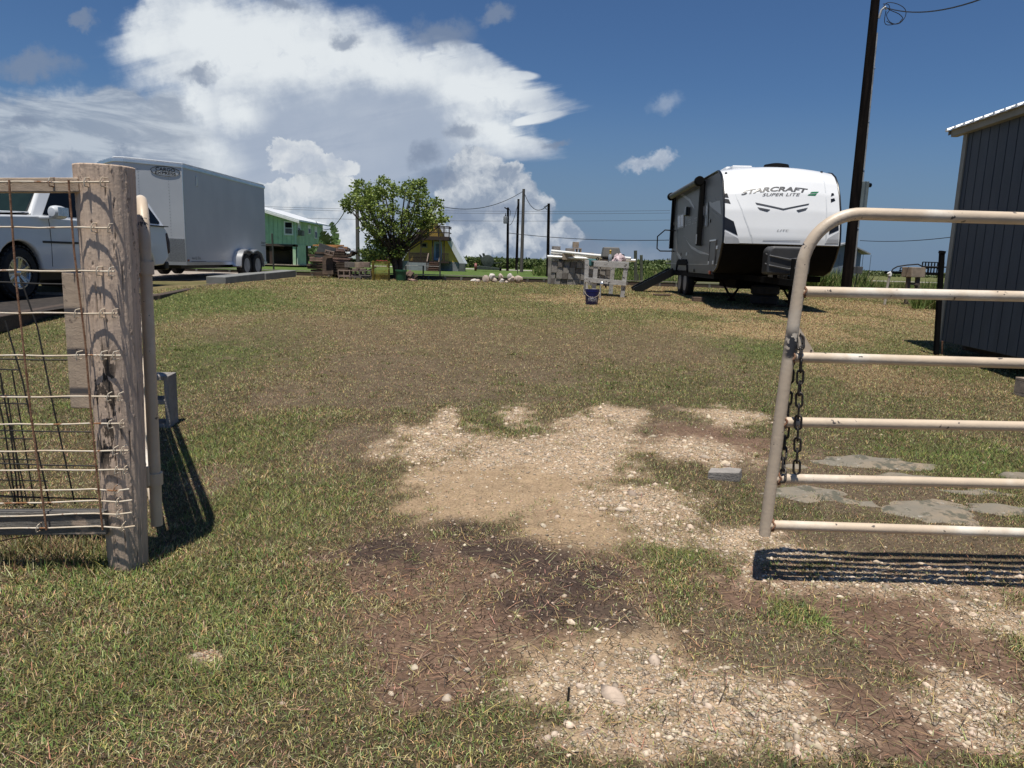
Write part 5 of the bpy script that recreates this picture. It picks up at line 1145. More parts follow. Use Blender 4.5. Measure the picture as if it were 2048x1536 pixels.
# filler course so that the loose blocks have something to stand on
pvc = mat('white_pvc', (.78, .78, .76), .3, var=.03)
for a, b_, r_, lab in [((1095, 513, BY+.02), (1300, 518, BY-1.5), .045, 'long white plastic pipe lying level across the big block stack'), ((1103, 502, BY+.1), (1262, 517, BY-.9), .048, 'long white plastic pipe sloping down from the top left of the big stack'), ((1102, 506, BY+.24), (1250, 518, BY-.5), .045, 'white plastic pipe just under the sloping one')]:
    if 'level' in lab: b_ = (1271, 521, BY-.3)
    p, q = at(*a), at(*b_); m = MB().tube([p, p.lerp(q, .5)+Vector((0, 0, -.01)), q], r_, 16, cap=False); m.tube([p, q], r_*.86, 16, cap=False); tag(m.build('plastic_pipe', pvc, smooth=True), lab, 'pipe')
o = MB().beam(at(1098, 568, BY-.02), at(1099.5, 516, BY-.02), .10, .04, up=(0, 1, 0)).build('prop_board', mat('pale_grey_board', (.30, .28, .25), .85, var=.2, scale=4, bump=.4), bevel=.003); tag(o, 'grey board standing against the left end of the big stack', 'board')
for (x0_, y0_, x1_, y1_, Y_, w_, lab) in [(1271, 561, 1271, 501, 25.3, .10, 'tall grey-green wooden stake behind the white pipe, left of its neighbour'), (1283, 561, 1282.5, 510, 25.3, .09, 'grey-green wooden stake nearest the trailer steps'), (1276, 561, 1275.8, 548, 25.4, .06, 'short stake between the two tall ones')]:
    tag(MB().beam(at(x0_, y0_, Y_), at(x1_, y1_, Y_), w_, w_, up=(0, 1, 0)).build('stake', mat('green_grey_wood', (.085, .10, .07), .85, var=.2, scale=5), bevel=.005), lab, 'stake')

# ================================================================= work table with grill
TYn, TYf = 17.2, 18.3; tw = mat('weathered_white_wood', (.44, .43, .41), .8, var=.12, scale=5, col2=(.36, .35, .335), bump=.5)
add_layer(tw, (.03, .028, .025), 16, .60, .64)
tA = at(1190, 524, TYn); tB = at(1255, 530, TYn); tC = at(1180, 517, TYf); tzt = tB.z+.0
tbl = empty('work_table', (tA.x, TYn, gz(0, TYn)), 0, 'weathered white wooden work table carrying a small grill', 'table')
def tl(p): return (p[0]-tA.x, p[1]-TYn, p[2]-gz(0, TYn))
hT = at(1190, 525, TYn).z-gz(0, TYn)+.03; X1 = at(1254, 530, TYn).x-tA.x
MB().beam((-.03, -.02, hT-.06), (X1+.04, -.02, hT-.10+.02), .035, .13).build('front_apron', tw, tbl, bevel=.003)
MB().box((X1/2, .42, hT-.0), (X1+.1, .9, .03)).build('tabletop', tw, tbl, bevel=.003)
MB().beam((-.03, .84, hT-.08), (X1+.04, .84, hT-.08), .035, .12).build('back_apron', tw, tbl, bevel=.003)
gt_ = at(1184, 0, TYn)
for (pt, pb_, Y_) in [((1192, 530), (1187, 583), TYn), ((1252, 533), (1244, 597), TYn), ((1174, 520), (1171, 590), TYn+.1), ((1226, 532), (1221, 588), TYf)]:
    a, b_ = at(*pt, Y_), at(*pb_, Y_); gzb = gz(0, Y_)-.02; k = (a.z-gzb)/(a.z-b_.z) if a.z != b_.z else 1; b2_ = a.lerp(b_, min(max(k, .8), 1.25)); MB().beam(tl(a), tl(b2_), .10, .05, up=(0, 1, 0)).build('leg', tw, tbl, bevel=.003)
a, b_ = at(1170, 559, TYn-.04), at(1252, 567, TYn-.04); MB().beam(tl(a), tl(b_), .035, .11).build('lower_rail', tw, tbl, bevel=.003)
a, b_ = at(1170, 561, TYn), at(1176, 555, TYf); MB().beam(tl(a), tl(b_), .035, .11).build('lower_rail', tw, tbl, bevel=.003)
Tz = gz(0, TYn)+hT+.015
def on_t(px, Y_, z_=None): p = at(px, 520, Y_); return Vector((p.x, Y_, z_ if z_ is not None else Tz))
gr_ = empty('portable_grill', on_t(1222, TYn+.45), 0, 'small grey portable grill with closed lid on the work table', 'grill')
gm_l = mat('grill_lid_grey', (.115, .11, .10), .5, var=.1); gzb_ = at(1222, 514, TYn+.45).z-Tz; gzt_ = at(1222, 493, TYn+.45).z-Tz
hh = gzt_-gzb_
lid = MB(); lv = [(-.235, -.18, gzb_), (.235, -.18, gzb_), (.235, .18, gzb_), (-.235, .18, gzb_), (-.205, -.12, gzt_-.02), (.165, -.12, gzt_-.02), (.165, .14, gzt_-.02), (-.205, .14, gzt_-.02)]
lid.add(lv, [(3, 2, 1, 0), (4, 5, 6, 7), (0, 1, 5, 4), (1, 2, 6, 5), (2, 3, 7, 6), (3, 0, 4, 7)]); lid.build('lid', gm_l, gr_, bevel=.02, seg=3)
MB().prism([(-.24, gzb_-.005), (.24, gzb_-.005), (.16, gzb_-.10), (-.13, gzb_-.10)], lambda a, b: (a, -.17, b), lambda a, b: (a, .17, b)).build('fire_box', blk2, gr_, bevel=.01)
for s2 in (-.13, .13):
    MB().beam((-.05, s2, gzb_-.09), (-.20, s2, .02), .03, .03).build('stand_leg', blk2, gr_); MB().beam((-.18, s2, gzb_-.09), (.02, s2, .02), .03, .03).build('stand_leg', blk2, gr_)
MB().lathe([(.02, .23), (.02, .29), (.012, .30)], (0, -.12, gzb_+.05), 12, 'X').build('handle_knob', blk2, gr_)
cp = on_t(1238, TYn+.12); n_ = 28; cl = MB(); rc = random.Random(4)
for i in range(9):
    for j in range(n_):
        a_ = 2*math.pi*j/n_; k = i/8; rr2_ = (.125*math.cos(k*1.35)+.008)*(1+.22*math.sin(3*a_+k*5)+.18*math.sin(7*a_+k*9)+rc.uniform(-.12, .12)); cl.v.append((rr2_*math.cos(a_)*1.0, rr2_*.7*math.sin(a_), .15*math.sin(k*1.35)*(1+.22*math.sin(4*a_+k*3)+rc.uniform(-.1, .1))+.002))
for i in range(8):
    for j in range(n_): cl.f.append((i*n_+j, i*n_+(j+1) % n_, (i+1)*n_+(j+1) % n_, (i+1)*n_+j))
cl.f.append(tuple(8*n_+j for j in range(n_)))
o = cl.build('cloth', add_layer(mat('pink_white_cloth', (.62, .50, .52), .85, var=.1, scale=6), (.16, .07, .09), 22, .56, .6), smooth=True, angle=35); o.location = cp; tag(o, 'crumpled pink, white and maroon cloth on the table in front of the grill', 'cloth')
bt = empty('spray_bottle', on_t(1220, TYn+.06), 0, 'small grey bottle with a yellow cap beside the crumpled cloth', 'bottle')
MB().lathe([(.04, 0), (.045, .01), (.045, .12), (.02, .16), (.018, .17)], (0, 0, 0), 14).build('bottle_body', mat('grey_bottle', (.30, .33, .36), .4), bt, smooth=True); MB().lathe([(.022, .165), (.024, .22), (.03, .24), (.01, .26)], (0, 0, 0), 12).build('cap', mat('yellow_cap', (.55, .38, .05), .4), bt, smooth=True)
for px, ln, lab in ((1200, .14, 'dark twisted tool lying on the left of the table top'), (1195, .05, 'small dark round thing at the left corner of the table')):
    p = on_t(px, TYn+.1); m = MB().tube([(0, 0, .02), (ln*.4, .02, .03), (ln, -.01, .02), (ln*1.2, 0, .05)] if ln > .1 else [(.03*math.cos(a_), 0, .04+.03*math.sin(a_)) for a_ in np.linspace(0, 6, 12)], .012, 8); o = m.build('tool', blk2, smooth=True); o.location = p; tag(o, lab, 'tool')
for px in (1206, 1212, 1246): p = on_t(px, TYn+.02); o = MB().box((0, 0, .012), (.07, .05, .022), rz=px).build('scrap', brickm, bevel=.004); o.location = p; tag(o, 'small dark scrap on the table edge, '+{1206: 'left of the bottle', 1212: 'right beside the bottle', 1246: 'right of the cloth'}[px], 'scrap')
# cyan tub behind the table's left corner
tp = at(1184, 532, TYn+.5); o = MB().prism([(-.10, 0), (.10, 0), (.115, .17), (-.115, .17)], lambda a, b: (a, -.12, b), lambda a, b: (a, .12, b)).build('cyan_tub', mat('cyan_plastic', (.07, .20, .21), .5, var=.15), bevel=.015); o.location = tp; tag(o, 'faded cyan plastic tub hung at the left corner of the table', 'tub')
o = MB().beam(at(1172, 529, TYn+.6), at(1186, 529, TYn+.6), .03, .03).build('x', blk2); bpy.data.objects.remove(o)
# faucet pipe and blue bucket
fp = G(1176, 583); fc = empty('water_tap', (fp.x, 16.6, gz(0, 16.6)), 0, 'bright metal tap on a short pipe behind the blue bucket', 'tap')
fz = at(1180, 568, 16.6).z-gz(0, 16.6)
MB().tube([(0, 0, 0), (.0, 0, fz-.02)], .018, 10).build('pipe', trim, fc, smooth=True); MB().lathe([(.03, -.04), (.045, 0), (.045, .03), (.02, .06)], (.03, 0, fz), 14).build('valve', trim, fc, smooth=True); MB().tube([(.03, 0, fz), (.10, -.04, fz-.01), (.12, -.05, fz-.07)], .018, 10).build('spout', blk2, fc, smooth=True)
bk = G(1183, 613); BYk = 15.0; bk = at(1183, 612.5, BYk); bks = BYk/14.9
bu = empty('blue_bucket', (bk.x, BYk, gz(0, BYk)-.01), 0, 'dark blue plastic bucket with white lettering, standing in front of the work table', 'bucket')
blue = mat('dark_blue_plastic', (.006, .010, .11), .4, var=.05); whp = mat('white_print', (.7, .7, .72), .5)
bh = (613-581)/1483*BYk; MB().lathe([(.118, 0), (.122, .006), (.146, bh*.86), (.150, bh*.86), (.150, bh*.90), (.146, bh*.90), (.150, bh), (.140, bh), (.115, .02), (.002, .015)], (0, 0, 0), 36).build('shell', blue, bu, smooth=True, angle=35)
def on_b(x_, z_): r_ = .119+.027*z_/(bh*.86)+.0015; a_ = x_/r_; return (r_*math.sin(a_), -r_*math.cos(a_), z_)
tx = MB(); text_on(tx, "LOWE'S", lambda x_, y_: on_b(x_-.088, .078+y_), .176, .055, bold=.02); tx.build('lettering', whp, bu)
tx = MB(); 
for s2 in (-1, 1): tx.beam(on_b(0, .175), on_b(s2*.06, .148), .004, .006); tx.beam(on_b(s2*.06, .148), on_b(s2*.095, .145), .004, .006); tx.beam(on_b(s2*.095, .145), on_b(s2*.095, .07), .004, .006)
tx.beam(on_b(-.095, .068), on_b(.0, .068), .004, .006); tx.beam(on_b(0, .068), on_b(.095, .068), .004, .006); tx.beam(on_b(-.045, .142), on_b(.0, .142), .008, .010); tx.beam(on_b(0, .142), on_b(.03, .142), .008, .010)
tx.build('emblem', whp, bu)
MB().tube([(.152*math.cos(a_), -.152*math.sin(a_), bh*.88-.12*math.sin(a_)) for a_ in np.linspace(0, math.pi, 17)], .003, 6).build('handle', wirem, bu, smooth=True)

# ================================================================= poles and wires
polem = mat('creosote_pole', (.006, .005, .005), .95, spec=.05, var=.3, scale=3, col2=(.016, .012, .010), bump=.5, bscale=30, stretch=(3, 3, .3)); poleg = mat('weathered_pole', (.11, .095, .085), .85, var=.2, scale=3, bump=.5, stretch=(3, 3, .3))
wireb = mat('black_cable', (.012, .012, .014), .6)
UY = 21.0; ub, ut = at(1690, 597, UY), at(1757, -60, UY); ubz = gz(0, UY)-.05
up_ = empty('utility_pole', (ub.x, UY, ubz), 0, 'tall black utility pole with a conduit and meter box behind the right gate', 'utility pole')
dirp = (ut-ub); topv = Vector((dirp.x*(9.4/dirp.z), 0, 9.4))
def onp(z): return topv*(z/9.4)
MB().tube([onp(0), onp(3), onp(9.4)], [.148, .135, .105], 20).build('pole_shaft', polem, up_, smooth=True)
cdm = mat('grey_conduit', (.42, .43, .44), .45, metal=.3)
MB().tube([onp(.9)+Vector((.17, -.02, 0)), onp(3)+Vector((.152, -.02, 0)), onp(7.2)+Vector((.128, -.02, 0))], .026, 12).build('conduit', cdm, up_, smooth=True)
for z_ in (2.0, 3.6, 4.9, 6.3): MB().lathe([(.032, -.02), (.036, -.02), (.036, .02), (.032, .02)], onp(z_)+Vector((.15, -.02, 0)), 12).build('conduit_strap', trim, up_)
mbp = at(1722, 390, UY-.1); mz = mbp.z-ubz; MB().box(onp(mz)+Vector((.20, -.04, 0)), (.20, .16, .75)).build('meter_box', mat('meter_box_grey', (.16, .19, .19), .5, metal=.2, var=.1), up_, bevel=.01)
MB().lathe([(.06, 0), (.06, .08), (.04, .10), (.002, .105)], onp(mz+.28)+Vector((.30, -.04, 0)), 16, 'X').build('meter', glassd, up_, smooth=True)
jb = at(1712, 540, UY-.1); MB().box(onp(jb.z-ubz)+Vector((.24, -.05, 0)), (.26, .16, .20)).build('junction_box', mat('box_dark_grey', (.09, .09, .09), .5), up_, bevel=.01)
MB().tube([onp(jb.z-ubz)+Vector((.26, -.05, -.1)), onp(.35)+Vector((.22, -.05, 0)), onp(.15)+Vector((.10, -.1, 0))], .014, 8).build('cable', wireb, up_, smooth=True)
kz = at(1765, 18, UY).z-ubz; MB().tube([onp(kz-.25)+Vector((.12, -.05, 0)), onp(kz-.05)+Vector((.16, -.06, 0)), onp(kz)+Vector((.25, -.06, .03)), onp(kz)+Vector((.30, -.06, -.03))], .03, 10).build('weatherhead', cdm, up_, smooth=True)
cb_ = MB()
for pts_ in ([(1766, 15), (1775, 5), (1795, 8), (1810, 18), (1811, 32), (1800, 46), (1785, 48), (1773, 42)], [(1768, 12), (1780, 20), (1798, 28), (1806, 38), (1797, 46), (1775, 50), (1769, 42), (1772, 22)], [(1766, 8), (1777, 9), (1779, 20), (1773, 30), (1780, 44), (1795, 48), (1804, 38)]):
    P_ = [at(x_, y_, UY-.05)-Vector((ub.x, UY, ubz)) for x_, y_ in pts_]; Q_ = []
    for i in range(len(P_)-1):
        for t_ in (0, .33, .66):
            p0, p1, p2, p3 = P_[max(i-1, 0)], P_[i], P_[i+1], P_[min(i+2, len(P_)-1)]; Q_.append(.5*((2*p1)+(-p0+p2)*t_+(2*p0-5*p1+4*p2-p3)*t_**2+(-p0+3*p1-3*p2+p3)*t_**3))
    MB().tube(Q_+[P_[-1]], .010, 6).build('loose_cable', wireb, up_, smooth=True)
def wire(a, b_, sag, r, lab, n=18, grp=None):
    P_ = [a.lerp(b_, i/n)-Vector((0, 0, sag*4*(i/n)*(1-i/n))) for i in range(n+1)]; o = MB().tube(P_, r, 6).build('overhead_wire', wireb, smooth=True); tag(o, lab, 'wire', grp); return o
wire(at(1768, 14, UY), at(2110, -70, UY-9), .35, .014, 'thick black service cable running off the top right from the tall black pole')
def pole(px0, py0, px1, py1, Y, r, m, lab, name='utility_pole'):
    a, b_ = at(px0, py0, Y), at(px1, py1, Y); o = MB().tube([a-Vector((0, 0, .3)), b_], [r*1.12, r*.85], 14).build(name, m, smooth=True); tag(o, lab, 'utility pole'); return a, b_
pA = pole(1015, 541, 1016, 415, 84, .15, polem, 'short utility pole carrying a transformer, leftmost of the three close together')
pB = pole(1033, 536, 1037, 398, 92, .16, polem, 'utility pole between the transformer pole and the tallest one')
pC = pole(1043, 540, 1047.5, 378, 78, .17, poleg, 'tallest weathered utility pole in the middle distance')
pD = pole(1095.5, 548, 1097.5, 407, 60, .125, polem, 'black utility pole standing just left of the big block stack')
pE = pole(716, 530, 713.5, 361, 34, .085, poleg, 'weathered grey pole rising in front of the left side of the tree')
tr = empty('transformer', at(1011, 440, 83.6), 0, 'grey can transformer hung on the leftmost utility pole', 'transformer')
MB().lathe([(.2, -.4), (.24, -.38), (.24, .35), (.2, .4)], (0, 0, 0), 14).build('tank', mat('transformer_grey', (.16, .17, .18), .5), tr, smooth=True, angle=40); MB().lathe([(.05, .4), (.07, .5), (.04, .62), (.02, .8)], (0, 0, 0), 8).build('bushing', blk2, tr); MB().beam((-.25, 0, .1), (.45, 0, .1), .05, .05).build('bracket', blk2, tr)
o = MB().beam(at(1009, 415, 84)+Vector((0, -.2, 0)), at(1018, 421, 84)+Vector((0, -.2, 0)), .1, .12).build('crossarm', polem); tag(o, 'short tilted crossarm at the top of the transformer pole', 'crossarm')
wire(at(1047, 382, 78), at(880, 412, 70), .9, .03, 'cable sagging from the tallest pole left to the yellow house'); wire(at(1048, 384, 78), at(1096, 410, 60), 1.0, .03, 'cable sagging from the tallest pole right to the black pole')
wire(at(1017, 466, 84), at(1345, 480, 70), .3, .032, 'low cable running right from the transformer pole towards the travel trailer'); wire(at(1720, 481, 75), at(1905, 474, 60), .2, .03, 'thin cable seen between the tall black pole and the shed')
for y0_, y1_, lab in ((417, 421, 'upper of the far power lines crossing behind the poles'), (421, 426, 'second of the far power lines crossing behind the poles'), (438, 440, 'lowest of the far power lines crossing behind the poles')): wire(at(420, y0_-8, 120), at(1340, y1_, 120), .5, .022, lab, 30)
wire(at(713, 374, 34), at(632, 443, 60), 1.2, .022, 'cable sagging from the weathered grey pole to the green house'); wire(at(1037, 400, 92), at(1018, 450, 84), .8, .03, 'drooping cable between the two leftmost utility poles')
for (pts_, lab) in (([(1018, 418), (1021, 422), (1020, 432)], 'short jumper wires by the transformer pole'), ([(1096, 410), (1088, 414), (1094, 419)], 'loose loop of cable near the top of the black pole')):
    o = MB().tube([at(x_, y_, 60 if x_ > 1050 else 83.8) for x_, y_ in pts_], .03, 6).build('jumper_wire', wireb, smooth=True); tag(o, lab, 'wire')

# ================================================================= thin posts of the back fence
tpm = mat('green_t_post', (.045, .05, .04), .7, var=.2)
for (px, yb_, yt_, Y_, lab) in [(548, 548, 467, 26.5, 'thin dark metal post in front of the green house'), (811.5, 562, 531, 26.6, 'short dark post just right of the tree trunk'), (846.5, 553, 531, 26.6, 'short dark post in front of the yellow house porch'), (880, 552, 479, 26.6, 'tall thin post in front of the yellow house door'), (1035, 547, 526, 40, 'thin stake on the far lawn by the utility poles'), (625.5, 531, 520, 62, 'short white pipe standing on the lawn by the green house')]:
    a, b_ = at(px, yb_, Y_), at(px+ (0 if px != 548 else -4), yt_, Y_); tag(MB().beam(a, b_, .05 if px != 625.5 else .12, .05 if px != 625.5 else .12, up=(0, 1, 0)).build('fence_post', tpm if px != 625.5 else pvc, bevel=.004), lab, 'post')
o = MB().tube([at(811, 531, 26.6), at(846, 532, 26.6), at(880, 533, 26.6)], .008, 6).build('fence_wire', mat('galvanised_wire', (.25, .25, .24), .5)); tag(o, 'thin fence wire strung between the short posts before the yellow house', 'wire')

# ================================================================= green house on stilts
HYd = 68; hc = at(592.5, 531, HYd); HF = Frame((hc.x, HYd, hc.z), 0)
gh_ = empty('stilt_house', HF.o, 0, 'green board-clad house raised on posts, with a white metal roof, behind the cargo trailer', 'house')
gsid = mat('green_siding', (.42, .58, .38), .75, var=.10, scale=1.5, bump=.3)
gtrim = mat('pale_green_trim', (.42, .55, .44), .7, var=.05); wtrim = mat('white_trim', (.72, .72, .70), .6, var=.05); roofm = mat('white_metal_roof', (.68, .70, .72), .4, var=.05, scale=1)
def hp(x, y, ax=1, val=0.): return HF.px(x, y, ax, val)
zf = hp(592, 489.5).z; zw = hp(592, 440).z; HW = 9.0; HL = hp(646, 480, 0, 0).y; zl = hp(533, 419).z; xl = hp(533, 419).x; sl_ = .27; rx2 = HW/2
ridge = zw+sl_*rx2
wl = MB(); wl.prism([(0, zf), (0, zw), (-rx2, ridge), (-HW, zw), (-HW, zf)], lambda a, b: (a, 0, b), lambda a, b: (a, HL, b)); wl.build('wall', gsid, gh_)
bt_ = MB()
for i in range(1, 22): 
    x_ = -i*.41; h_ = zw+sl_*min(-x_, HW+x_); bt_.box((x_, -.008, (zf+h_)/2), (.03, .02, h_-zf-.05))
for i in range(1, int(HL/.45)): bt_.box((.008, i*.45, (zf+zw)/2), (.02, .03, zw-zf-.05))
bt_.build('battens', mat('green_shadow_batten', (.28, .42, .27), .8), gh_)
for s2, x0_, x1_ in ((1, -rx2, .55), (-1, -rx2, -HW-.55)):
    z1_ = ridge-abs(x1_-x0_)*sl_; MB().prism([(x0_, ridge+.02), (x1_, z1_+.02), (x1_, z1_+.16), (x0_, ridge+.16)], lambda a, b: (a, -.65, b), lambda a, b: (a, HL+1.0, b)).build('roof', roofm, gh_)
    MB().prism([(x0_, ridge-.16), (x1_, z1_-.16), (x1_, z1_+.015), (x0_, ridge+.015)], lambda a, b: (a, -.69, b), lambda a, b: (a, -.65, b)).build('barge_board', wtrim, gh_)
MB().box((.0, -.02, (zf+zw)/2), (.16, .05, zw-zf)).build('corner_board', gtrim, gh_); MB().box((-4.4, -.02, zf-.08), (9.2, .08, .2)).build('floor_beam', creo, gh_)
def hwin(x0, y0, x1, y1, ax=1, val=0.):
    a, b_ = hp(x0, y0, ax, val), hp(x1, y1, ax, val); c_ = (a+b_)/2; o1 = -.05 if ax == 1 else .05
    if ax == 1: w_, h_ = abs(b_.x-a.x), abs(a.z-b_.z); f_ = MB().box((c_.x, -.03, c_.z), (w_, .08, h_)).build('window', wtrim, gh_); MB().box((c_.x, -.075, c_.z+h_*.22), (w_*.72, .02, h_*.36)).build('pane', glassd, f_); MB().box((c_.x, -.075, c_.z-h_*.2), (w_*.72, .02, h_*.36)).build('pane', mat('curtained_pane', (.14, .12, .13), .3, var=.2), f_)
    else: w_, h_ = abs(b_.y-a.y), abs(a.z-b_.z); f_ = MB().box((.03, c_.y, c_.z), (.08, w_, h_)).build('window', wtrim, gh_); MB().box((.075, c_.y, c_.z-h_*.18), (.02, w_*.7, h_*.45)).build('pane', glassd, f_)
hwin(568, 442, 587, 471); hwin(593.8, 443, 600, 472, 0, 0.); hwin(615, 449, 620.5, 468.5, 0, 0.); hwin(628, 452, 633.5, 478, 0, 0.)
q = hp(598.5, 466, 0, .1); MB().box((.25, q.y, q.z), (.5, .65, .5)).build('air_conditioner', mat('window_unit', (.16, .15, .13), .6), gh_, bevel=.02)
for i in range(5):
    for j in range(4): MB().box((-.2-i*2.15, .2+j*(HL-.4)/3, zf/2), (.28, .28, zf)).build('stilt', mat('brown_stilt', (.06, .035, .025), .8, var=.2), gh_)
a, b_ = hp(593, 500, 0, -.05), hp(610, 500, 0, -.05); MB().box((.0, (a.y+b_.y)/2, zf/2), (.10, b_.y-a.y, zf)).build('lower_wall', gsid, gh_); MB().box((-.14, -.03, zf/2), (.28, .06, zf)).build('lower_wall', gsid, gh_)
MB().box((.07, .25, zf/2), (.07, .25, zf)).build('downpipe', gtrim, gh_)
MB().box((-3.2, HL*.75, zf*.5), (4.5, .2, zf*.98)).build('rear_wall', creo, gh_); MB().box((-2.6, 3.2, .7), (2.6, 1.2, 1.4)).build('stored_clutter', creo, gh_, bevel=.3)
MB().box((-4.4, HL/2, .03), (9.4, HL+.6, .08)).build('slab', mat('pink_slab', (.40, .32, .25), .85), gh_)

# ================================================================= yellow A-frame house
AYd = 72; ab = at(862, 536.5, AYd); AF = Frame((ab.x, AYd, 0.0), 0)
af = empty('a_frame_house', AF.o, 0, 'yellow A-frame house with a white steep roof edge and dark decks, behind the tree', 'house')
ysid = mat('yellow_siding', (.78, .52, .10), .7, var=.07, scale=1.2, bump=.2); skm = mat('grey_skirting', (.30, .31, .33), .5, var=.08, metal=.2); dwood = mat('dark_deck_wood', (.040, .022, .016), .8, var=.2)
def ap(x, y, v=0.): return AF.px(x, y, 1, v)
pr_, pt_ = ap(924, 526), ap(862, 412); zs_k = ap(880, 523.5).z; hw_ = pr_.x; apz = pt_.z
MB().prism([(-hw_+.1, zs_k), (hw_-.25, zs_k), (0, apz-.2)], lambda a, b: (a, 0, b), lambda a, b: (a, 3.2, b)).build('wall', ysid, af)
m = MB()
for i in range(30): m.box((-hw_+.3+i*2*hw_/30, -.01, zs_k+.6), (.02, .015, 1.0)) if 0 else None
for i in range(44): x_ = -hw_+.25+i*(2*hw_-.5)/44; m.box((x_, -.03, (zs_k-.03)/2+.0), (.07, .04, zs_k+.03))
m.box((0, 0.02, zs_k/2), (2*hw_-.4, .06, zs_k)); m.build('skirting', skm, af)
for s2 in (-1, 1):
    x1_ = s2*(hw_+.32); z1_ = zs_k-.12; MB().prism([(x1_, z1_), (x1_-s2*.55, z1_), (0, apz-.55), (0, apz+.25)], lambda a, b: (a, -.25, b), lambda a, b: (a, 3.4, b)).build('roof', roofm, af)
    MB().box((s2*(hw_+.05), .1, zs_k*.45), (.55, .9, zs_k*.9)).build('pier', mat('dark_pier', (.12, .13, .13), .8), af)
DY_ = -2.0
def dp_(x, y, v=DY_): return AF.px(x, y, 1, v)
dz_ = dp_(860, 480).z; dz2 = dp_(860, 472.5).z; dxl, dxr = dp_(817, 500).x, dp_(898, 500).x; rz2 = dp_(880, 453).z; dxl = dp_(818, 500).x
MB().box(((dxl+dxr)/2, -1.05, (dz_+dz2)/2), (dxr-dxl, 2.3, dz2-dz_)).build('upper_deck', dwood, af)
m = MB(); 
for z_ in (rz2, rz2-.13, (rz2+dz2)/2-.1): m.box(((dxl+dxr)/2, DY_-.05, z_), (dxr-dxl+.1, .06, .09)); m.box((dxr, -1.0, z_), (.06, 2.1, .09))
for i in range(40): m.box((dxl+i*(dxr-dxl-1.0)/39, DY_-.02, dz2+.28), (.04, .04, .55))
for x_ in (dxl, dxr-1.0, dxr-.5, dxr): m.box((x_, DY_-.05, (rz2+dz2)/2), (.1, .1, rz2-dz2))
m.build('upper_railing', dwood, af)
for px in (818.5, 842, 865, 888): x_ = dp_(px, 500).x; MB().box((x_, DY_, (zs_k+dz_)/2), (.11, .11, dz_-zs_k)).build('porch_post', dwood, af)
MB().box(((dxl+dxr)/2, -1.0, zs_k-.04), (dxr-dxl, 2.1, .16)).build('porch_floor', dwood, af)
m = MB(); xr_ = dp_(864, 0).x; zr_ = dp_(850, 506.5).z
m.box(((dxl+xr_)/2, DY_, zr_), (xr_-dxl, .07, .09)); m.box(((dxl+xr_)/2, DY_, zr_-.42), (xr_-dxl, .04, .05))
for i in range(34): m.box((dxl+i*(xr_-dxl)/33, DY_, (zr_+zs_k)/2), (.04, .04, zr_-zs_k))
x_ = dp_(890, 0).x; m.box(((x_+dxr)/2, DY_, zr_), (dxr-x_, .07, .09))
for i in range(6): m.box((x_+i*(dxr-x_)/5, DY_, (zr_+zs_k)/2), (.04, .04, zr_-zs_k))
m.build('porch_railing', dwood, af)
m = MB(); m.box(((dxl+xr_)/2, DY_-.03, (zs_k-.1)/2), (xr_-dxl, .04, zs_k-.1)); m.build('porch_skirting', skm, af)
a, b_ = ap(868, 483), ap(884, 521); dr = MB().box(((a.x+b_.x)/2, -.05, (a.z+b_.z)/2), (b_.x-a.x, .08, a.z-b_.z)).build('door', mat('pale_blue_door', (.34, .42, .52), .5, var=.05), af)
MB().box(((a.x+b_.x)/2+.02, -.10, (a.z+b_.z)/2+.0), ((b_.x-a.x)*.5, .03, (a.z-b_.z)*.75)).build('pane', mat('blue_pane', (.13, .17, .22), .6), dr)
a, b_ = ap(844, 485), ap(855, 496); wn = MB().box(((a.x+b_.x)/2, -.04, (a.z+b_.z)/2), (b_.x-a.x, .08, a.z-b_.z)).build('window', mat('cream_trim', (.45, .38, .22), .6), af); MB().box(((a.x+b_.x)/2-.05, -.09, (a.z+b_.z)/2), ((b_.x-a.x)*.7, .03, (a.z-b_.z)*.55)).build('pane', glassd, wn)
sxa, sxb = dp_(862, 0).x, dp_(887, 0).x
m = MB()
for i in range(5): m.box(((sxa+sxb)/2, DY_-.15-i*.27, zs_k-.12-i*zs_k/5.2), (sxb-sxa-.1, .30, .07)); m.box(((sxa+sxb)/2, DY_-.02-i*.27, zs_k-.2-i*zs_k/5.2), (sxb-sxa-.1, .03, .16))
m.build('steps', mat('brown_step', (.15, .085, .06), .8, var=.1), af)
for x_ in (sxa, sxb): MB().beam((x_, DY_, zs_k+.75), (x_, DY_-1.2, .85), .09, .12).build('stair_rail', mat('step_rail', (.20, .15, .12), .8), af); MB().box((x_, DY_-1.2, .45), (.1, .1, .9)).build('newel', dwood, af)
o = MB().lathe([(.25, 0), (.25, .55), (.20, .62)], ap(849, 424)+Vector((AF.o.x, AYd+.0, 0)), 12).build('roof_stack', mat('yellow_stack', (.45, .32, .08), .6), smooth=False); tag(o, 'yellowish roof stack rising behind the tree at the top of the A-frame', 'roof stack')
o.location = (0, 2.5, 0)

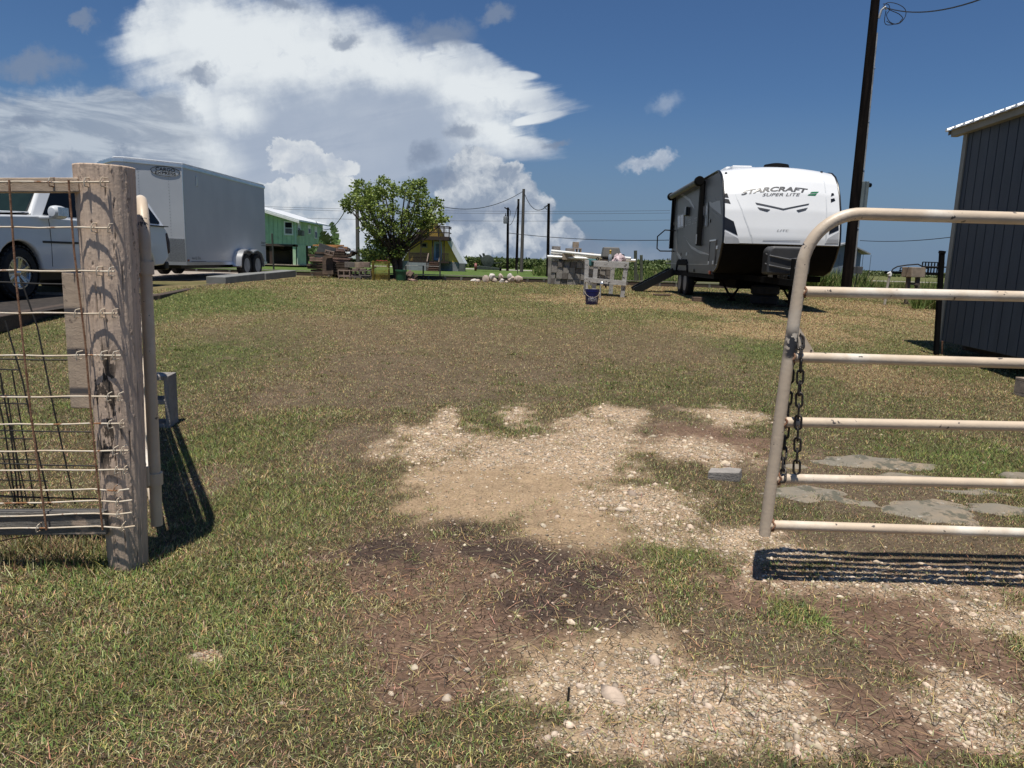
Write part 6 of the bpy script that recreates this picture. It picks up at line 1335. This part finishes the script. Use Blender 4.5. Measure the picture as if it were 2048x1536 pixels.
# ================================================================= trees and plants
def rot_to(n_): return None
def leaf_cloud(pts, nrm_jit, size, col, flat=.0, fold=True, aspect=1.0):
    """one folded leaf (2 triangles) per point"""
    n = len(pts); a = rng.normal(0, 1, (n, 3)); a[:, 2] *= .6; a /= np.linalg.norm(a, axis=1)[:, None]
    b = rng.normal(0, 1, (n, 3)); b -= (b*a).sum(1)[:, None]*a; b /= np.linalg.norm(b, axis=1)[:, None]
    s = size[:, None]; tip = pts+a*s; l = pts+a*s*.45+b*s*.42*aspect; r = pts+a*s*.45-b*s*.42*aspect
    up = np.cross(a, b)*s*.12; l += up; r += up
    v = np.stack([pts, l, tip, r], 1).reshape(-1, 3); k = np.arange(n)*4
    f = np.concatenate([np.stack([k, k+1, k+2], 1), np.stack([k, k+2, k+3], 1)])
    return v, f, np.concatenate([np.repeat(col, 4, 0), np.ones((n*4, 1))], 1)
fol = mat('foliage', (.1, .1, .1), .5, var=.1, scale=5, attr='tint', spec=.35)
nt = fol.node_tree; b = nt.nodes['Principled BSDF']
tl_ = nt.nodes.new('ShaderNodeBsdfTranslucent'); mx = nt.nodes.new('ShaderNodeMixShader'); mx.inputs[0].default_value = .25
nt.links.new(b.inputs['Base Color'].links[0].from_socket, tl_.inputs[0]); out_ = nt.nodes['Material Output']; nt.links.new(b.outputs[0], mx.inputs[1]); nt.links.new(tl_.outputs[0], mx.inputs[2]); nt.links.new(mx.outputs[0], out_.inputs[0])
barkm = mat('tree_bark', (.075, .06, .048), .9, var=.25, scale=6, bump=.8, bscale=30)
TYd = 24.9; tb0 = at(797, 563, TYd); tree = empty('broadleaf_tree', (tb0.x, TYd, .50), 0, 'bushy broadleaf tree with glossy green leaves behind the green tub', 'tree')
TR_ = Vector(tree.location)
clumps = [(706, 400, 20), (695, 412, 13), (725, 392, 24), (716, 372, 16), (745, 380, 22), (766, 371, 20), (764, 392, 17), (730, 415, 22), (742, 408, 20), (786, 385, 20), (810, 378, 18), (826, 370, 14), (842, 370, 15), (846, 388, 15), (823, 392, 15), (842, 402, 15), (862, 408, 14), (876, 406, 12),
    (760, 425, 19), (785, 415, 15), (735, 440, 18), (750, 455, 22), (728, 446, 10), (808, 432, 18), (835, 430, 22), (862, 432, 20), (880, 436, 14), (888, 444, 9), (775, 450, 20), (802, 460, 20), (832, 452, 18), (690, 410, 9), (684, 404, 6), (894, 438, 9), (882, 418, 9), (872, 402, 9), (700, 418, 10), (722, 460, 8), (858, 452, 12), (748, 478, 18), (765, 485, 17), (790, 485, 18), (812, 482, 14), (740, 505, 16), (728, 508, 12), (760, 508, 18), (780, 508, 18),
    (796, 505, 14), (808, 495, 11), (806, 512, 10), (738, 516, 10), (772, 525, 10), (852, 468, 9), (694, 402, 8), (721, 362, 8), (762, 362, 10), (813, 366, 8), (845, 362, 8)]
pxm = TYd/1450.0
LP, LC = [], []
cc3 = []
for (cx, cy, cr_) in clumps:
    for sgn in ((0,) if cr_ < 12 else (-1, 1)):
        depth = TYd + sgn*rng.uniform(.05, 1.15)*min(1, cr_/20) + rng.uniform(-.2, .2)
        c3 = at(cx, cy, depth); rr4 = cr_*pxm*.95; cc3.append((np.array(c3), rr4))
        n = int(170*(cr_/20)**2)
        d = rng.normal(0, 1, (n, 3)); d /= np.linalg.norm(d, axis=1)[:, None]; rad_ = rr4*rng.uniform(.15, 1.0, n)**.5
        # twigs: gather the leaves of a clump round a few points
        tw_ = rng.normal(0, 1, (9, 3)); tw_ /= np.linalg.norm(tw_, axis=1)[:, None]; tw_ *= rr4*rng.uniform(.45, .9, (9, 1)); kk = rng.integers(0, 9, n)
        P_ = np.where((rng.uniform(0, 1, n) < .82)[:, None], tw_[kk]+rng.normal(0, rr4*.15, (n, 3)), d*rad_[:, None]); LP.append(P_+np.array(c3))
        t_ = rng.uniform(0, 1, n)[:, None]; LC.append(np.array([[.085, .135, .022]])*(1-t_)+np.array([[.29, .36, .085]])*t_)
P_ = np.concatenate(LP)-np.array(TR_); C_ = np.concatenate(LC); v, f, c = leaf_cloud(P_, 0, rng.uniform(.06, .105, len(P_)), C_)
o = big_mesh('crown', v, f, fol, {'tint': c}); o.parent = tree
tk_ = MB(); base_ = Vector((0, 0, -.05)); fork = Vector(at(790, 515, TYd))-TR_
for k, (dx_, dy2) in enumerate([(-.05, 0), (.05, .03), (0, -.06), (.1, 0)]): tk_.tube([base_+Vector((dx_*1.6, dy2*2, 0)), base_.lerp(fork, .5)+Vector((dx_*1.2, dy2, 0)), fork+Vector((dx_*2, dy2*2, 0))], [.095, .075, .06], 9)
for c3, rr4 in cc3[::1]:
    e_ = Vector(c3)-TR_; s_ = fork+Vector((rw_.uniform(-.08, .08), 0, rw_.uniform(-.1, .1))); mid = s_.lerp(e_, .5)+Vector((rw_.uniform(-.1, .1), rw_.uniform(-.1, .1), -.08)); tk_.tube([s_, mid, e_], [.035, .020, .008], 5)
tk_.build('trunk', barkm, tree, smooth=True)
# banana plant
bp = at(662, 545, 27.2); ban = empty('banana_plant', (bp.x, 27.2, .1), 0, 'banana plant with torn broad leaves rising behind the wood heap', 'plant')
banm = mat('banana_leaf', (.075, .14, .035), .5, var=.25, scale=6, col2=(.14, .22, .07)); stm2 = mat('banana_stem', (.14, .17, .06), .7, var=.2)
MB().tube([(0, 0, 0), (.03, 0, .7), Vector(at(664, 500, 27.2))-Vector(ban.location)], [.10, .08, .05], 10).build('stem', stm2, ban, smooth=True)
def banleaf(pts_, w_, dy=0.):
    P_ = [Vector(at(x_, y_, 27.2+dy*i/len(pts_)))-Vector(ban.location) for i, (x_, y_) in enumerate(pts_)]
    Q_ = []
    for i in range(len(P_)-1):
        for t_ in np.linspace(0, 1, 7)[:-1]: Q_.append(P_[i].lerp(P_[i+1], t_))
    Q_.append(P_[-1]); n = len(Q_); m = MB(); 
    for i in range(n-1):
        t_ = (i+.5)/n; tang = (Q_[i+1]-Q_[i]).normalized(); sd = tang.cross(Vector((0, 1, 0))).normalized()
        for s2 in (-1, 1):
            w1 = w_*math.sin(math.pi*min(1, t_*.92+.08))**.6*rw_.uniform(.75, 1.1); e_ = sd*s2*w1+Vector((0, rw_.uniform(-.06, .06)+s2*.05, -abs(w1)*.25)); lean2 = tang*w1*.35
            g_ = (Q_[i+1]-Q_[i])*.46; c_ = (Q_[i]+Q_[i+1])/2; m.add([c_-g_*1.08, c_+g_*1.08, c_+g_*.9+e_+lean2, c_-g_*.9+e_+lean2*.8], [(0, 1, 2, 3)])
    m.tube(Q_, [max(.004, .016*(1-i/n)) for i in range(n)], 5); m.build('leaf', banm, ban)
banleaf([(664, 500), (668, 486), (670, 466), (666, 452), (663, 444)], .17); banleaf([(664, 502), (660, 485), (650, 470), (642, 464)], .22, -.5); banleaf([(664, 500), (648, 490), (634, 494), (622, 505)], .17, -.5)
banleaf([(664, 502), (655, 490), (646, 482), (638, 478)], .2, .4); banleaf([(664, 504), (672, 490), (676, 478), (670, 470)], .13, .5); banleaf([(660, 520), (650, 512), (640, 520), (636, 540)], .15, .3); banleaf([(664, 510), (640, 500), (628, 515), (624, 532)], .14, .2)
# far bushes as one mass
def far_bush(n, x0px, x1px, Y0, Y1, hfun, size, lo_c, hi_c):
    px_ = rng.uniform(x0px, x1px, n); Yb = rng.uniform(Y0, Y1, n); X_ = np.array([(p-1024)/1440 for p in px_])*Yb*1.0
    h = hfun(px_, X_)*(.55+.65*fbm(X_*.16, Yb*.1, 90, 4, .6)); z = h*rng.uniform(0, 1, n)**.6
    t_ = np.clip(rng.uniform(0, 1, n), 0, 1)[:, None]; return leaf_cloud(np.stack([X_, Yb, z], 1), 0, rng.uniform(*size, n), np.array([lo_c])*(1-t_)+np.array([hi_c])*t_)
parts_ = [far_bush(42000, 880, 1420, 105, 135, lambda p, x: 1.5+.5*np.clip((p-1150)/150, 0, 1), (.25, .55), (.055, .085, .025), (.13, .165, .05)),
          far_bush(22000, 1130, 1420, 88, 104, lambda p, x: 1.15+0*p, (.22, .45), (.060, .095, .025), (.15, .19, .055)),
          far_bush(14000, 1640, 2100, 160, 220, lambda p, x: 1.1+0*p, (.3, .6), (.05, .075, .02), (.11, .13, .045)),
          far_bush(9000, 380, 900, 120, 150, lambda p, x: 2.2+0*p, (.5, .9), (.040, .065, .018), (.10, .13, .04))]
v, f, c = merge(parts_); tag(big_mesh('scrub', v, f, fol, {'tint': c}), kind='stuff')
# tall weeds along the back and right of the yard
def weeds(n, x0px, x1px, Y0, Y1, Lr, wr_, dens_col, z0=None, hf=None):
    Yb = rng.uniform(Y0, Y1, n); X_ = (rng.uniform(x0px, x1px, n)-1024)/1440*Yb; L_ = rng.uniform(*Lr, n)*(.5+.9*fbm(X_*.8, Yb*.5, 44, 3))
    lo_, hi_ = dens_col; t_ = rng.uniform(0, 1, n)[:, None]; col = np.array([lo_])*(1-t_)+np.array([hi_])*t_
    dryw = rng.uniform(0, 1, n) < .12; col[dryw] = (.30, .25, .12)
    return blades('w', X_, Yb, L_, rng.uniform(*wr_, n), col, np.clip(rng.normal(.45, .3, n), .02, 1.3), z0=ghn(X_, Yb), seg=1, curl=.3)
gcol = ((.055, .095, .020), (.135, .175, .045))
ws_ = [weeds(26000, 1660, 1935, 23.0, 34, (.35, .75), (.02, .045), gcol), weeds(16000, 1560, 1720, 24, 36, (.5, 1.1), (.03, .06), gcol), weeds(15000, 1060, 1330, 62, 90, (.4, .9), (.08, .16), gcol),
       weeds(2600, 1815, 1885, 16.3, 19, (.25, .6), (.012, .025), gcol), weeds(12000, 1180, 1340, 45, 62, (.3, .6), (.06, .12), gcol), weeds(14000, 1640, 2060, 38, 60, (.3, .55), (.05, .10), ((.07, .095, .025), (.16, .17, .06)))]
# longer tufts round the foot of the post
n = 1500; Xp = rng.normal(-1.62, .22, n); Yp = rng.normal(2.80, .12, n); k = np.hypot(Xp-pc_.x, Yp-2.8) > .085; Xp, Yp = Xp[k], Yp[k]; n = len(Xp); c = cover(Xp, Yp)
ws_.append(blades('t', Xp, Yp, rng.uniform(.03, .10, n), rng.uniform(.003, .005, n), grass_cols(Xp, Yp, c), np.clip(rng.normal(.7, .35, n), .05, 1.4), seg=1))
n = 5000; Xp = rng.uniform(-2.9, -1.6, n); Yp = rng.normal(2.86, .10, n); c = cover(Xp, Yp)
ws_.append(blades('t', Xp, Yp, rng.uniform(.04, .13, n), rng.uniform(.003, .006, n), grass_cols(Xp, Yp, c)*.9, np.clip(rng.normal(.6, .35, n), .05, 1.4), seg=1))
v, f, c = merge(ws_); tag(big_mesh('tall_weeds', v, f, leafm, {'tint': c}), kind='stuff')
# far gravel road
rdm = mat('road_gravel', (.38, .35, .30), .95, var=.1, scale=.5)
m = MB(); m.add([(-60, 86, .012), (150, 92, .012), (150, 99, .012), (-60, 93, .012)], [(0, 1, 2, 3)]); tag(m.build('road', rdm), kind='structure')
m = MB(); m.add([(28, 44, .012), (80, 48, .012), (80, 53, .012), (28, 48.5, .012)], [(0, 1, 2, 3)]); tag(m.build('path', rdm), kind='structure')

# ================================================================= things far out: rotary cutter, boat, blue shed, flat trailer, tan stand
KY = 78; kp = at(975, 540.5, KY); ku = empty('tractor_mower', (kp.x, KY, 0), .1, 'dark brush cutter with red wheels parked on the far lawn by the poles', 'mower')
kz = .05; kd = mat('faded_dark_green', (.05, .065, .055), .7, var=.2); krd = mat('faded_red', (.22, .06, .05), .6)
MB().prism([(-1.15, .15), (1.25, .15), (1.25, .35), (.9, .42), (-.9, .55), (-1.15, .45)], lambda a, b: (a, -.7, b), lambda a, b: (a, .7, b)).build('deck', kd, ku, bevel=.03)
MB().lathe([(.2, -.35), (.62, -.28), (.68, 0), (.62, .28), (.2, .35)], (.0, 0, 1.05), 18, 'Y').build('drum', kd, ku, smooth=True)
MB().prism([(-.55, .6), (-.95, 1.75), (-.78, 1.72), (-.35, 1.2)], lambda a, b: (a, -.06, b), lambda a, b: (a, .06, b)).build('upright_fin', kd, ku); MB().prism([(-.35, 1.0), (-.6, 1.85), (-.38, 1.9), (-.1, 1.35)], lambda a, b: (a, .2, b), lambda a, b: (a, .3, b)).build('upright_fin', kd, ku)
MB().beam((.5, 0, .85), (1.5, 0, .98), .12, .12).build('drawbar', kd, ku)
for x_ in (-1.25, -1.25): pass
MB().lathe([(.1, -.12), (.40, -.12), (.42, 0), (.40, .12), (.1, .12)], (-1.3, -.3, .42), 18, 'X').build('wheel', krd, ku, smooth=True, angle=40)
MB().lathe([(.1, -.12), (.22, -.12), (.24, 0), (.22, .12), (.1, .12)], (1.35, -.3, .3), 14, 'X').build('wheel', blk2, ku, smooth=True, angle=40)
VY = 60; vp = at(700, 524, VY); bo = empty('boat', (vp.x, VY, 0), 0, 'white boat with a frame top, seen between the wood heap and the tree', 'boat')
def vb(x, y): p = at(x, y, VY); return (p.x-vp.x, p.z)
MB().prism([vb(684, 500), vb(689, 517), vb(732, 520), vb(738, 506), vb(700, 504)], lambda a, b: (a, -.9, b), lambda a, b: (a, .9, b)).build('hull', mat('boat_white', (.75, .76, .78), .35), bo, bevel=.06)
m = MB()
for p, q in (((698, 499), (698, 505)), ((711, 498), (712, 505)), ((698, 499), (711, 498)), ((686, 501), (694, 501)), ((686, 501), (687, 506)), ((694, 501), (695, 506))):
    a, b_ = vb(*p), vb(*q)
    for y_ in (-.5, .5): m.beam((a[0], y_, a[1]), (b_[0], y_, b_[1]), .06, .06)
m.build('top_frame', mat('boat_white', (.75, .76, .78), .35), bo)
a, b_ = vb(697, 501), vb(711, 505); MB().box(((a[0]+b_[0])/2, 0, (a[1]+b_[1])/2), (b_[0]-a[0], .9, .3)).build('console', mat('boat_white', (.75, .76, .78), .35), bo, bevel=.04)
MB().box((0, 0, vb(700, 519)[1]-.05), (1.8, .8, .15)).build('cradle', blk2, bo)
# parked truck-like shapes are just dark low masses behind the pile
SYd = 58; s0 = at(1722, 541, SYd); sh2 = empty('blue_grey_shed', (at(1675, 541, SYd).x, SYd, 0), 0, 'blue-grey metal shed far behind the tall black pole', 'shed')
w2 = at(1719, 541, SYd).x-sh2.location.x; ht2 = at(1719, 508, SYd).z; hp2 = at(1690, 488, SYd).z
bgm = mat('blue_grey_metal', (.17, .20, .235), .6, var=.08, scale=1)
MB().prism([(-1.6, 0), (w2, 0), (w2, ht2), (w2*.25, hp2), (-1.6, ht2)], lambda a, b: (a, 0, b), lambda a, b: (a, 6, b)).build('wall', bgm, sh2)
MB().prism([(w2*.25, hp2+.01), (w2+.55, ht2-.03), (w2+.55, ht2+.07), (w2*.25, hp2+.12)], lambda a, b: (a, -.4, b), lambda a, b: (a, 6.3, b)).build('roof', mat('dull_roof', (.33, .34, .35), .5), sh2); MB().prism([(w2*.25, hp2+.01), (-2.1, ht2-.03), (-2.1, ht2+.07), (w2*.25, hp2+.12)], lambda a, b: (a, -.4, b), lambda a, b: (a, 6.3, b)).build('roof', mat('dull_roof', (.33, .34, .35), .5), sh2)
m = MB()
for i in range(7): m.box((-1.2+i*.62, -.01, ht2/2), (.03, .02, ht2-.1))
m.build('ribs', mat('dull_rib', (.12, .14, .165), .6), sh2)
FY = 42; f0 = at(1777, 548, FY); ft = empty('flatbed_trailer', (f0.x, FY, 0), 0, 'black utility trailer with a raised mesh ramp on the far grass at right', 'trailer')
def fb(x, y): p = at(x, y, FY); return (p.x-f0.x, p.z)
a, b_ = fb(1785, 545), fb(1868, 549); tz3 = a[1]
MB().beam((a[0], -.8, tz3), (b_[0], -.8, tz3), .08, .14).build('side_rail', blk2, ft); MB().beam((a[0], .9, tz3), (b_[0], .9, tz3), .08, .14).build('side_rail', blk2, ft)
MB().box(((a[0]+b_[0])/2, 0, tz3), (b_[0]-a[0], 1.7, .05)).build('deck', blk2, ft)
m = MB(); m.beam((a[0], -.8, tz3+.28), (a[0]+1.6, -.8, tz3+.28), .05, .05)
for i in range(5): m.beam((a[0]+i*.4, -.8, tz3), (a[0]+i*.4, -.8, tz3+.28), .04, .04)
m.build('top_rail', blk2, ft)
c0, c1 = fb(1831, 524), fb(1870, 547); m = MB()
for i in range(8): x_ = c0[0]+i*(c1[0]-c0[0])/7; m.beam((x_, -.75, c1[1]), (x_, -.75, c0[1]), .05, .05, up=(0, 1, 0))
for z_ in (c0[1], (c0[1]+c1[1])/2, c1[1]): m.beam((c0[0], -.75, z_), (c1[0], -.75, z_), .05, .05)
m.build('ramp', blk2, ft)
for px in (1798, 1807, 1851): x_, z_ = fb(px, 549); MB().lathe([(.08, -.1), (.30, -.1), (.33, 0), (.30, .1), (.08, .1)], (x_, -.95, .33), 18, 'Y').build('wheel', tyre, ft, smooth=True, angle=40)
MB().box(fb(1802, 543)[:1]+(-.9, fb(1802, 543)[1]+.05), (1.0, .35, .06)).build('fender', blk2, ft)
# bent hose pipe of black plastic
SY2 = 17.6; stc = mat('brown_tan_wood', (.13, .10, .08), .85, var=.2, scale=6, bump=.4)
P_ = [at(x_, y_, SY2) for x_, y_ in ((1781, 546), (1786, 538), (1795, 533), (1815, 530), (1836, 528.5), (1845, 533), (1900, 534.5), (1960, 535))]; tag(MB().tube(P_, .016, 8).build('black_hose', wireb, smooth=True), 'black pipe arching over the tan block stand to the right shed', 'hose')
sg = at(1832, 622, SY2); sb = empty('block_stand', (sg.x, SY2, gz(0, SY2)), 0, 'tan square block on a wooden stand with an H-shaped foot, left of the shed', 'stand')
def sbp(x, y): p = at(x, y, SY2); return (p.x-sg.x, p.z-gz(0, SY2))
a, b_ = sbp(1816, 534), sbp(1847, 555); MB().box(((a[0]+b_[0])/2, .1, (a[1]+b_[1])/2), (b_[0]-a[0], .32, a[1]-b_[1]), rz=.25).build('top_block', conc2, sb, bevel=.01)
for (xa, ya, xb, yb) in ((1820, 553, 1812, 612), (1838, 555, 1832, 618)): a, b_ = sbp(xa, ya), sbp(xb, yb); MB().beam((a[0], .06, a[1]), (b_[0], .0, max(b_[1], -.02)), .09, .07, up=(0, 1, 0)).build('leg', stc, sb, bevel=.004)
a, b_ = sbp(1812, 608), sbp(1836, 610); MB().beam((a[0], 0, a[1]), (b_[0], 0, b_[1]), .07, .08).build('brace', stc, sb)
a, b_ = sbp(1821, 567), sbp(1837, 569); MB().beam((a[0], 0, a[1]), (b_[0], 0, b_[1]), .05, .05).build('brace', stc, sb)
p = at(1846, 618, SY2+.1); new_block(concd, (p.x, p.y, gz(0, SY2)), (R(90), 0, .1), 'dark hollow block on the ground right of the tan block stand', None, True, .34, .19, .19); mods[('dark_concrete', True, .34, .19, .19)].location.z += .095
p0, p1, p2 = at(1768, 618, 17.2), at(1774, 576, 17.2), at(1779, 552, 17.2); sp5 = empty('standpipe', (p0.x, 17.2, gz(0, 17.2)), 0, 'white plastic pipe with an elbow standing left of the tan block stand', 'pipe')
o_ = Vector(sp5.location); MB().tube([Vector((0, 0, -.02)), p1-o_, p2-o_], .030, 12).build('lower_pipe', mat('dusty_pvc', (.50, .46, .40), .5), sp5, smooth=True); MB().tube([p2-o_, at(1780, 548, 17.2)-o_, at(1778, 545, 17.2)-o_], .045, 12).build('elbow', pvc, sp5, smooth=True)
# black square post by the shed
a, b_ = at(1872, 712, 9.9), at(1884, 504, 9.9); bpst = empty('black_post', (a.x, 9.9, gz(0, 9.9)), 0, 'thin black square post leaning beside the corner of the grey shed', 'post'); oo = Vector(bpst.location)
MB().beam(a-oo-Vector((0, 0, .02)), b_-oo, .055, .055, up=(0, 1, 0)).build('shaft', blk2, bpst, bevel=.003); MB().beam(b_-oo-Vector((0, 0, .02)), b_-oo+Vector((.004, 0, .015)), .064, .064, up=(0, 1, 0)).build('cap', blk2, bpst)
# ================================================================= grey shed at the right edge
S0, S1 = at(1878, 681, 10.2), at(2048, 715.5, 8.25); SB = Vector((S0.x, 10.2, 0)); sd_ = Vector((S1.x-S0.x, S1.y-S0.y, 0)).normalized(); syaw = math.atan2(sd_.y, sd_.x)
SF = Frame((S0.x, 10.2, 0), syaw); sh = empty('grey_shed', SF.o, syaw, 'blue-grey grooved wooden shed with a white ribbed metal roof, on blocks at the right edge', 'shed')
# local x runs along the seen eave wall toward the camera, local y into the shed
SWd = 4.6; SDp = 3.6; zb3 = S0.z; zc = SF.px(1932, 254, 1, 0).z; slp = .37
blu = mat('shed_grey_blue', (.062, .074, .092), .7, var=.08, scale=3, bump=.25, bscale=60, stretch=(2, 2, .5)); strim = mat('shed_trim_tan', (.30, .28, .235), .7, var=.08, bump=.2)
MB().prism([(0, zb3), (SDp, zb3), (SDp, zc), (SDp/2, zc+slp*SDp/2), (0, zc)], lambda a, b: (0, a, b), lambda a, b: (SWd, a, b)).build('wall', blu, sh)
m = MB()
for i in range(23): m.box((.203*i+.1, -.004, (zb3+zc)/2), (.188, .012, zc-zb3-.01))
m.build('cladding', blu, sh, bevel=.002)
m = MB(); m.box((SWd/2, -.0012, (zb3+zc)/2), (SWd-.02, .003, zc-zb3-.02)); m.build('grooves', mat('groove_dark', (.018, .022, .028), .8), sh)
MB().box((.045, -.020, (zb3+zc)/2-.01), (.10, .02, zc-zb3)).build('corner_trim', strim, sh, bevel=.002); MB().box((-.012, .05, (zb3+zc)/2-.01), (.02, .10, zc-zb3)).build('corner_trim', strim, sh)
MB().box((SWd/2-.05, -.055, zc-.045), (SWd+.3, .09, .12)).build('fascia', strim, sh, bevel=.003)
for y0_, y1_ in ((-.15, SDp/2), (SDp+.15, SDp/2)):
    f_ = lambda y: zc+.03+slp*(SDp/2-abs(y-SDp/2))
    MB().prism([(y0_, f_(y0_)), (y1_, f_(y1_)), (y1_, f_(y1_)+.012), (y0_, f_(y0_)+.012)], lambda a, b: (-.26, a, b), lambda a, b: (SWd+.2, a, b)).build('roof_sheet', mat('white_roof_sheet', (.74, .76, .77), .35, var=.03), sh)
    m = MB()
    for k in range(22):
        x_ = -.24+k*.2286; m.prism([(x_-.035, 0), (x_+.035, 0), (x_+.015, .028), (x_-.015, .028)], lambda a, b: (a, y0_, f_(y0_)+.010+b), lambda a, b: (a, y1_, f_(y1_)+.010+b)); m.prism([(x_-.03, 0), (x_+.03, 0), (x_+.012, .02), (x_-.012, .02)], lambda a, b: (a, y0_-.002, f_(y0_)-.001+b), lambda a, b: (a, y0_+.03, f_(y0_)+b))
    m.build('roof_ribs', mat('white_roof_sheet', (.74, .76, .77), .35, var=.03), sh)
for x0_ in (-.24, ):
    MB().prism([(-.12, zc-.08), (SDp/2, zc-.08+slp*SDp/2+.05), (SDp/2, zc+slp*SDp/2+.02), (-.12, zc+.02-.04)], lambda a, b: (x0_, a, b), lambda a, b: (x0_+.02, a, b)).build('rake_board', strim, sh)
for y_ in (.35, 1.2, 2.4, 3.2): MB().box((SWd/2, y_, zb3-.06), (SWd-.1, .10, .11)).build('skid', creo, sh)
brn_b = mat('brown_block', (.13, .09, .07), .9, var=.2, bump=.4)
q = SF.o+SF.M @ Vector((1.0, .32, 0)); tag(put(MB().box((0, 0, (zb3-.1)/2), (.42, .22, zb3-.12)).build('support_block', brn_b, bevel=.01), (q.x, q.y, .0), (0, 0, syaw)), 'brown block stack carrying the near corner of the grey shed', 'support')
q = SF.o+SF.M @ Vector((.75, .42, 0)); tag(put(MB().box((0, 0, (zb3-.1)/2), (.3, .2, zb3-.12)).build('support_block', brn_b, bevel=.01), (q.x, q.y+.0, .0), (0, 0, syaw)), 'brown timber support under the far end of the grey shed', 'support')
q = G(2040, 790); new_block(conc2, (q.x+.14, q.y+.05, q.z+.09), (R(90), 0, .1), 'tan hollow block on the grass at the right edge below the shed', None, True, .39, .19, .18)
o = MB().tube([at(1885, 682, 9.95), at(1884, 700, 9.95), at(1886, 722, 9.95)], .012, 8).build('brown_pipe', rust, smooth=True); tag(o, 'short rusty pipe hanging below the corner of the grey shed', 'pipe')
# small bright gate-stop behind the travel trailer seen below the gate's stile: white pipe
